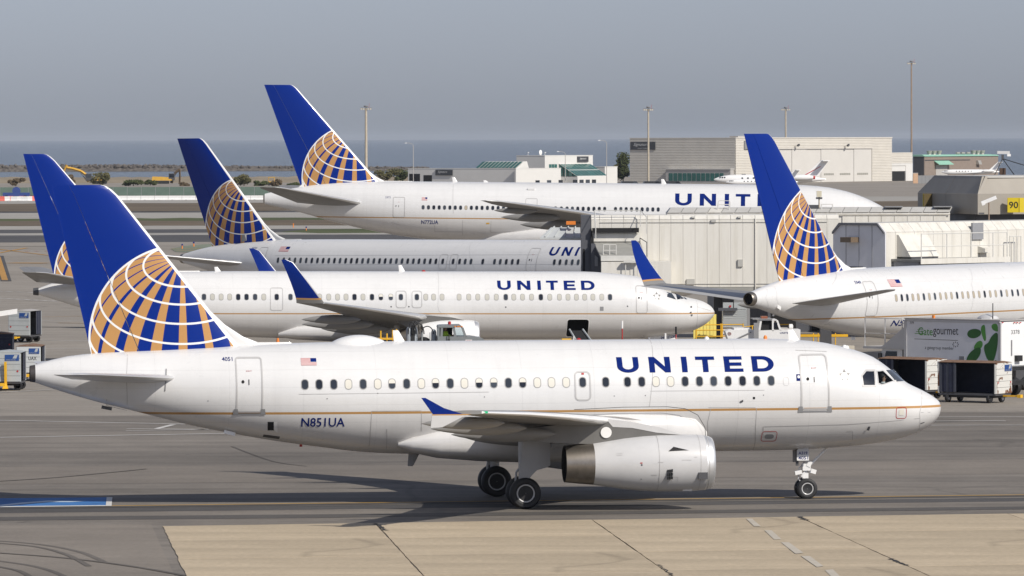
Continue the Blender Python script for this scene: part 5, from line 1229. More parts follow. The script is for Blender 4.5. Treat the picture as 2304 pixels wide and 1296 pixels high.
V, Fs = text_mesh('Signature'); MB().add([Vector((x0 + (x1 - x0) * (.15 + .6 * (u + .1 * v_)), -.36, z0 + (z1 - z0) * (.35 + .45 * v_))) for u, v_ in V], Fs).build('sign_lettering', SIGNW, sg, recalc=False)
x, _ = T.y(1238, 350, 0); dd = MB(); dd.lathe([(0, .05), (.12, .45), (.32, .75), (.36, .75)], (x, 3, mz + 1.0), 'Y', 16); dd.tube((x, 3.2, mz), (x, 3.2, mz + .9), .08); dd.build('satellite_dish', WHITE, main, 40)
for px in (1188, 1226):
    x, _ = T.y(px, 350, 1.0); MB().tube((x, 1, mz), (x, 1, mz + .9), .05).box((x, .9, mz + 1.0), (.4, .3, .25)).build('roof_lamp', WHITE, main)
for i in range(7):
    x0 = T.y(1205 + i * 26, 405, -7.05)[0] if i < 3 else T.y(1290 + (i - 3) * 14, 405, -6.55)[0]
    MB().bx(x0, x0 + 2.0, -7.1 if i < 3 else -6.6, -6.9 if i < 3 else -6.4, .3, 1.5).build('window_pane', GLASS, frn if i < 3 else cons)

# brown block building with mint roof
Bk = Frame('block_building', 2080, 1850, A55, 'brown block building with mint green roof edge and round roof vents at far right', 'building')
xr = Bk.y(2246, 380)[0]; yl = Bk.x(2055, 380)[0]; bz = 7.35
bw = MB().bx(0, xr, 0, yl, 0, bz).build('walls', BROWN, Bk.root)
MB().bx(-.12, -.02, .2, yl, 1.6, bz - .2).build('side_panel', DGREY, bw)  # shade of the left face, painted as a dark sheet over the wall
MB().hexa([(-.3, -.3, bz), (xr + .3, -.3, bz), (xr + .3, yl, bz), (-.3, yl, bz)], [(-.3, .6, bz + .55), (xr + .3, .6, bz + .4), (xr + .3, yl, bz + .6), (-.3, yl, bz + .6)]).build('roof', MINT, Bk.root)
for px in (2091, 2101.5, 2113, 2190, 2200, 2210):
    x = Bk.y(px, 345, 3)[0]; MB().lathe([(0, .75), (.35, .55), (.45, .7), (1.25, .95), (1.3, .8), (1.32, .1)], (x, 3, bz + .5), 'Z', 14).build('roof_vent', mat('vent_metal', (.42, .40, .36), .45, .3), Bk.root, 35)
for px in (2155, 2166, 2178): x = Bk.y(px, 345, 3)[0]; MB().lathe([(-.9, .35), (.9, .35)], (x, 3, bz + .95), 'X', 12).build('roof_duct', mat('vent_metal', (0, 0, 0)), Bk.root, 35)
x0, x1 = Bk.y(2108, 370, -1)[0], Bk.y(2141, 370, -1)[0]; z = Bk.y(2120, 362, -.1)[1]
aw = MB().hexa([(x0, -1.8, z - 1.2), (x1, -1.8, z - 1.2), (x1, 0, z - .1), (x0, 0, z - .1)], [(x0, -1.8, z - 1.0), (x1, -1.8, z - 1.0), (x1, 0, z + .1), (x0, 0, z + .1)]).build('awning', MINT, bw)
MB().bx(x0 + 1, x1 - 1, -.08, 0, 0, z - 1.3).build('door', STUCG, bw)
MB().bx(0.2, Bk.y(2182, 361)[0], -.14, -.03, z + .15, z + .38).build('pipe', DGREY, bw)
x, zz = Bk.y(2203, 365, -.6); MB().hexa([(x - .9, -1.2, zz - .7), (x + .9, -1.2, zz - .7), (x + .9, 0, zz - .7), (x - .9, 0, zz - .7)], [(x - .9, -.7, zz + .6), (x + .9, -.7, zz + .6), (x + .9, 0, zz + .6), (x - .9, 0, zz + .6)]).build('wall_vent', mat('vent_metal', (0, 0, 0)), bw)
# fence beside it
fr_ = empty('chain_link_fence', tuple(at(2066, 400, 1700).xy) + (0,), 0, 'grey chain link fence between the hangar annex and the brown building', 'fence')
for i in range(7):
    MB().tube((i * 1.05, 0, 0), (i * 1.05, 0, 2.6), .05).build('post', MGREY, fr_)
    if i < 6: MB().bx(i * 1.05 + .05, i * 1.05 + 1.0, -.01, .01, .1, 2.4).build('mesh_panel', mat('chain_link', (.28, .28, .28), .6, var=.25, scale=6), fr_)
ob = empty('utility_cabinet', tuple(at(2060, 405, 1705).xy) + (0,), 0, 'tan utility cabinet against the corner of the hangar annex', 'cabinet')
MB().bx(-.7, .7, 0, .8, .1, 3.0).build('housing', mat('tan_paint', (.62, .40, .25), .6), ob); MB().bx(-.75, .75, -.05, .85, 3.0, 3.1).build('lid', STUCCO, ob); MB().bx(-.6, .6, -.02, 0, .3, 2.8).build('door', mat('tan_paint', (0,) * 3), ob)

# ------------------------------------------------------------------ masts and lamp posts
POLE = mat('weathered_pole', (0.46, 0.40, 0.31), 0.6, var=0.15); RPOLE = mat('rust_pole', (0.30, 0.22, 0.16), 0.6, var=0.2)
def mast(px, ytop, Y, r, m, arms, label):
    p = at(px, 400, Y); zt = at(px, ytop, Y).z; k = Y / FPX
    o = empty('light_mast', (p.x, p.y, 0), 0, label, 'light mast', 'tall floodlight masts along the field'); MB().tube((0, 0, 0), (0, 0, zt), r, r * .72, 12).build('pole', m, o, 40)
    MB().lathe([(0, .1), (.25, .55), (.5, .6), (.55, .2)], (0, 0, zt + .2), 'Z', 12).build('lowering_head', MGREY, o, 40)
    MB().box((0, 0, zt), (arms * 2 + .3, .12, .12)).build('crossarm', DGREY, o)
    for i, dx in enumerate([-arms, -arms * .5, arms * .5, arms]):
        lp = MB().hexa([(dx - .3, -.45, zt - .35), (dx + .3, -.45, zt - .35), (dx + .3, .3, zt - .25), (dx - .3, .3, zt - .25)], [(dx - .25, -.3, zt + .15), (dx + .25, -.3, zt + .15), (dx + .25, .25, zt + .2), (dx - .25, .25, zt + .2)]).build('floodlight', mat('lamp_housing', (.17, .16, .15), .5), o)
        MB().bx(dx - .22, dx + .22, -.47, -.44, zt - .32, zt + .02).build('lens', mat('lamp_lens', (.55, .52, .45), .2, var=0), lp)
    MB().tube((.7, 0, zt), (.9, 0, zt + 1.3), .05, .03, 6).build('aviation_lamp', RED, o)
mast(824, 244, 1500, .40, POLE, 1.15, 'pale light mast rising between the tallest tail and the bay')
mast(1459, 246, 1560, .30, POLE, 1.05, 'pale light mast in front of the hangar sign')
mast(1768, 246, 1840, .34, POLE, 1.15, 'pale light mast behind the hangar roof, beside the blue tail')
mast(2051, 142, 1830, .30, RPOLE, 1.05, 'tallest rusty light mast at the right end of the hangar')
def streetlamp(px, ytop, Y, label):
    p = at(px, 400, Y); zt = at(px, ytop, Y).z; o = empty('street_lamp', (p.x, p.y, 0), 0, label, 'street lamp', 'thin street lamps by the terminal')
    b = MB(); b.tube((0, 0, 0), (0, 0, zt - .6), .11, .08, 8); b.build('pole', STUCG, o, 40); MB().path([(0, 0, zt - .6), (-.4, 0, zt - .2), (-1.1, 0, zt), (-1.7, 0, zt + .05)], .06).build('arm', STUCG, o, 40); MB().box((-1.95, 0, zt + .02), (.6, .3, .18)).build('lamp_head', WHITE, o)
streetlamp(930, 322, 1600, 'thin street lamp at the left end of the terminal building'); streetlamp(1365, 316, 1600, 'thin street lamp between the terminal building and the hangar')
streetlamp(1272, 341, 1610, 'thin street lamp standing before the terminal conservatory')

# ------------------------------------------------------------------ foliage
LEAFS = []
for nm, ca, cb in (('leaf_dark', (.030, .042, .016), (.075, .085, .032)), ('leaf_olive', (.060, .062, .026), (.13, .115, .05)), ('leaf_dry', (.085, .062, .038), (.16, .12, .075))):
    t = NT(nm); t.base(t.mix(t.ramp(t.noise(.7, 3, .6), .3, .7), ca, cb), .75, spec=.2); LEAFS.append(t.mat)
BARK = mat('bark', (.09, .065, .045), .9, var=.3)
def bush(name, px, py, w_px, h_px, Y, mi, label, cat='bush', group='bushes along the shore', n=1100, leaf=.30, tree=False):
    p = at(px, 400, Y); k = Y / FPX; base = at(px, py, Y).z; w, h = w_px * k, h_px * k; rnd = random.Random(int(px * 7 + Y))
    o = empty(name, (p.x, p.y, 0), 0, label, cat, group); zb = min(0.0, base)
    tb = MB(); zt = base + h
    for i in range(4 if not tree else 3):
        a = rnd.uniform(0, 6.28); q = Vector((math.cos(a) * w * .22, math.sin(a) * w * .15, base + h * rnd.uniform(.45, .7)))
        m_ = Vector((0, 0, max(base, 0) + h * .22)); tb.tube((0, 0, 0), m_, .16, .12, 6) if i == 0 else None; tb.tube(m_, q, .10, .03, 5)
    tb.build('trunk', BARK, o)
    cl = [(Vector((rnd.uniform(-.36, .36) * w, rnd.uniform(-.3, .3) * w * .7, base + h * (.22 + .58 * rnd.random() ** (.8)))), rnd.uniform(.14, .26)) for _ in range(9 if not tree else 14)]
    b = MB()
    for i in range(n):
        c, r = rnd.choice(cl); 
        if tree:
            f = (c.z - base) / h; c = Vector((c.x * (1.15 - f), c.y * (1.15 - f), c.z))
        d = Vector((rnd.gauss(0, 1), rnd.gauss(0, 1), rnd.gauss(0, 1))).normalized() * r * rnd.random() ** .4
        q = c + Vector((d.x * w, d.y * w, d.z * h * 1.05)); q.z = max(q.z, zb + .1)
        u = Vector((rnd.gauss(0, 1), rnd.gauss(0, 1), rnd.gauss(0, .7))).normalized(); v_ = u.orthogonal().normalized(); s = leaf * rnd.uniform(.6, 1.4)
        b.add([q - u * s, q + v_ * s * .55, q + u * s, q - v_ * s * .55], [(0, 1, 2, 3)])
    b.build('crown', LEAFS[mi], o, recalc=False)
for a in (('bush', 36, 421, 44, 22, 1700, 2, 'brownish round bush left of the leftmost tail'), ('bush', 226, 421, 44, 36, 1700, 1, 'rounded olive bush just right of the yellow digger boom'), ('bush', 160, 419, 18, 26, 1760, 2, 'small bush under the yellow digger boom'),
          ('bush', 300, 421, 56, 16, 1700, 0, 'long low dark bush between the two diggers'), ('bush', 338, 421, 30, 17, 1720, 0, 'small dark bush beside the yellow digger body'), ('bush', 415, 421, 22, 12, 1690, 2, 'tiny scrub bush left of the dark navy tail'),
          ('bush', 549, 424, 46, 32, 1690, 1, 'tall rounded bush right of the dark navy tail'), ('bush', 583, 424, 40, 18, 1690, 0, 'low dark bush right of the dark navy tail'), ('bush', 621, 423, 30, 24, 1680, 2, 'brown bush behind the small yellow loader'), ('bush', 660, 421, 30, 10, 1680, 0, 'lowest dark bush just left of the tallest tail'),
          ('bush', 872, 412, 60, 34, 1720, 1, 'wide olive tree crown behind the tallest tail, left one'), ('bush', 905, 412, 44, 36, 1730, 0, 'dark tree crown against the left end of the terminal')): bush(*a)
bush('tree', 1402, 408, 48, 66, 1780, 0, 'dark pointed tree at the left corner of the hangar', 'tree', None, 2600, .34, True)
bush('tree', 1385, 408, 30, 38, 1770, 1, 'lower olive tree between terminal and hangar tree', 'tree', None, 1200, .3, True)

# ------------------------------------------------------------------ construction zone at left: fence, barriers, diggers
FENG = mat('green_windscreen', (0.11, 0.16, 0.13), 0.8, var=0.15, scale=0.5); BARW = mat('white_barrier', (0.74, 0.73, 0.71), 0.5, var=0.08); BARR = mat('red_barrier', (0.72, 0.16, 0.12), 0.5, var=0.08)
YF = 1400; k = YF / FPX; fz0, fz1 = 1.2, at(300, 420.5, YF).z
fence_r = empty('construction_fence', (at(0, 430, YF).x, YF, 0), 0, 'long green screened construction fence across the far field at left', 'fence')
pm = MB().tube((0, 0, 0), (0, 0, fz1 + .08), .06, .06, 6).mesh('post', MGREY); fm = MB().bx(.06, 31.8 * k - .06, -.02, .02, .12, fz1 - .03).mesh('screen_panel', FENG)
for i in range(-1, 24):
    x = i * 31.8 * k; link('post', pm, fence_r, (x, 0, 0)); link('screen_panel', fm, fence_r, (x, 0, random.uniform(-.05, .03)))
bprof = [(-.30, 0), (-.30, .12), (-.14, .35), (-.10, .95), (.10, .95), (.14, .35), (.30, .12), (.30, 0)]
bmesh_w = MB().prism(bprof, lambda u, v_, kk: Vector((0.02 if kk == 0 else 2.98, u, v_))).mesh('body', BARW); bmesh_r = MB().prism(bprof, lambda u, v_, kk: Vector((0.02 if kk == 0 else 1.4, u, v_ * 1.1))).mesh('body', BARR)
lug = MB().bx(2.98, 3.02, -.05, .05, .3, .7).mesh('coupling', MGREY); slot = MB().bx(.7, 1.1, -.31, .31, .0, .08).mesh('fork_slot', MGREY)
YB = 1305; k = YB / FPX
for i in range(28):
    x = at(70, 445, YB).x + i * 3.02; o = empty('jersey_barrier', (x, YB, 0), 0, 'white jersey barrier in the unbroken white row below the green fence', 'barrier', 'white barriers along the fence')
    link('body', bmesh_w, o); link('coupling', lug, o); link('fork_slot', slot, o)
for i, (px, m) in enumerate(((-4, 1), (6, 0), (16, 1), (24, 0), (33, 0), (40, 1), (47, 0), (56, 0), (63, 1))):
    x = at(px, 450, YB - 12).x; red = m == 1
    o = empty('water_barrier', (x, YB - 12 + (i % 3) * 1.2, 0), R((-8, 5, 12)[i % 3]), '%s plastic water barrier in the jumbled cluster at far left, %s' % ('red' if red else 'white', ('first of the red', 'outermost white', 'second red', 'white behind the red', 'white before the blue machine', 'third red', 'white right of third red', 'last but one white', 'rightmost red')[i]), 'barrier', 'jumbled plastic barriers at far left')
    link('body', bmesh_r if red else MB().prism(bprof, lambda u, v_, kk: Vector((0.02 if kk == 0 else 1.5, u, v_ * 1.05))).mesh('body', BARW), o)
    MB().lathe([(0, .08), (.08, .08)], (.7, 0, .99 if not red else 1.04), 'Z', 8).build('filler_cap', BLACK, o)
BLU = mat('machine_blue', (.03, .06, .22), .5, var=.2)
o = empty('trailer_pump', tuple(at(37, 446, 1330).xy) + (0,), 0, 'dark blue trailer machine behind the jumbled barriers at far left', 'machine')
MB().bx(-3.0, 3.0, -.8, .8, .7, 1.5).build('body', BLU, o); MB().lathe([(-.5, .9), (.5, .9)], (.0, 0, 1.9), 'Y', 18).build('reel', BLU, o, 40)
for x in (-2.2, 2.0): MB().lathe([(-.2, .45), (.2, .45)], (x, -.7, .45), 'Y', 16).build('wheel', BLACK, o, 40)
MB().bx(3.0, 4.2, -.06, .06, .7, .85).build('drawbar', DGREY, o)
DIGY = mat('digger_yellow', (.60, .34, .04), .5, var=.15); DIRT = mat('dirt_brown', (.11, .075, .045), .9, var=.3)
def digger(px, py, Y, label, boom, stick, house, dirty=False, mirror=1):
    p = at(px, py, Y); o = empty('excavator', (p.x, p.y, 0), 0, label, 'excavator', 'yellow excavators on the shore'); k = Y / FPX
    def L(q): w = at(q[0], q[1], Y); return Vector((w.x - p.x, 0, max(w.z, .2)))
    hx0, hx1 = L((house[0], house[2])), L((house[1], house[3]))
    for s in (-1, 1):
        b = MB(); b.prism([(-2.0, .15), (-1.7, 0), (1.7, 0), (2.0, .15), (2.0, .75), (1.7, .9), (-1.7, .9), (-2.0, .75)], lambda u, v_, kk: Vector((u + (hx0.x + hx1.x) / 2, s * 1.2 + (.3 if kk else -.3), v_))); b.build('track', BLACK, o)
    hz0, hz1 = 1.0, max(hx0.z, 2.2)
    MB().hexa([(hx0.x, -1.3, hz0), (hx1.x, -1.3, hz0), (hx1.x, 1.3, hz0), (hx0.x, 1.3, hz0)], [(hx0.x + .2, -1.2, hz1), (hx1.x - .6, -1.2, hz1 - .25), (hx1.x - .6, 1.2, hz1 - .25), (hx0.x + .2, 1.2, hz1)]).build('house', DIGY, o)
    q = L(boom[0]); cb = MB().bx(q.x - .8, q.x + 1.0, -1.25, -.1, 1.0, 3.1).build('cab', DGREY, o); MB().bx(q.x - .6, q.x + .8, -1.28, -1.25, 1.9, 2.9).build('window', GLASS, cb)
    b = MB(); pts = [L(a) for a in boom]; wd = .42
    for a, c in zip(pts[:-1], pts[1:]): b.tube(a, c, wd, wd * .92, 4)
    b.build('boom', DIRT if dirty else DIGY, o); b = MB(); pts = [L(a) for a in stick]
    for a, c in zip(pts[:-1], pts[1:]): b.tube(a, c, .34, .24, 4)
    st = b.build('stick', DIRT if dirty else DIGY, o)
    e = pts[-1]; MB().hexa([e + Vector(v_) for v_ in ((-.5, -.6, -.9), (.5, -.6, -.9), (.5, .6, -.9), (-.5, .6, -.9))], [e + Vector(v_) for v_ in ((-.35, -.6, .1), (.6, -.6, .1), (.6, .6, .1), (-.35, .6, .1))]).build('bucket', DIRT, st)
    m_ = [L(a) for a in boom]; MB().tube(m_[0] + Vector((-.4, -.3, .2)), m_[len(m_) // 2] + Vector((0, -.3, -.5)), .12).build('hydraulic_ram', DGREY, o)
digger(200, 415, 1780, 'yellow excavator with raised boom right of the leftmost tail', [(199, 409), (193, 393), (182, 385), (165, 380), (150, 377)], [(150, 371), (144, 384), (138, 396)], (212, 238, 411, 420))
digger(392, 415, 1780, 'yellow excavator with mud-brown raised arm left of the dark navy tail', [(386, 414), (389, 398), (395, 388), (404, 381)], [(404, 380), (405, 396), (404, 412)], (342, 388, 410, 420), True)
o = empty('wheel_loader', tuple(at(611, 418, 1700).xy) + (0,), 0, 'small yellow loader cab before the brown bush right of the dark navy tail', 'loader')
b = MB()
for x in (-.8, .8):
    for y in (-.6, .6): b.tube((x, y, .8), (x, y, 2.3), .07, .07, 5)
b.build('cab_frame', DIGY, o); MB().bx(-.95, .95, -.75, .75, 2.3, 2.45).build('roof', DIGY, o); MB().bx(-.9, 1.6, -.6, .6, .5, 1.2).build('body', DIGY, o)
for x in (-.7, 1.1): MB().lathe([(-.75, .5), (-.45, .5)], (x, 0, .5), 'Y', 14).build('wheel', BLACK, o, 40)
# ------------------------------------------------------------------ gate structures
t = NT('bridge_panel_cream'); o_ = t.obj()
dr_ = t.ramp(t.noise(1.0, 5, 0.65, o_, sc3=(2.2, 2.2, 0.16)), 0.46, 0.78); rs_ = t.ramp(t.noise(1.0, 5, 0.7, o_, sc3=(1.6, 1.6, 0.3)), 0.66, 0.80)
c_ = t.mix(dr_, (0.68, 0.655, 0.595), (0.56, 0.53, 0.46)); t.base(t.mix(t.m('MULTIPLY', rs_, 0.45), c_, (0.36, 0.24, 0.13)), 0.5); JBW = t.mat
JBR = mat('bridge_roof_grey', (0.52, 0.505, 0.47), 0.55, var=0.15, scale=0.8)
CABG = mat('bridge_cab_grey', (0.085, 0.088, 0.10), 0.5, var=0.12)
CAPG = mat('end_cap_grey', (0.74, 0.735, 0.75), 0.5, var=0.06)
RAILW = mat('rail_white', (0.62, 0.61, 0.57), 0.5, var=0.1)
TAUPE = mat('taupe_cladding', (0.32, 0.29, 0.245), 0.6, var=0.06, scale=0.6)
SIDEGR = mat('fitting_grey', (.42, .41, .38), .5)
PLAT = mat('platform_grey', (0.30, 0.295, 0.27), 0.7, var=0.15)
def rail(b, pts, h=1.05, r=0.03, mid=True, post=True):
    pts = [Vector(p) for p in pts]
    for a, c in zip(pts[:-1], pts[1:]):
        b.tube(a + Vector((0, 0, h)), c + Vector((0, 0, h)), r, r, 6)
        if mid: b.tube(a + Vector((0, 0, h * .52)), c + Vector((0, 0, h * .52)), r * .8, r * .8, 6)
    for p in pts:
        if post: b.tube(p, p + Vector((0, 0, h)), r, r, 6)
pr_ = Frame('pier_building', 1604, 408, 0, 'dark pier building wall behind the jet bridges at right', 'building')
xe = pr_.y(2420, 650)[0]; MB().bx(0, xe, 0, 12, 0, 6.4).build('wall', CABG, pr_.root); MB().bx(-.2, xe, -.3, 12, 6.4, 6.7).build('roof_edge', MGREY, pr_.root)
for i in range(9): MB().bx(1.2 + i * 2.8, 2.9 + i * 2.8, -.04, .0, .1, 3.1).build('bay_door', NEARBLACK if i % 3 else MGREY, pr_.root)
# --- rear bridge with ribbed roof
JC = Frame('jet_bridge', 1500, 394, 0, 'far jet bridge showing only its segmented grey roof above the big cream one', 'jet bridge', 'jet bridges at the gates')
zt = JC.y(1600, 467.5)[1]; zc = JC.y(1600, 478.5, -.9)[1]; xe = JC.y(2135, 470)[0]
MB().bx(0, xe, -.85, 2.6, 4.6, zc).build('tunnel', JBW, JC.root)
for i in range(21):
    x0, x1 = xe * i / 21 + .015, xe * (i + 1) / 21 - .015
    m = JBW if i == 3 else JBR
    MB().hexa([(x0, -.95, zc), (x1, -.95, zc), (x1, 2.6, zc), (x0, 2.6, zc)], [(x0 + .25, .1, zt), (x1 + .25, .1, zt), (x1 + .25, 2.2, zt), (x0 + .25, 2.2, zt)]).build('roof_panel', m, JC.root)
b = MB(); b.tube((0, -1.0, zc - .12), (xe, -1.0, zc - .12), .05); b.build('conduit', JBW, JC.root)
for i in range(8): x0, x1 = xe * (.62 + .046 * i), xe * (.62 + .046 * (i + 1)) - .03; MB().bx(x0, x1, -.93, -.87, zc - 1.5, zc - .25).build('wall_panel', JBW, JC.root)
for px in (1990, 2100, 2165): x = JC.y(px, 480)[0]; MB().bx(x, x + 1.2, -.6, .4, zt, zt + .07).build('roof_hatch', MGREY, JC.root) if px < 2130 else None
def hoop(root, fr, px, y=-.3, h=.55, w=.75):
    x = fr.y(px, 475, y)[0]; MB().path([(x, y, zt - .3), (x, y, zt + h * .4), (x + w, y, zt + h * .4), (x + w, y, zt - .3)], .03).build('ladder_hoop', RAILW, root, 40)
hoop(JC.root, JC, 1615); hoop(JC.root, JC, 1848)
x = JC.y(1843, 460)[0]; lp = MB().tube((x, 0, zt - .2), (x, 0, zt + .7), .05).build('lamp_post', POLE, JC.root); MB().bx(x - .16, x + .16, -.16, .16, zt + .7, zt + 1.1).build('lamp_head', mat('lamp_cream', (.6, .55, .42), .4), lp); MB().box((x, 0, zt + .62), (.42, .2, .12)).build('lamp_bracket', DGREY, lp); MB().box((x - .5, 0, zt + .05), (.9, .4, .25)).build('lamp_ballast', DGREY, lp)
# --- big cream bridge
JA = Frame('jet_bridge', 1330, 372, 0, 'big cream panelled jet bridge with dark cab behind the parked airliner nose', 'jet bridge', 'jet bridges at the gates')
seams = [1330, 1349, 1376, 1403, 1429.5, 1456.4, 1483.5, 1509.4, 1536.5, 1563.6, 1590.7, 1617.8, 1643.8, 1670.8, 1698.5, 1725, 1752, 1779, 1806, 1833, 1860, 1887]
ztop, zch, zbot = JA.y(1500, 484)[1], JA.y(1500, 494, -.35)[1], JA.y(1500, 646, -.35)[1]
xs = [JA.y(p, 560)[0] for p in seams]
MB().bx(.05, xs[-1], .05, 3.0, zbot - .05, ztop - .1).build('tunnel_core', CAPG, JA.root)
MB().bx(0, xs[-1], .02, 3.05, ztop - .06, ztop).build('roof', JBR, JA.root)
for i in range(len(xs) - 1):
    z0 = zbot if i >= 5 else zbot + .9
    MB().bx(xs[i] + .006, xs[i + 1] - .006, -.35, .04, z0, zch).build('wall_panel', JBW, JA.root)
    MB().hexa([(xs[i] + .012, -.35, zch + .015), (xs[i + 1] - .012, -.35, zch + .015), (xs[i + 1] - .012, .04, zch + .015), (xs[i] + .012, .04, zch + .015)], [(xs[i] + .012, -.06, ztop), (xs[i + 1] - .012, -.06, ztop), (xs[i + 1] - .012, .04, ztop), (xs[i] + .012, .04, ztop)]).build('eave_panel', JBW, JA.root)
MB().bx(xs[5], xs[-1], -.33, .1, zbot - .32, zbot - .01).build('floor_beam', PLAT, JA.root)
xp = JA.y(1699, 560)[0]; MB().tube((xp, -.42, zbot - .2), (xp, -.40, zch + .1), .03).build('downpipe', JBW, JA.root)
for px in (1640, 1860): x = JA.y(px, 700)[0]; MB().bx(x - .35, x + .35, .8, 1.6, 0, zbot).build('column', DGREY, JA.root)
for px, py, w_, h_ in ((1545, 640, .5, .34), (1660, 600, .32, .45), (1600, 500, .30, .16)):
    x, z = JA.y(px, py, -.45); MB().bx(x, x + w_, -.47, -.355, z, z + h_).build('junction_box', SIDEGR, JA.root)
for py in (500.5, 639): z = JA.y(1500, py, -.4)[1]; MB().tube((xs[5] if py > 600 else xs[1], -.385, z), (xs[-2], -.385, z), .018, .018, 6).build('conduit', SIDEGR, JA.root)
for px in (1560, 1664): x, z = JA.y(px, 488, -.3); MB().box((x, -.35, z), (.22, .22, .10)).build('bulkhead_lamp', RAILW, JA.root)
# cab: dark slab, bellows, slanted flank with a window
x0, x1 = JA.y(1308, 550, -.2)[0], JA.y(1330, 550, -.2)[0]; zl = 3.6
cab = MB().bx(x0, x1 - .02, -.4, 3.0, zl, JA.y(1320, 485, -.4)[1]).build('cab', CABG, JA.root)
MB().bx(x0 + .1, x0 + .22, -.44, -.4, zl + .3, JA.y(1312, 560, -.4)[1]).build('cab_door_edge', NEARBLACK, cab)
xa, xb = JA.y(1330, 580, -1.0)[0], JA.y(1353, 580, -1.0)[0]; z1, z2 = JA.y(1332, 548, -1)[1], JA.y(1353, 578, -1)[1]
fl = MB().prism([(xa, zl), (xb, zl), (xb, z2), (xa + .25, z1), (xa, z1)], lambda u, v_, k: Vector((u, -1.0 if k == 0 else .5, v_))).build('cab_flank', CABG, cab)
wx, wz = JA.y(1338, 590, -1.02); MB().prism([(wx, wz - .25), (wx + .2, wz - .25), (wx + .2, wz + .3), (wx, wz + .45)], lambda u, v_, k: Vector((u, -1.03 if k == 0 else -1.0, v_))).build('cab_window', MGREY, fl)
MB().prism([(xa - .05, z1), (xa + .16, z1), (xa + .03, z1 + 1.0)], lambda u, v_, k: Vector((u, -.6 if k == 0 else -.45, v_))).build('bellows_edge', NEARBLACK, cab)
# ribbed shed roof left of the cab, over the far side
sh = MB(); q = [JA.y(p, y_, 4.0) for p, y_ in ((1215, 534), (1306, 534), (1306, 514), (1240, 514))]
shed = MB().add([(q[0][0], 3.4, q[0][1]), (q[1][0], 3.4, q[1][1]), (q[2][0], 5.2, q[2][1] + .05), (q[3][0], 5.2, q[3][1] + .05)], [(0, 1, 2, 3)]).add([(q[0][0], 3.4, q[0][1]), (q[1][0], 3.4, q[1][1]), (q[1][0], 3.4, q[1][1] - .1), (q[0][0], 3.4, q[0][1] - .1)], [(0, 1, 2, 3)]).build('cab_hood', mat('hood_grey', (.50, .52, .52), .5), cab, recalc=False)
for i in range(4):
    t_ = (i + .5) / 4.2; a = Vector((q[0][0] + (q[1][0] - q[0][0]) * t_, 3.4, q[0][1] + .04)); c = Vector((q[3][0] + (q[2][0] - q[3][0]) * t_, 5.2, q[3][1] + .1)); MB().tube(a, c, .05, .05, 5).build('hood_rib', mat('hood_grey', (0,) * 3), shed)
MB().box(tuple((Vector((q[2][0] - .6, 4.4, q[2][1] + .35)))), (.6, .4, .22)).build('hood_lamp', ORANGE, shed)
# sloped canopy with railings over the service landing
y0 = -.4
bk0, bk1 = JA.y(1336, 530, y0), JA.y(1441, 530, y0); zb_ = JA.y(1390, 545, y0)[1]; zf = JA.y(1390, 578, -3.0)[1]; fx0, fx1 = JA.y(1352, 578, -3.0)[0], JA.y(1452, 578, -3.0)[0]
can = MB().hexa([(fx0, -3.0, zf - .12), (fx1, -3.0, zf - .12), (bk1[0], y0, zb_ - .12), (bk0[0], y0, zb_ - .12)], [(fx0, -3.0, zf), (fx1, -3.0, zf), (bk1[0], y0, zb_), (bk0[0], y0, zb_)]).build('canopy', PLAT, JA.root)
MB().bx(bk0[0], bk1[0], y0 - .1, y0, zb_ + .05, zb_ + .55).build('canopy_sill', JBW, can); MB().bx(bk0[0] - .1, bk1[0] - .1, y0 - .45, y0 - .1, zb_ + .62, zb_ + .9).build('canopy_gutter', NEARBLACK, can)
MB().bx(fx0, fx1, -3.05, -2.98, zf - .25, zf + .08).build('canopy_lip', RAILW, can)
rb = MB(); rl_ = [(bk0[0] + .1, -1.9, zb_ + .25), (bk0[0] + .05, -.6, zb_ + .95), (bk1[0], -.6, zb_ + .95), (bk1[0] + .35, -1.9, zb_ + .55)]
rail(rb, rl_, 1.05, .028, False); rb.build('guard_rail', RAILW, JA.root, 40)
rb = MB()
for x in (fx0 + .15, fx0 + .55, fx0 + .95): rb.tube((x, -2.6, zf), (x, -2.6, zf + .75), .03, .03, 6)
rb.tube((fx0 + .15, -2.6, zf + .75), (fx0 + .95, -2.6, zf + .75), .03, .03, 6); rb.tube((fx0 + .15, -2.6, zf + .4), (fx0 + .95, -2.6, zf + .4), .025, .025, 6); rb.build('ladder_cage', RAILW, JA.root, 40)
bx0, bx1 = JA.y(1353, 600, -3.2)[0], JA.y(1510, 600, -3.2)[0]; bz1 = JA.y(1400, 589, -3.2)[1]
lb = MB().bx(bx0, bx1, -3.2, -.4, 3.6, bz1).build('service_housing', JBW, JA.root); MB().bx(bx0 + 1.8, bx0 + 3.4, -3.24, -3.2, 4.0, bz1 - .25).build('housing_door', JBW, lb)
x = JA.y(1420, 590, -3.3)[0]; cs = MB(); cs.box((x, -3.5, bz1 + .02), (.95, .3, .14)); cs.tube((x - .35, -3.5, bz1 - .9), (x - .35, -3.5, bz1), .03); cs.tube((x + .4, -3.5, bz1 - .9), (x + .4, -3.5, bz1), .03); cs.box((x + .1, -3.5, bz1 + .2), (.16, .16, .24)); cs.build('signal_stand', RAILW, JA.root)
rb = MB(); rail(rb, [(fx1 - .3, -1.5, zf + .25), (fx1 + .1, -2.6, zf)], .9, .025, False); rb.build('stair_rail', mat('dark_rail', (.1, .1, .1), .5), JA.root, 40)
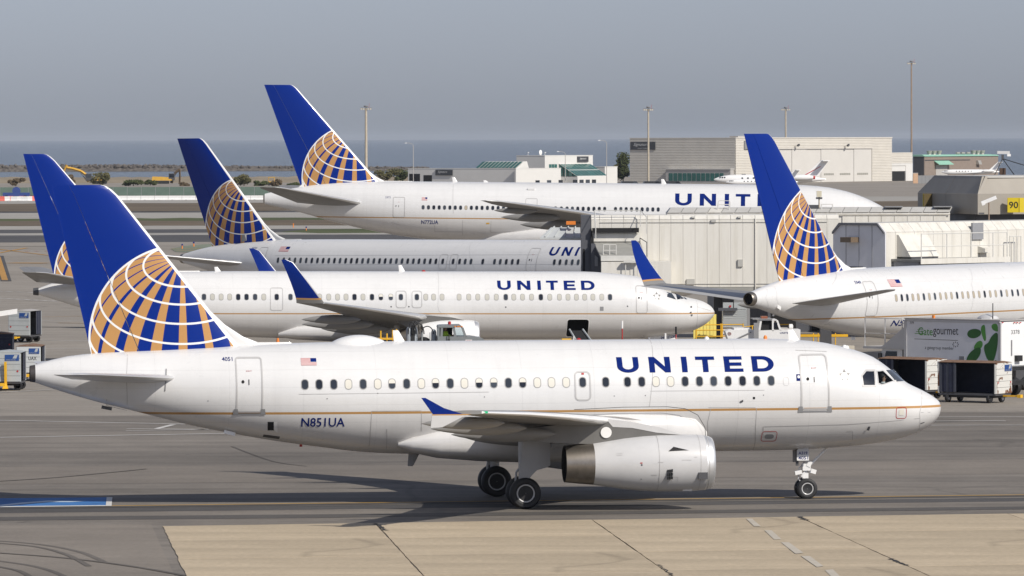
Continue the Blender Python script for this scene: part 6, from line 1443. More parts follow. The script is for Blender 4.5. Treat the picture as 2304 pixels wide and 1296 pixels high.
# --- bridge at right with octagonal end
JB = Frame('jet_bridge', 1992, 350, R(45), 'cream jet bridge at right with grey octagonal end and railed service platform', 'jet bridge', 'jet bridges at the gates')
zt = JB.y(1995, 502)[1]; zb2 = zt - 3.3; yw = JB.x(1875, 550)[0]; ch = .55
cap = [(0, zb2), (yw, zb2), (yw, zt - ch), (yw - ch, zt), (ch, zt), (0, zt - ch)]
MB().prism(cap, lambda u, v_, k: Vector((-.02 if k == 0 else .06, u, v_))).build('end_cap', CAPG, JB.root)
MB().prism(cap[2:] + [(0, zt - ch - .12), (ch + .05, zt - .14), (yw - ch - .05, zt - .14), (yw, zt - ch - .12)], lambda u, v_, k: Vector((-.14 if k == 0 else -.02, u, v_))).build('end_trim', mat('trim_grey', (.19, .19, .2), .5), JB.root)
for i in range(1, 4): MB().bx(-.035, -.021, yw * i / 4 - .015, yw * i / 4 + .015, zb2, zt - .15).build('cap_seam', MGREY, JB.root)
MB().bx(.06, 17, .08, yw, zb2, zt - .55).build('tunnel_core', CAPG, JB.root)
lm = MB().bx(-.75, 0, yw * .50, yw * .50 + .85, zt - 1.15, zt - .85).build('wall_lamp', mat('lamp_brown', (.16, .115, .075), .5), JB.root)
MB().bx(-.05, -.021, yw * .42, yw * .42 + 1.1, zb2, zb2 + .7).build('doorway', NEARBLACK, JB.root)
for i in range(20):
    x0, x1 = .07 + i * .85, .07 + (i + 1) * .85 - .02
    MB().bx(x0, x1, 0, .08, zb2, zt - ch).build('wall_panel', JBW, JB.root)
    MB().hexa([(x0, 0, zt - ch + .01), (x1, 0, zt - ch + .01), (x1, .3, zt - ch + .01), (x0, .3, zt - ch + .01)], [(x0, ch, zt), (x1, ch, zt), (x1, ch + .3, zt), (x0, ch + .3, zt)]).build('eave_panel', JBW, JB.root)
MB().bx(.07, 17, ch, yw - ch, zt - .04, zt - .005).build('roof', JBR, JB.root)
xh = 1.0; MB().hexa([(xh, -1.1, zt - 2.0), (xh + 2.6, -1.1, zt - 2.0), (xh + 2.6, 0, zt - 2.0), (xh, 0, zt - 2.0)], [(xh, -.15, zt - .7), (xh + 2.6, -.15, zt - .7), (xh + 2.6, 0, zt - .7), (xh, 0, zt - .7)]).build('door_hood', JBW, JB.root)
MB().bx(xh + .1, xh + 2.5, -1.08, -.1, zt - 2.14, zt - 2.005).build('hood_soffit', DGREY, JB.root)
zp = JB.y(2060, 584, -2.2)[1]; pl_ = MB().bx(.5, 8.6, -2.3, -.02, zp - .14, zp).build('platform', PLAT, JB.root); MB().bx(.5, 8.6, -2.34, -2.3, zp - .28, zp + .04).build('platform_edge', JBW, pl_)
for i, x in enumerate((.7, 3.0, 5.2, 7.2, 8.5)):
    MB().tube((x, -2.2, zp), (x, -2.2, zp + 1.5), .03, .03, 6).build('rail_post', RAILW, pl_)
MB().tube((.7, -2.2, zp + 1.5), (8.5, -2.2, zp + 1.5), .03, .03, 6).build('top_rail', RAILW, pl_); MB().tube((.7, -2.2, zp + .75), (8.5, -2.2, zp + .75), .025, .025, 6).build('mid_rail', RAILW, pl_)
MB().bx(.6, 8.4, -2.1, -.1, zb2 - 1.5, zp - .15).build('stair_housing', mat('housing_grey', (.28, .285, .3), .5), JB.root)
x, z = JB.y(2200, 520, -.1); MB().bx(x - .5, x + .5, -.12, 0, z - .5, z + .5).build('wall_cabinet', mat('housing_grey', (0,) * 3), JB.root); MB().hexa([(x + .1, -.6, z - 1.3), (x + .9, -.6, z - 1.3), (x + .9, 0, z - 1.3), (x + .1, 0, z - 1.3)], [(x + .1, -.6, z - 1.05), (x + .9, -.6, z - 1.05), (x + .9, 0, z - .9), (x + .1, 0, z - .9)]).build('wall_shelf', JBW, JB.root)
x, z = JB.y(2272, 570, -.5); rb = MB(); [rb.tube((x + dx, -.5, zp - .4), (x + dx, -.5, zp + 1.2), .03, .03, 6) for dx in (0, .35, .7, 1.05)]; rb.tube((x, -.5, zp + 1.2), (x + 1.05, -.5, zp + 1.2), .03, .03, 6); rb.build('ladder', RAILW, JB.root)
# --- faceted gate room with number board
G9 = Frame('gate_room', 2065, 403, R(-74), 'faceted taupe gate room on the pier carrying the yellow 90 board', 'building')
zT = at(2100, 395, 402).z; zM = at(2066, 433.5, 403).z; zB = at(2066, 478, 403).z
L1 = G9.y(2128, 440)[0]; L2 = G9.y(2200, 445)[0]
def facet(x0, x1, m, nm):
    MB().bx(x0, x1 - .02, 0, .1, zB, zM).build(nm, m, G9.root); MB().hexa([(x0, 0, zM + .01), (x1 - .02, 0, zM + .01), (x1 - .02, .2, zM + .01), (x0, .2, zM + .01)], [(x0 + (1.2 if x0 < .1 else .0), .75, zT), (x1 - (.02 if x1 < L2 else .6), .75, zT), (x1 - (.02 if x1 < L2 else .6), .95, zT), (x0 + (1.2 if x0 < .1 else .0), .95, zT)]).build('sloped_panel', m, G9.root)
facet(0, L1, TAUPE, 'wall_panel'); facet(L1 + .04, L2, TAUPE, 'wall_panel')
w2 = Matrix.Rotation(R(92), 4, 'Z')      # the sunlit flank turns away from it
def W2(u, n, z): p = w2 @ Vector((u, n, 0)); return Vector((L2 + p.x, p.y, z))
for u0, u1 in ((0, 3.6), (3.64, 7.4), (7.44, 12)):
    MB().hexa([W2(u0, 0, zB), W2(u1, 0, zB), W2(u1, .1, zB), W2(u0, .1, zB)], [W2(u0, 0, zM), W2(u1, 0, zM), W2(u1, .1, zM), W2(u0, .1, zM)]).build('wall_panel', TAUPE, G9.root)
    k0 = .62 if u0 == 0 else 0
    MB().hexa([W2(u0, 0, zM + .01), W2(u1, 0, zM + .01), W2(u1, .2, zM + .01), W2(u0, .2, zM + .01)], [W2(u0 + k0, .75, zT), W2(u1, .75, zT), W2(u1, .95, zT), W2(u0 + k0, .95, zT)]).build('sloped_panel', TAUPE, G9.root)
rf = [Vector((1.2, .75, 0)), Vector((L2 - .6, .75, 0)), W2(12, .75, 0), W2(12, 9, 0), Vector((1.2, 9, 0))]
MB().prism([(p.x, p.y) for p in rf], lambda u, v_, k: Vector((u, v_, zT - .1 if k == 0 else zT + .02))).build('roof', JBR, G9.root)
fl_ = [Vector((0, .05, 0)), Vector((L2, .05, 0)), W2(12, .05, 0), W2(12, 9, 0), Vector((0, 9, 0))]
MB().prism([(p.x, p.y) for p in fl_], lambda u, v_, k: Vector((u, v_, zB + .02 if k == 0 else zB + .12))).build('floor', DGREY, G9.root)
MB().prism([(p.x * .8 + .5, p.y * .9 + .5) for p in fl_], lambda u, v_, k: Vector((u, v_, 3 if k == 0 else zB))).build('base', CABG, G9.root)
SY = mat('sign_yellow', (.62, .47, .01), .45, var=.04); BLK = mat('sign_black', (.01, .01, .01), .5, var=0)
YS = (G9.M @ W2(2.0, 0, 0)).y - .6
# number board: the 90 face looks at the camera side, its yellow edge at right
sb = G9.Mi @ at(2267, 463, YS); se = G9.Mi @ at(2294, 463, YS); up = (at(2275, 445, YS).z, at(2275, 478, YS).z)
d_ = (se - sb); d_.z = 0; n_ = Vector((d_.y, -d_.x, 0)).normalized()
bd = MB().hexa([(sb.x, sb.y, up[1]), (se.x, se.y, up[1]), (se.x - n_.x * .18, se.y - n_.y * .18, up[1]), (sb.x - n_.x * .18, sb.y - n_.y * .18, up[1])], [(sb.x, sb.y, up[0]), (se.x, se.y, up[0]), (se.x - n_.x * .18, se.y - n_.y * .18, up[0]), (sb.x - n_.x * .18, sb.y - n_.y * .18, up[0])]).build('number_board', SY, G9.root)
V, Fs = text_mesh('90', .01); MB().add([Vector((sb.x + d_.x * (.12 + .76 * u), sb.y + d_.y * (.12 + .76 * u), up[1] + (up[0] - up[1]) * (.28 + .46 * v_))) + n_ * .012 for u, v_ in V], Fs).build('board_number', BLK, bd, recalc=False)
MB().hexa([(se.x + d_.normalized().x * .02, se.y + d_.normalized().y * .02, up[1]), (se.x + d_.normalized().x * .02 + .02, se.y + .30, up[1]), (se.x + d_.normalized().x * .16, se.y + .3, up[1]), (se.x + d_.normalized().x * .14, se.y - .02, up[1])], [(se.x + d_.normalized().x * .02, se.y + d_.normalized().y * .02, up[0]), (se.x + d_.normalized().x * .02 + .02, se.y + .30, up[0]), (se.x + d_.normalized().x * .16, se.y + .3, up[0]), (se.x + d_.normalized().x * .14, se.y - .02, up[0])]).build('board_side', SY, bd)
x0 = G9.y(2094, 450, -.05)[0]; z0, z1 = G9.y(2098, 467, -.3)[1], G9.y(2098, 436, -.3)[1]
s2 = MB().bx(x0, x0 + .12, -.62, -.02, z0, z1).build('side_board', SY, G9.root); MB().bx(x0 + .12, x0 + .17, -.6, -.02, z0, z1).build('board_back', mat('board_brown', (.10, .07, .02), .5), s2)
# roof camera on tripod and the wall camera
cm = empty('camera_tripod', tuple(at(2258, 395, 405).xy) + (zT,), 0, 'surveillance camera on a black tripod on the gate room roof', 'camera')
ap_ = at(2256, 357, 405) - cm.location; cm_r = [at(2238, 396, 404) - cm.location, at(2282, 396, 404) - cm.location, at(2305, 372, 407) - cm.location]
for q in cm_r: MB().tube(ap_, (q.x, q.y, max(q.z, .02) if q is not cm_r[2] else q.z), .03, .03, 6).build('leg', BLACK, cm)
MB().box((ap_.x, ap_.y, ap_.z + .12), (.16, .16, .3)).build('mount', DGREY, cm); hd = MB().box((ap_.x + .05, ap_.y, ap_.z + .42), (.85, .26, .2), ry=.02).build('camera_body', LGREY, cm); MB().box((ap_.x + .42, ap_.y - .05, ap_.z + .24), (.24, .2, .16)).build('camera_lamp', WHITE, hd)
MB().bx(ap_.x - .22, ap_.x + .2, -.15, .15, .02, .48).build('control_box', mat('box_brown', (.09, .05, .03), .6), cm)
wc = at(2225, 490, 372); wcam = empty('camera_post', (wc.x, wc.y, at(2222, 490, 372).z), 0, 'white tilted camera on a short rusty post before the 90 board', 'camera')
MB().tube((0, 0, -3.5), (0, 0, .95), .045).build('post', RPOLE, wcam); MB().box((.0, 0, 1.1), (1.0, .22, .22), ry=-.38).build('camera_body', WHITE, wcam); MB().box((-.35, -.05, .86), (.2, .2, .14), ry=-.38).build('camera_lamp', WHITE, wcam)

# ------------------------------------------------------------------ ramp equipment
RUSTW = NT('rusty_white_panel'); n_ = RUSTW.noise(1.1, 6, .62, dist=.6); n2 = RUSTW.noise(6, 4, .6)
RUSTW.base(RUSTW.mix(RUSTW.ramp(RUSTW.m('ADD', n_, RUSTW.m('MULTIPLY', n2, .10)), .585, .61), (.62, .61, .57), RUSTW.mix(n2, (.10, .045, .02), (.22, .10, .05))), .6); RUSTW = RUSTW.mat
RUST = mat('rusty_roof', (.20, .115, .07), .85, var=.45, scale=2.2)
CURT = mat('cart_curtain', (.018, .022, .045), .7, var=.25, scale=3)
SILV2 = mat('cart_silver', (.40, .42, .42), .5, var=.12, scale=1.2)
LOGOB = mat('cart_logo_blue', (.015, .06, .22), .5, var=.05)
_wheel = {}
def cartwheel(r, w):
    if (r, w) not in _wheel:
        b = MB(); h = w / 2; b.lathe([(-h, r * .6), (-h, r * .9), (-h * .6, r), (h * .6, r), (h, r * .9), (h, r * .6)], (0, 0, 0), 'Y', 20, 0); b.lathe([(-h * 1.02, .01), (-h * 1.02, r * .58)], (0, 0, 0), 'Y', 16, 1); b.lathe([(h * 1.02, .01), (h * 1.02, r * .58)], (0, 0, 0), 'Y', 16, 1); _wheel[(r, w)] = b.mesh('wheel', [BLACK, LGREY], 40)
    return _wheel[(r, w)]
def cart(px, py, ang, label, w=1.6, l=3.0, h=1.55, panel=RUSTW, roof=RUST, open_left=True, logo=True, text=None, back=False, curtain=True):
    p = gp(px, py); o = empty('baggage_cart', (p.x, p.y, 0), ang, label, 'baggage cart', 'covered baggage carts'); z0 = .48
    MB().bx(0, w, 0, l, z0 - .1, z0).build('floor', DGREY, o); MB().bx(.1, w - .1, .2, l - .2, z0 - .22, z0 - .1).build('chassis', BLACK, o)
    b = MB(); b.prism([(-.06, 0), (w + .06, 0), (w * .5, .09)], lambda u, v_, k: Vector((u, -.06 if k == 0 else l + .06, z0 + h + v_))); b.build('roof', roof, o)
    for y in (0, l):
        n = 5
        for i in range(n): MB().bx(.0, w, y - (.05 if y == 0 else 0), y + (0 if y == 0 else .05), z0 + h * i / n + .008, z0 + h * (i + 1) / n - .008).build('end_board', panel, o)
        MB().bx(.0, w, y + (.002 if y == 0 else -.03), y + (.03 if y == 0 else -.002), z0, z0 + h).build('end_frame', DGREY, o)
    for x in (0, w):
        for y in (.03, l - .03): MB().bx(x - .03, x + .03, y - .03, y + .03, z0, z0 + h).build('corner_post', panel, o)
    if curtain:
        for x in (0, w):
            n = 7
            for i in range(n):
                y0 = l - .05 - (i * .14); MB().bx(x - .03 + .02 * (i % 2), x + .02 * (i % 2), y0 - .13, y0, z0 + .05, z0 + h - .04).build('curtain', CURT if i % 3 else mat('cart_curtain_pale', (.06, .065, .085), .7), o)
    if back: MB().bx(w - .05, w - .03, .05, l - .05, z0, z0 + h).build('back_curtain', CURT, o)
    if logo:
        lg = MB().bx(w * .52, w * .96, -.07, -.052, z0 + h * .72, z0 + h * .93).build('logo_plate', LOGOB, o); MB().prism([(w * .76, z0 + h * .80), (w * .88, z0 + h * .80), (w * .92, z0 + h * .92), (w * .82, z0 + h * .92)], lambda u, v_, k: Vector((u, -.074 if k == 0 else -.07, v_))).build('logo_stripe', SILV2, lg)
        flat_text('logo_text', 'UNITED AIRLINES', lg, w * .55, w * .86, z0 + h * .735, z0 + h * .77, -.0745, SILV2)
    if text: flat_text('cart_lettering', text, o, w * .5, w * .85, z0 + h * .48, z0 + h * .62, -.056, BLK, .01)
    for x in (.15, w - .15): MB().lathe([(-.07, .05), (-.05, .05)], (x, 0, z0 + h * .36), 'Y', 10).build('reflector', RED, o)
    for x in (.18, w - .18):
        for y in (.45, l - .45): link('wheel', cartwheel(.24, .16), o, (x, y, .24), (0, 0, R(90) if False else 0))
    MB().box((w * .5, -.45, .36), (.10, .9, .08)).build('drawbar', YEL, o); MB().box((w * .5, -.95, .36), (.24, .2, .16)).build('hitch', YEL, o)
    return o
c1 = cart(2240, 908, R(56), 'rusty open baggage cart nearest the right edge, dark inside', l=3.3, back=True)
c2 = cart(2084, 899, R(46), 'rusty white baggage cart half hidden behind the taxiing airliner nose', l=3.2, back=True)
cA = cart(20, 771, R(-14), 'silver baggage cart farthest back of the left edge group', w=1.45, l=2.4, h=1.6, panel=SILV2, roof=STUCG)
cB = cart(38, 858, R(-1), 'pale baggage cart lettered UAX behind the nearest left one', w=1.3, l=2.6, h=1.45, panel=mat('cart_pale', (.50, .52, .52), .5, var=.1), roof=RUST, text='UAX')
cC = cart(-26, 879, R(-2), 'nearest grey baggage cart cut by the left edge', w=1.72, l=2.4, h=1.55, panel=SILV2, roof=SILV2)
MB().box((.95, -.22, .95), (.13, .12, 1.2), rx=.1).build('raised_drawbar', YEL, cC); MB().hexa([(.80, -.5, .12), (1.10, -.5, .12), (1.10, -.2, .12), (.80, -.2, .12)], [(.90, -.4, .42), (1.0, -.4, .42), (1.0, -.25, .42), (.90, -.25, .42)]).build('drawbar_foot', YEL, cC)
cD = cart(-30, 806, R(2), 'dark open baggage cart at the left edge above the grey one', w=1.55, l=2.2, h=1.0, panel=CURT, roof=RUST, logo=False)
# belt loader nosing in at left edge
p = gp(10, 775); bl = empty('belt_loader', (p.x - 1.2, p.y, 0), R(4), 'cream belt loader arm reaching over the silver cart at left edge', 'belt loader', 'belt loaders')
MB().hexa([(-3, -.3, 1.35), (1.9, -.3, 2.05), (1.9, .3, 2.05), (-3, .3, 1.35)], [(-3, -.3, 1.5), (1.9, -.3, 2.25), (1.9, .3, 2.25), (-3, .3, 1.5)]).build('belt', DGREY, bl)
MB().hexa([(.9, -.36, 1.85), (2.05, -.36, 2.02), (2.05, -.30, 2.02), (.9, -.30, 1.85)], [(.9, -.36, 2.18), (2.05, -.36, 2.34), (2.05, -.30, 2.34), (.9, -.30, 2.18)]).build('arm_guard', WHITE, bl)
MB().tube((-3, -.4, 1.4), (.9, -.4, 1.95), .035).build('hand_rail', YEL, bl); MB().bx(-3, .9, -.7, .5, .35, 1.0).build('body', SILV2, bl); MB().bx(.15, .75, -.8, -.3, .25, 1.25).build('engine_box', LGREY, bl); MB().lathe([(-.03, .12), (0, .12)], (.45, -.81, .85), 'Y', 14).build('cap', BLACK, bl)
for x in (-2.2, .2): link('wheel', cartwheel(.34, .22), bl, (x, -.6, .34))
MB().prism([(.2, 1.25), (.6, 1.25), (.55, 1.75), (.35, 1.75)], lambda u, v_, k: Vector((u, -.55 if k == 0 else -.5, v_))).build('seat_back', MGREY, bl)

# --- catering truck
CT = Frame('catering_truck', 2250, 304.5, R(45), 'high-box catering truck with green leaf artwork beside the right airliner', 'truck', py=820)
r_ = CT.root; yl = CT.x(2037, 770)[0]; zb, zt = CT.y(2250, 826)[1], CT.y(2250, 724)[1]
SIDEM = mat('box_side_silver', (.80, .80, .81), .45, var=.05); BOXW = mat('box_white', (.76, .76, .75), .4, var=.04)
bxx = MB().bx(.03, 2.45, .03, yl - .03, zb, zt).build('cargo_box', BOXW, r_)
MB().bx(-.01, .028, .05, yl - .05, zb + .03, zt - .1).build('side_panel', SIDEM, bxx)
for y in (.02, yl - .02): MB().bx(-.03, .05, y - .09, y + .09, zb, zt - .05).build('corner_post', LGREY, bxx)
MB().bx(-.03, .06, 0, yl, zt - .1, zt + .03).build('roof_rail', LGREY, bxx); MB().bx(-.05, 2.5, -.05, yl + .05, zt + .035, zt + .08).build('roof', STUCG, bxx)
MB().bx(.1, 2.4, -.03, .02, zb + .05, zt - .15).build('rear_shutter', BOXW, bxx)
def side_text(nm, s, p0, y0, p1, y1, m, bold=.0, x=-.018):
    ya, za = CT.x(p0, y1, x); yb, zb_ = CT.x(p1, y0, x); V, Fs = text_mesh(s, bold); return MB().add([Vector((x, ya + (yb - ya) * u, za + (zb_ - za) * v_)) for u, v_ in V], Fs).build(nm, m, bxx, recalc=False)
GREEN1 = mat('leaf_print_green', (.09, .32, .05), .5, var=.15); GREEN2 = mat('leaf_print_dark', (.03, .14, .025), .5, var=.2); INKK = mat('print_black', (.015, .015, .018), .5, var=0)
side_text('company_lettering', 'Gate', 2066, 737, 2098.5, 754, GREEN1, .006); side_text('company_lettering', 'gourmet', 2099.5, 738.5, 2156, 758, INKK, .0)
for i in range(3):
    a, za = CT.x(2058 + i * 3, 751 - i * 4.2, -.018); c, zc_ = CT.x(2078, 751.3 - i * 4.2, -.018); MB().add([Vector((-.018, a, za)), Vector((-.018, c, zc_)), Vector((-.018, c, zc_ + .03)), Vector((-.018, a, za + .03))], [(0, 1, 2, 3)]).build('logo_line', GREEN1, bxx, recalc=False)
a, za = CT.x(2057, 763, -.018); c, zc_ = CT.x(2155, 766.5, -.018); MB().add([Vector((-.018, a, za)), Vector((-.018, c, zc_)), Vector((-.018, c, zc_ + .025)), Vector((-.018, a, za + .025))], [(0, 1, 2, 3)]).build('logo_rule', INKK, bxx, recalc=False)
side_text('company_lettering', 'a gategroup member', 2081, 780, 2146, 787.5, mat('print_grey', (.08, .08, .085), .5, var=0)); side_text('fleet_number', '3378', 2047, 723.5, 2056, 728, INKK)
for k in range(8):
    an_ = 2 * math.pi * k / 8; yy, zz_ = CT.x(2150 + 6 * math.cos(an_), 775 + 5 * math.sin(an_), -.018); MB().add([Vector((-.018, yy + .05 * math.cos(q), zz_ + .05 * math.sin(q))) for q in (an_, an_ + 2.1, an_ + 4.2)], [(0, 1, 2)]).build('logo_mark', INKK, bxx, recalc=False)
def leafpoly(pix, m, x=-.02):
    q = [CT.x(a_, b_, x) for a_, b_ in pix]; P = []
    for i in range(len(q)):       # rounded through the midpoints
        p0, p1, p2 = Vector(q[i - 1]), Vector(q[i]), Vector(q[(i + 1) % len(q)]); m0, m1 = (p0 + p1) / 2, (p1 + p2) / 2
        for u in (0, .25, .5, .75): P.append(m0 * (1 - u) ** 2 + p1 * 2 * u * (1 - u) + m1 * u * u)
    MB().add([Vector((x, p.x, p.y)) for p in P], [tuple(range(len(P)))]).build('leaf_print', m, bxx, recalc=False)
leafpoly([(2175, 752), (2180, 742), (2195, 739), (2208, 744), (2207, 755), (2193, 762), (2180, 760)], GREEN2); leafpoly([(2206, 742), (2209, 732), (2216, 730), (2217, 745), (2219, 766), (2214, 769)], GREEN1, -.024)
leafpoly([(2230, 730), (2243, 727), (2246, 738), (2246, 748), (2232, 742)], GREEN1); leafpoly([(2224, 772), (2230, 756), (2246, 744), (2245, 775), (2240, 800), (2234, 816), (2222, 812), (2214, 790), (2214, 776)], GREEN2, -.024)
leafpoly([(2191, 779), (2199, 768), (2209, 766), (2212, 776), (2206, 786), (2192, 788)], GREEN1); leafpoly([(2173, 820), (2176, 800), (2192, 784), (2208, 780), (2206, 800), (2190, 818), (2176, 826)], GREEN2, -.024); leafpoly([(2232, 818), (2240, 808), (2246, 816), (2244, 828), (2232, 826)], GREEN1)
x0, z0 = CT.y(2275, 752, -.035); x1, z1 = CT.y(2294, 742, -.035); flat_text('fleet_number', '3378', bxx, x0, x1, z0, z1, -.036, INKK)
for px in (2254, 2281, 2287, 2294): x, z = CT.y(px, 727, -.04); MB().bx(x, x + .12, -.06, -.03, z, z + .05).build('marker_lamp', RED, bxx)
x, z = CT.y(2276, 800, -.05); MB().bx(x - .03, x + .03, -.08, -.03, z, z + .8).build('door_bar', MGREY, bxx); MB().bx(x + .25, x + .65, -.25, -.03, z - .3, z).build('hitch_bracket', BLACK, bxx)
yy, zz = CT.x(2190, 805, -.02); MB().bx(-.04, -.012, yy + .6, yy + .95, zb + .1, zb + .5).build('access_hatch', MGREY, bxx)
ch_ = MB().bx(.4, 2.1, -.2, yl + 2.6, .62, .85).build('chassis', BLACK, r_); b = MB(); [b.tube((.8 + sx * .9, .8 + j * 2.4, .85), (.8 + sx * .9, 3.2 + j * 2.4 - 4.8 * j + 0 * j, zb), .06, .06, 6) for sx in (0, 1) for j in (0, 1)]; b.build('scissor_lift', DGREY, r_)
for y in (1.0, 1.9, yl + 1.6):
    for x in (.25, 2.25): link('wheel', cartwheel(.48, .3), r_, (x, y, .48), (0, 0, R(90)))
cz = zb + .25
cabt = MB().hexa([(.15, yl + .35, .75), (2.3, yl + .35, .75), (2.3, yl + 2.3, .75), (.15, yl + 2.3, .75)], [(.2, yl + .4, 2.35), (2.25, yl + .4, 2.35), (2.25, yl + 1.75, 2.35), (.2, yl + 1.75, 2.35)]).build('cab', BOXW, r_)
MB().hexa([(.135, yl + .75, 1.55), (.14, yl + 1.65, 1.55), (.2, yl + 1.65, 1.55), (.2, yl + .75, 1.55)], [(.17, yl + .75, 2.2), (.17, yl + 1.5, 2.2), (.24, yl + 1.5, 2.2), (.24, yl + .75, 2.2)]).build('cab_window', GLASS, cabt)
flat = text_mesh('3379'); MB().add([Vector((.115, yl + 1.35 - .4 * u, 1.25 + .12 * v_)) for u, v_ in flat[0]], flat[1]).build('fleet_number', INKK, cabt, recalc=False)
MB().bx(-.05, .15, yl + 1.75, yl + 1.85, 1.5, 2.1).build('mirror', BLACK, cabt)
# forward loading platform and its rails
zp = CT.x(1990, 785, .1)[1]; fp = MB().hexa([(.05, yl, zp), (2.4, yl, zp), (2.4, yl + 3.0, zp), (.05, yl + 3.0, zp)], [(.05, yl, zp + .12), (2.4, yl, zp + .12), (2.4, yl + 3.0, zp + .12), (.05, yl + 3.0, zp + .12)]).build('loading_platform', LGREY, r_)
MB().prism([(yl, zp + .1), (yl + 1.7, zp + .1), (yl, zp + 1.25)], lambda u, v_, k: Vector((.02 if k == 0 else .06, u, v_))).build('gusset', LGREY, fp)
rb = MB()
for y in (yl + .3, yl + 1.5, yl + 2.9): rb.tube((.1, y, zp + .1), (.1, y, zp + 1.6), .03, .03, 6)
for z in (zp + .8, zp + 1.6): rb.tube((.1, yl + .3, z), (.1, yl + 2.9, z), .025, .025, 6)
rb.build('platform_rail', LGREY, fp)
# domed fairing and aerial on the roof behind
b = MB(); b.lathe([(-.55, .02), (-.45, .35), (0, .55), (.45, .35), (.55, .02)], (1.4, 2.0, zt + .05), 'Y', 16, sy=1, sz=.55); b.build('roof_dome', LGREY, bxx, 40); MB().tube((1.2, 1.5, zt), (1.2, 1.5, zt + .9), .025).build('aerial', BLACK, bxx); MB().box((.4, yl - 1.6, zt + .15), (.12, .12, .16)).build('beacon', ORANGE, bxx)
# dark conveyor at right edge
p = gp(2292, 878); cv = empty('belt_loader', (p.x, p.y, 0), R(40), 'dark belt loader cut by the right edge behind the carts', 'belt loader', 'belt loaders')
MB().bx(-.2, 4, 0, 1.6, .35, 1.05).build('body', DGREY, cv); MB().hexa([(-.3, .3, 1.0), (4, .3, 1.0), (4, 1.2, 1.0), (-.3, 1.2, 1.0)], [(-.3, .3, 1.75), (4, .3, 1.15), (4, 1.2, 1.15), (-.3, 1.2, 1.75)]).build('belt', BLACK, cv); MB().tube((-.3, .25, 1.85), (4, .25, 1.25), .04).build('side_rail', MGREY, cv)
for x in (.5, 3): link('wheel', cartwheel(.36, .24), cv, (x, 0, .36))
MB().hexa([(-.75, -.25, .1), (-.35, -.25, .1), (-.35, .05, .1), (-.75, .05, .1)], [(-1.05, -.25, .75), (-.9, -.25, .75), (-.9, .05, .75), (-1.05, .05, .75)]).build('wheel_chock_arm', YEL, cv)

# --- white tow tractor lettered UNITED
TG = Frame('tow_tractor', 1632, 352, R(2), 'white tow tractor lettered UNITED behind the taxiing airliner, right of the yellow panel', 'tractor', py=760)
r_ = TG.root; k = 352 / FPX
def tz(py): return TG.y(1700, py)[1]
def tx(px): return TG.x if False else TG.y(px, 745)[0]
TW = mat('tractor_white', (.74, .735, .72), .4, var=.08)
MB().prism([(tx(1632), tz(745)), (tx(1640), tz(768)), (tx(1660), .5), (tx(1800), .5), (tx(1801), tz(742)), (tx(1760), tz(742)), (tx(1700), tz(744)), (tx(1692), tz(741)), (tx(1640), tz(742))], lambda u, v_, kk: Vector((u, 0 if kk == 0 else 1.9, v_))).build('body', TW, r_)
MB().bx(tx(1652), tx(1686), .1, 1.8, tz(742), tz(738)).build('bonnet', TW, r_)
cabz = tz(719)
MB().bx(tx(1706), tx(1748), -.02, 1.92, tz(721.5), cabz).build('cab_roof', TW, r_); MB().bx(tx(1694), tx(1738), -.1, 2.0, cabz, cabz + .05).build('roof_visor', MGREY, r_); MB().bx(tx(1714), tx(1728), .3, 1.1, cabz + .05, cabz + .18).build('beacon_bar', mat('beacon_brown', (.30, .10, .05), .4), r_)
for a, c in (((1708, 745), (1712, 721)), ((1739, 745), (1739, 721)), ((1756, 744), (1748, 721))): MB().hexa([(tx(a[0]) - .05, 0, tz(a[1])), (tx(a[0]) + .07, 0, tz(a[1])), (tx(a[0]) + .07, 1.9, tz(a[1])), (tx(a[0]) - .05, 1.9, tz(a[1]))], [(tx(c[0]) - .05, 0, tz(c[1])), (tx(c[0]) + .07, 0, tz(c[1])), (tx(c[0]) + .07, 1.9, tz(c[1])), (tx(c[0]) - .05, 1.9, tz(c[1]))]).build('cab_pillar', TW, r_)
MB().bx(tx(1712), tx(1738), .2, 1.85, tz(768), tz(724)).build('cab_interior', NEARBLACK, r_); MB().bx(tx(1741), tx(1749), -.01, .05, tz(740), tz(726)).build('quarter_window', GLASS, r_); MB().bx(tx(1695), tx(1706), -.35, -.28, tz(766), tz(726)).build('open_door', MGREY, r_); MB().bx(tx(1722), tx(1736), .5, 1.2, tz(758), tz(735)).build('seat', mat('seat_teal', (.03, .06, .06), .7), r_)
flat_text('tractor_lettering', 'UNITED', r_, tx(1755), tx(1779), tz(751), tz(747.5), -.012, TXTBLUE, .01)
for px in (1672, 1768):
    MB().lathe([(-.06, .55), (.02, .55)], (tx(px), .02, .55), 'Y', 24).build('wheel_arch', BLACK, r_, 40); link('wheel', cartwheel(.5, .36), r_, (tx(px), .05, .5))
MB().lathe([(-.05, .12), (.02, .1)], (tx(1641), .05, tz(751)), 'Y', 14).build('headlamp', RED, r_); MB().lathe([(-.2, .16), (0, .16), (.03, .1)], (tx(1785), .6, tz(736)), 'X', 14).build('work_lamp', WHITE, r_); MB().bx(tx(1750), tx(1776), .2, 1.8, tz(742), tz(739)).build('rear_deck', STUCG, r_)
MB().path([(tx(1650), -.05, tz(766)), (tx(1668), -.05, tz(757)), (tx(1690), -.05, tz(747))], .04).build('fender_trim', MGREY, r_)

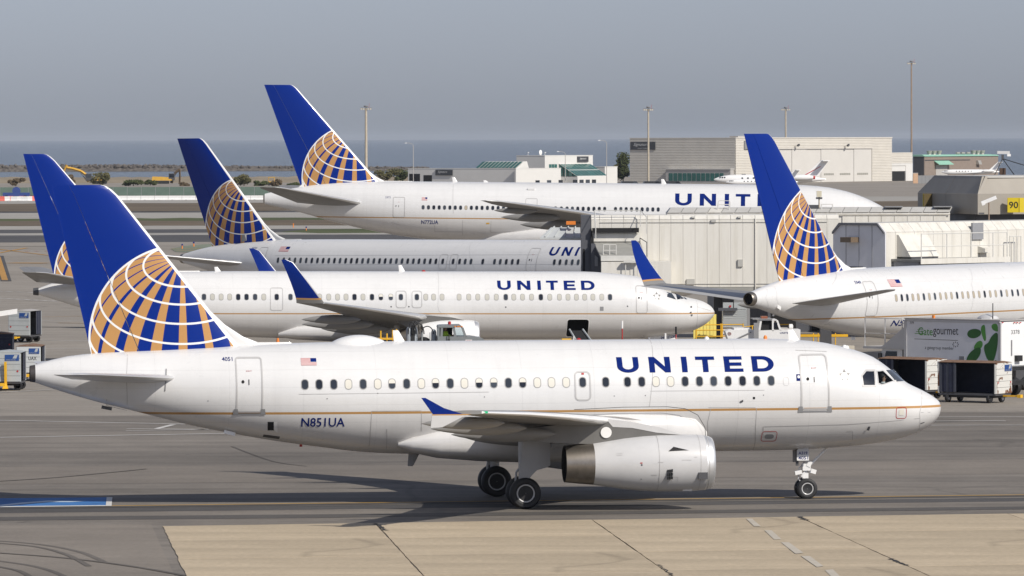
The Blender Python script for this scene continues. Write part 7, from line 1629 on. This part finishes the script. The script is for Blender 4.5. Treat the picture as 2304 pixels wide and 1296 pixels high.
# --- yellow nose dock panel, railings, roller cabinet
YP = Frame('dock_panel', 1560, 368, R(6), 'yellow corrugated dock panel standing below the parked airliner nose', 'panel', py=760)
n = 7
for i in range(n):
    x0, x1 = YP.y(1560 + 52 * i / n, 740)[0], YP.y(1560 + 52 * (i + 1) / n, 740)[0]; zt_ = YP.y(1585, 700 + (9 if i < 1 else 0), 0)[1] - .1 * abs(i - 4)
    MB().bx(x0 + .01, x1 - .01, -.03 * (i % 2), .08, .1, zt_).build('panel_strip', LYEL, YP.root)
MB().bx(YP.y(1560, 740)[0], YP.y(1612, 740)[0], .08, .2, .1, .3).build('base', DGREY, YP.root)
YR = Frame('yellow_railing', 1546, 364, 0, 'yellow tubular service railing in front of the yellow dock panel', 'railing', py=760)
def rz(py): return YR.y(1620, py)[1]
def rx(px): return YR.y(px, 745)[0]
b = MB()
for z in (rz(731), rz(743), rz(757)): MB().tube((rx(1566), 0, z), (rx(1672), 0, z + (.02)), .035, .035, 6).build('rail', YEL, YR.root, 40)
for px in (1566, 1622, 1625, 1672): MB().tube((rx(px), 0, .0), (rx(px), 0, rz(728)), .04, .04, 6).build('post', YEL, YR.root, 40)
MB().path([(rx(1624), -.5, rz(744)), (rx(1660), -.5, rz(738)), (rx(1698), -.5, rz(732))], .035).build('sloping_rail', YEL, YR.root, 40); MB().tube((rx(1692), -.5, 0), (rx(1692), -.5, rz(732)), .04).build('post', YEL, YR.root, 40)
Y2 = empty('yellow_railing', (0, 0, 0), 0, 'yellow rail run under the tail of the right airliner', 'railing'); Y2.location = (at(1752, 750, 376).x, 376, 0)
zz = at(1800, 730, 376).z; MB().tube((0, 0, zz), (at(1782, 750, 376).x - Y2.location.x, 0, zz), .035).build('rail', YEL, Y2); z2 = at(1830, 755, 376).z; MB().box((1.9 + .9, 0, z2), (3.2, .12, .16)).build('beam', YEL, Y2)
for x in (.05, .85, 2.2, 2.5, 3.6): MB().tube((x, 0, 0), (x, 0, zz - (.1 if x < 1 else .55)), .035).build('post', YEL, Y2)
RC = Frame('roller_cabinet', 1627, 364.5, 0, 'grey roller shutter cabinet under the big cream jet bridge', 'cabinet', py=740)
w_ = RC.y(1680, 720)[0]; z0, z1 = RC.y(1650, 737)[1], RC.y(1650, 697)[1]; z2 = RC.y(1650, 681)[1]
for i in range(8): MB().bx(0, w_, 0, .1, z0 + (z1 - z0) * i / 8 + .01, z0 + (z1 - z0) * (i + 1) / 8 - .01).build('shutter_slat', SILV2, RC.root)
MB().bx(0, w_, .1, 2, .0, z1).build('housing', CAPG, RC.root); MB().bx(0, w_ * .42, -.02, .5, z1 + .02, z2).build('control_panel', SILV2, RC.root); MB().bx(w_ * .46, w_, -.02, .5, z1 + .02, z2).build('control_panel', SILV2, RC.root); MB().lathe([(-.05, .07), (0, .07)], (w_ * .3, -.02, (z1 + z2) / 2), 'Y', 12).build('stop_button', RED, RC.root); MB().bx(-.3, w_ * .6, -.3, -.1, z1 - .05, z1 + .12).build('shelf', CABG, RC.root)
for i, px in enumerate((1606, 1688, 1708)):
    p = at(px, 740, 374); o = empty('support_column', (p.x, p.y, 0), 0, ('black support column behind the parked airliner nose', 'black support column right of the roller cabinet', 'thick dark column behind the tow tractor cab')[i], 'column', 'columns under the jet bridge'); MB().bx(0, .55, 0, .5, .25, 4.2).build('shaft', CABG, o); MB().bx(-.12, .67, -.1, .6, 0, .25).build('foot', DGREY, o)
# concrete block and dolly under the right airliner
p = at(1880, 775, 345); o = empty('concrete_block', (p.x, p.y, 0), R(20), 'pale concrete block with steel frame under the right airliner tail', 'block'); MB().bx(-1.6, 1.2, 0, .8, 0, 1.25).build('block', mat('pale_concrete', (.48, .44, .36), .8, var=.15), o); b = MB(); [b.tube((-.2 + i * .35, -.05, .1), (.1 + i * .2 - .1, -.05, 1.25), .04, .04, 5) for i in range(3)]; b.build('frame', DGREY, o)

# --- hydrant truck with driver
HT = Frame('hydrant_truck', 985, 338, R(3), 'grey hydrant fuelling truck with red beacon under the parked airliner engine', 'truck', py=765)
r_ = HT.root
def hx(px): return HT.y(px, 750)[0]
def hz(py): return HT.y(1030, py)[1]
TG2 = mat('truck_grey', (.20, .215, .22), .4, var=.08)
zr = hz(732)
cabm = MB().hexa([(hx(985), 0, .8), (hx(1041), 0, .8), (hx(1041), 2.1, .8), (hx(985), 2.1, .8)], [(hx(985), 0, hz(757)), (hx(1048), 0, hz(757)), (hx(1048), 2.1, hz(757)), (hx(985), 2.1, hz(757))]).build('cab', TG2, r_)
MB().prism([(hx(985), hz(737)), (hx(986.5), hz(733)), (hx(992), zr), (hx(1036), zr + .02), (hx(1041), hz(735)), (hx(1041), hz(737))], lambda u, v_, kk: Vector((u, -.02 if kk == 0 else 2.12, v_))).build('cab_roof', TG2, r_)
for a, c in (((986, 757), (986, 737)), ((993, 757), (994, 737)), ((1024, 757), (1020, 737)), ((1047, 757), (1040, 737))): MB().hexa([(hx(a[0]) - .06, 0, hz(a[1])), (hx(a[0]) + .08, 0, hz(a[1])), (hx(a[0]) + .08, .1, hz(a[1])), (hx(a[0]) - .06, .1, hz(a[1]))], [(hx(c[0]) - .06, 0, hz(c[1])), (hx(c[0]) + .08, 0, hz(c[1])), (hx(c[0]) + .08, .1, hz(c[1])), (hx(c[0]) - .06, .1, hz(c[1]))]).build('cab_pillar', TG2, r_)
MB().bx(hx(986), hx(1000), 1.9, 2.05, hz(757), hz(737)).build('cab_back', TG2, r_); MB().bx(hx(988), hx(1020), 1.2, 2.0, hz(757), hz(738)).build('cab_interior', NEARBLACK, r_)
MB().hexa([(hx(1025), .03, hz(756)), (hx(1046), .03, hz(756)), (hx(1046), .05, hz(756)), (hx(1025), .05, hz(756))], [(hx(1021), .03, hz(738)), (hx(1039), .03, hz(738)), (hx(1039), .05, hz(738)), (hx(1021), .05, hz(738))]).build('side_glass', CLEAR, r_)
MB().add([(hx(1047), .1, hz(757)), (hx(1040), .1, hz(738)), (hx(1040), 2.0, hz(738)), (hx(1047), 2.0, hz(757))], [(0, 1, 2, 3)]).build('windscreen', CLEAR, r_, recalc=False)
MB().prism([(hx(1046), .7), (hx(1046), hz(756.5)), (hx(1060), hz(757)), (hx(1080), hz(760)), (hx(1090), hz(765)), (hx(1092), .7)], lambda u, v_, kk: Vector((u, .05 if kk == 0 else 2.05, v_))).build('bonnet', TG2, r_)
MB().lathe([(0, .09), (.14, .09), (.18, .05)], (hx(1013), 1.0, zr + .02), 'Z', 12).build('beacon', RED, r_, 40)
for px in (1024, 1030, 1033, 1039): MB().box((hx(px), -.04, hz(734.5)), (.09, .05, .06)).build('marker_lamp', ORANGE, r_)
sgp = MB().bx(hx(1046), hx(1062), .03, .05, hz(768), hz(764.5)).build('placard', WHITE, r_); flat_text('placard_text', 'FLAMMABLE', sgp, hx(1047), hx(1061), hz(767), hz(765.3), .026, RED)
MB().tube((hx(1010), -.15, hz(768)), (hx(1010), -.15, hz(752)), .03).build('mirror_arm', BLACK, r_); MB().bx(hx(1007), hx(1012), -.2, -.1, hz(768), hz(763)).build('mirror', BLACK, r_)
MB().bx(hx(855), hx(990), .2, 1.9, .7, 1.0).build('chassis', BLACK, r_)
for px in (1065, 900, 940): link('wheel', cartwheel(.48, .3), r_, (hx(px), .2, .48)); link('wheel', cartwheel(.48, .3), r_, (hx(px), 1.9, .48))
VES = mat('vessel_grey', (.30, .33, .36), .45, var=.1)
for px, w_, pt in ((921, .17, 736), (934, .17, 735), (977, .15, 741)): MB().lathe([(1.0, w_), (hz(pt) - .2, w_), (hz(pt) - .08, w_ * .8), (hz(pt), w_ * .3)], (hx(px), .7, 0), 'Z', 14).build('filter_vessel', VES, r_, 40)
for px, rr in ((955, .52), (908, .36)):
    rl_ = MB(); rl_.lathe([(-.35, rr * .5), (-.35, rr), (-.3, rr), (-.3, rr * .8), (.3, rr * .8), (.3, rr), (.35, rr), (.35, rr * .5)], (hx(px), 1.0, 1.0 + rr), 'Y', 20); rl_.build('hose_reel', BLACK, r_, 40)
HOSE = BLACK
for px, hgt, wd in ((943, .62, .3), (962, .45, .35), (936, .75, .2), (928, .70, .22)):
    pts = [Vector((hx(px) + wd * math.cos(a), .45, hz(752) + hgt * math.sin(a))) for a in [math.pi * i / 10 for i in range(11)]]; MB().path(pts, .035, 6).build('hose', HOSE, r_, 40)
MB().bx(hx(926), hx(934), .5, .9, hz(768), hz(732)).build('hose_boom', BLACK, r_)
for px, pt in ((857, 744), (871, 750), (884, 742)): MB().tube((hx(px), .4, .9), (hx(px), .4, hz(pt)), .045).build('deck_stanchion', YEL, r_)
MB().bx(hx(852), hx(892), .3, 1.6, hz(764), hz(761)).build('lift_deck', YEL, r_); MB().path([(hx(886), .4, hz(760)), (hx(888), .4, hz(748)), (hx(895), .4, hz(742))], .08).build('fuel_elbow', YEL, r_)
for px in (950, 968, 985): MB().tube((hx(px), .25, 1.0), (hx(px), .25, hz(748)), .03).build('rack_post', SILV2, r_)
drv = empty('person', tuple((HT.M @ Vector((hx(1004), .75, 0)))[:2]) + (0,), R(3), 'truck driver in a yellow-green safety vest seated in the hydrant truck', 'person')
VEST = mat('hi_vis_vest', (.40, .62, .03), .6, var=.05); b = MB(); zs = hz(757) - .1
rings = []
for z, rx_, ry_ in ((-.2, .17, .22), (.05, .16, .21), (.28, .15, .22), (.38, .10, .16), (.42, .06, .07), (.48, .06, .07), (.52, .085, .08), (.62, .10, .085), (.70, .08, .07), (.74, .03, .03)): rings.append([Vector((rx_ * math.cos(2 * math.pi * j / 14), ry_ * math.sin(2 * math.pi * j / 14), zs + z)) for j in range(14)])
for i in range(len(rings) - 1): b.loft(rings[i:i + 2], 1 if i < 3 else 0, i == 0, i == len(rings) - 2)
b.tube((.05, -.2, zs + .25), (.28, -.22, zs + .08), .055, .045, 8, 1); b.tube((.28, -.22, zs + .08), (.52, -.12, zs + .2), .04, .035, 8, 0); b.build('body', [SKIN, VEST], drv, 50); hb = MB(); lump(hb, (-.02, 0, zs + .66), (.105, .095, .09)); hb.build('hair', HAIR, drv, 60)
# --- loader at the open cargo hatch
BL = Frame('belt_loader', 1283, 352.5, R(5), 'belt loader leaning into the open cargo hatch of the parked airliner', 'belt loader', 'belt loaders', py=760)
r_ = BL.root
def bxx_(px): return BL.y(px, 750)[0]
def bzz(py): return BL.y(1300, py)[1]
q0, q1, q2, q3 = (bxx_(1286), bzz(745)), (bxx_(1316), bzz(745)), (bxx_(1340), bzz(775)), (bxx_(1304), bzz(775))
MB().hexa([(q0[0], 1.2, q0[1] - .12), (q1[0], 1.2, q1[1] - .12), (q2[0], -1.6, q2[1] - .5), (q3[0], -1.6, q3[1] - .5)], [(q0[0], 1.2, q0[1]), (q1[0], 1.2, q1[1]), (q2[0], -1.6, q2[1] - .38), (q3[0], -1.6, q3[1] - .38)]).build('belt', NEARBLACK, r_)
for a, c in ((q0, q3), (q1, q2)): MB().tube((a[0], 1.2, a[1] + .06), (c[0], -1.6, c[1] - .3), .06, .06, 6).build('side_rail', SILV2, r_)
MB().bx(q3[0] - .6, q2[0] + .4, -2.4, -1.0, .3, 1.0).build('body', SILV2, r_); MB().bx(bxx_(1262), bxx_(1283), -.6, -.3, bzz(768), bzz(761)).build('control_box', YEL, r_); MB().lathe([(0, .13), (.08, .15), (.14, .1), (.18, .02)], (bxx_(1299), -.8, bzz(766)), 'Z', 12).build('beacon', RED, r_, 40); MB().tube((bxx_(1289), -.5, .3), (bxx_(1289), -.5, bzz(756)), .04).build('post', WHITE, r_); MB().bx(bxx_(1262), bxx_(1300), -.7, -.2, .3, bzz(768)).build('step', SILV2, r_)
for px in (1290, 1335): link('wheel', cartwheel(.34, .22), r_, (bxx_(px), -2.3, .34))
# red safety poles and lines under the parked nose, cone
SP = [(1400, 722, 740), (1497, 750, 768), (1521, 735, 768)]
for i, (px, y0, y1) in enumerate(SP):
    p = at(px, 750, 352); o = empty('warning_pole', (p.x, 352, 0), 0, ('white topped red pole under the parked airliner belly', 'red pole left of the nose wheel placard', 'red pole right of the nose wheel placard')[i], 'pole', 'red poles under the parked nose')
    zt_ = at(px, y0, 352).z; MB().tube((0, 0, 0), (0, 0, zt_ - .45), .035).build('shaft', RED, o); MB().tube((0, 0, zt_ - .45), (0, 0, zt_), .06).build('sleeve', WHITE if i < 2 else BLACK, o)
p = gp(625, 781); o = empty('traffic_cone', (p.x, p.y, 0), 0, 'orange traffic cone behind the taxiing airliner tail', 'cone'); MB().lathe([(0, .2), (.06, .2), (.06, .15), (.7, .05), (.72, .02)], (0, 0, 0), 'Z', 14).build('cone_body', ORANGE, o, 40); MB().bx(-.22, .22, -.22, .22, 0, .05).build('base', BLACK, o)

# ------------------------------------------------------------------ small jets on the far apron
def bizjet(px, py, Y, L, ang, label, red=False):
    p = at(px, py, Y); o = empty('business_jet', (p.x, p.y, 0), ang, label, 'jet', 'white business jets on the far apron'); z = max(p.z, 2.0); k = L / 28
    prof = [(0, .04), (.01, .25), (.04, .6), (.09, .95), (.14, 1.15), (.2, 1.2), (.62, 1.2), (.75, 1.05), (.87, .7), (.97, .3), (1.0, .1)]
    b = MB(); b.lathe([(t_ * L, r * k) for t_, r in prof], (0, 0, z), 'X', 20); b.build('fuselage', WHITE, o, 40)
    f = MB(); f.prism([(.80 * L, z + .9 * k), (.93 * L, z + .7 * k), (1.02 * L, z + 4.6 * k), (.95 * L, z + 4.6 * k)], lambda u, v_, kk: Vector((u, -.12 if kk == 0 else .12, v_))); fin = f.build('fin', WHITE, o)
    MB().hexa([(.955 * L, -3.6 * k, z + 4.5 * k), (1.02 * L, -3.6 * k, z + 4.5 * k), (1.02 * L, 3.6 * k, z + 4.5 * k), (.955 * L, 3.6 * k, z + 4.5 * k)], [(.96 * L, -3.5 * k, z + 4.65 * k), (1.015 * L, -3.5 * k, z + 4.65 * k), (1.015 * L, 3.5 * k, z + 4.65 * k), (.96 * L, 3.5 * k, z + 4.65 * k)]).build('tailplane', WHITE, o)
    if red: MB().prism([(.78 * L, z + .75 * k), (.80 * L, z + .75 * k), (.955 * L, z + 3.2 * k), (.945 * L, z + 3.2 * k)], lambda u, v_, kk: Vector((u, -.135 if kk == 0 else -.12, v_))).build('red_stripe', RED, fin)
    for s in (-1, 1):
        MB().hexa([(.42 * L, s * 1.0 * k, z - .9 * k), (.62 * L, s * 1.0 * k, z - .9 * k), (.68 * L, s * 12 * k, z - .2 * k), (.64 * L, s * 12 * k, z - .2 * k)], [(.42 * L, s * 1.0 * k, z - .6 * k), (.62 * L, s * 1.0 * k, z - .7 * k), (.68 * L, s * 12 * k, z - .12 * k), (.64 * L, s * 12 * k, z - .12 * k)]).build('wing', LGREY, o)
        e = MB().lathe([(.70 * L, .55 * k), (.74 * L, .72 * k), (.82 * L, .7 * k), (.88 * L, .45 * k)], (0, s * 1.75 * k, z + .45 * k), 'X', 16).build('engine', WHITE, o, 40)
        if red: MB().lathe([(.875 * L, .47 * k), (.895 * L, .40 * k)], (0, s * 1.75 * k, z + .45 * k), 'X', 16).build('nozzle', RED, e, 40)
    for x, y in ((.12 * L, 0), (.55 * L, -1.6 * k), (.55 * L, 1.6 * k)): g = MB().tube((x, y, z - .8 * k), (x, y, .4), .08).build('gear_leg', LGREY, o); link('wheel', cartwheel(.4, .25), g, (x, y, .4))
    for i in range(3): MB().box(((.055 + .02 * i) * L, -.72 * k - .12 * i * k, z + .55 * k), (.35 * k, .1, .28 * k), rz=-.5).build('cockpit_window', GLASS, o)
    for i in range(6): MB().box(((.25 + .05 * i) * L, -1.17 * k, z + .35 * k), (.4 * k, .08, .35 * k)).build('cabin_window', GLASS, o)
bizjet(1606, 404, 1490, 28.4, R(3), 'white business jet nosing left before the hangar, red stripe on its tail', True)
bizjet(1633, 410, 1420, 17.5, R(5), 'smaller white business jet in front of the red striped one')
bizjet(2118, 387, 1640, 16.5, R(2), 'white business jet parked before the brown block building')
# parked vans by the terminal
VAN = mat('van_dark', (.03, .032, .036), .35, var=.1)
for i, (px, m, lab) in enumerate(((1420, VAN, 'dark parked van left of the light mast'), (1470, VAN, 'dark parked van right of the light mast'), (1515, VAN, 'dark parked van at the end of the hangar windows'), (1270, VAN, 'dark low car before the terminal conservatory'))):
    p = at(px, 412, 1560); o = empty('parked_van', (p.x, p.y, 0), R(8), lab, 'van', 'vehicles parked by the terminal'); h_ = 2.0 if i < 3 else 1.5
    MB().prism([(-2.6, .5), (2.6, .5), (2.7, 1.2), (1.9, 1.35), (1.3, h_), (-2.5, h_), (-2.7, 1.2)], lambda u, v_, kk: Vector((u, -.95 if kk == 0 else .95, v_))).build('body', m, o); MB().prism([(1.25, h_ - .1), (1.75, 1.4), (.4, 1.4), (.4, h_ - .1)], lambda u, v_, kk: Vector((u, -.97 if kk == 0 else -.95, v_))).build('window', GLASS, o)
    for x in (-1.7, 1.7): link('wheel', cartwheel(.36, .22), o, (x, -.85, .36))
# taxiway edge markers
for i, (px, py) in enumerate(((410, 560), (436, 555), (689, 519), (660, 512))):
    p = gp(px, py); o = empty('edge_light', (p.x, p.y, 0), 0, ('blue topped edge light on the green island, left one', 'blue topped edge light on the green island, right one', 'blue topped edge light on the far grass patch', 'orange edge marker beyond the grass patch')[i], 'edge light', 'taxiway edge lights'); MB().tube((0, 0, 0), (0, 0, .42), .09, .06, 8).build('stem', ORANGE, o); MB().lathe([(.42, .10), (.56, .11), (.62, .03)], (0, 0, 0), 'Z', 10).build('lamp', BLUE if i < 3 else ORANGE, o)
# ------------------------------------------------------------------ sea air
hz = bpy.data.materials.new('sea_haze'); hz.use_nodes = True; ht = hz.node_tree; ht.nodes.clear()
hv = ht.nodes.new('ShaderNodeVolumePrincipled'); hm = ht.nodes.new('ShaderNodeOutputMaterial')
hv.inputs['Color'].default_value = (0.70, 0.76, 0.84, 1); hv.inputs['Density'].default_value = 2.6e-5; hv.inputs['Anisotropy'].default_value = 0.0
ht.links.new(hv.outputs[0], hm.inputs['Volume'])
hb_ = MB().bx(-62000, 62000, -600, 92000, -2.5, 62).build('haze', hz); tag(hb_, kind='stuff')
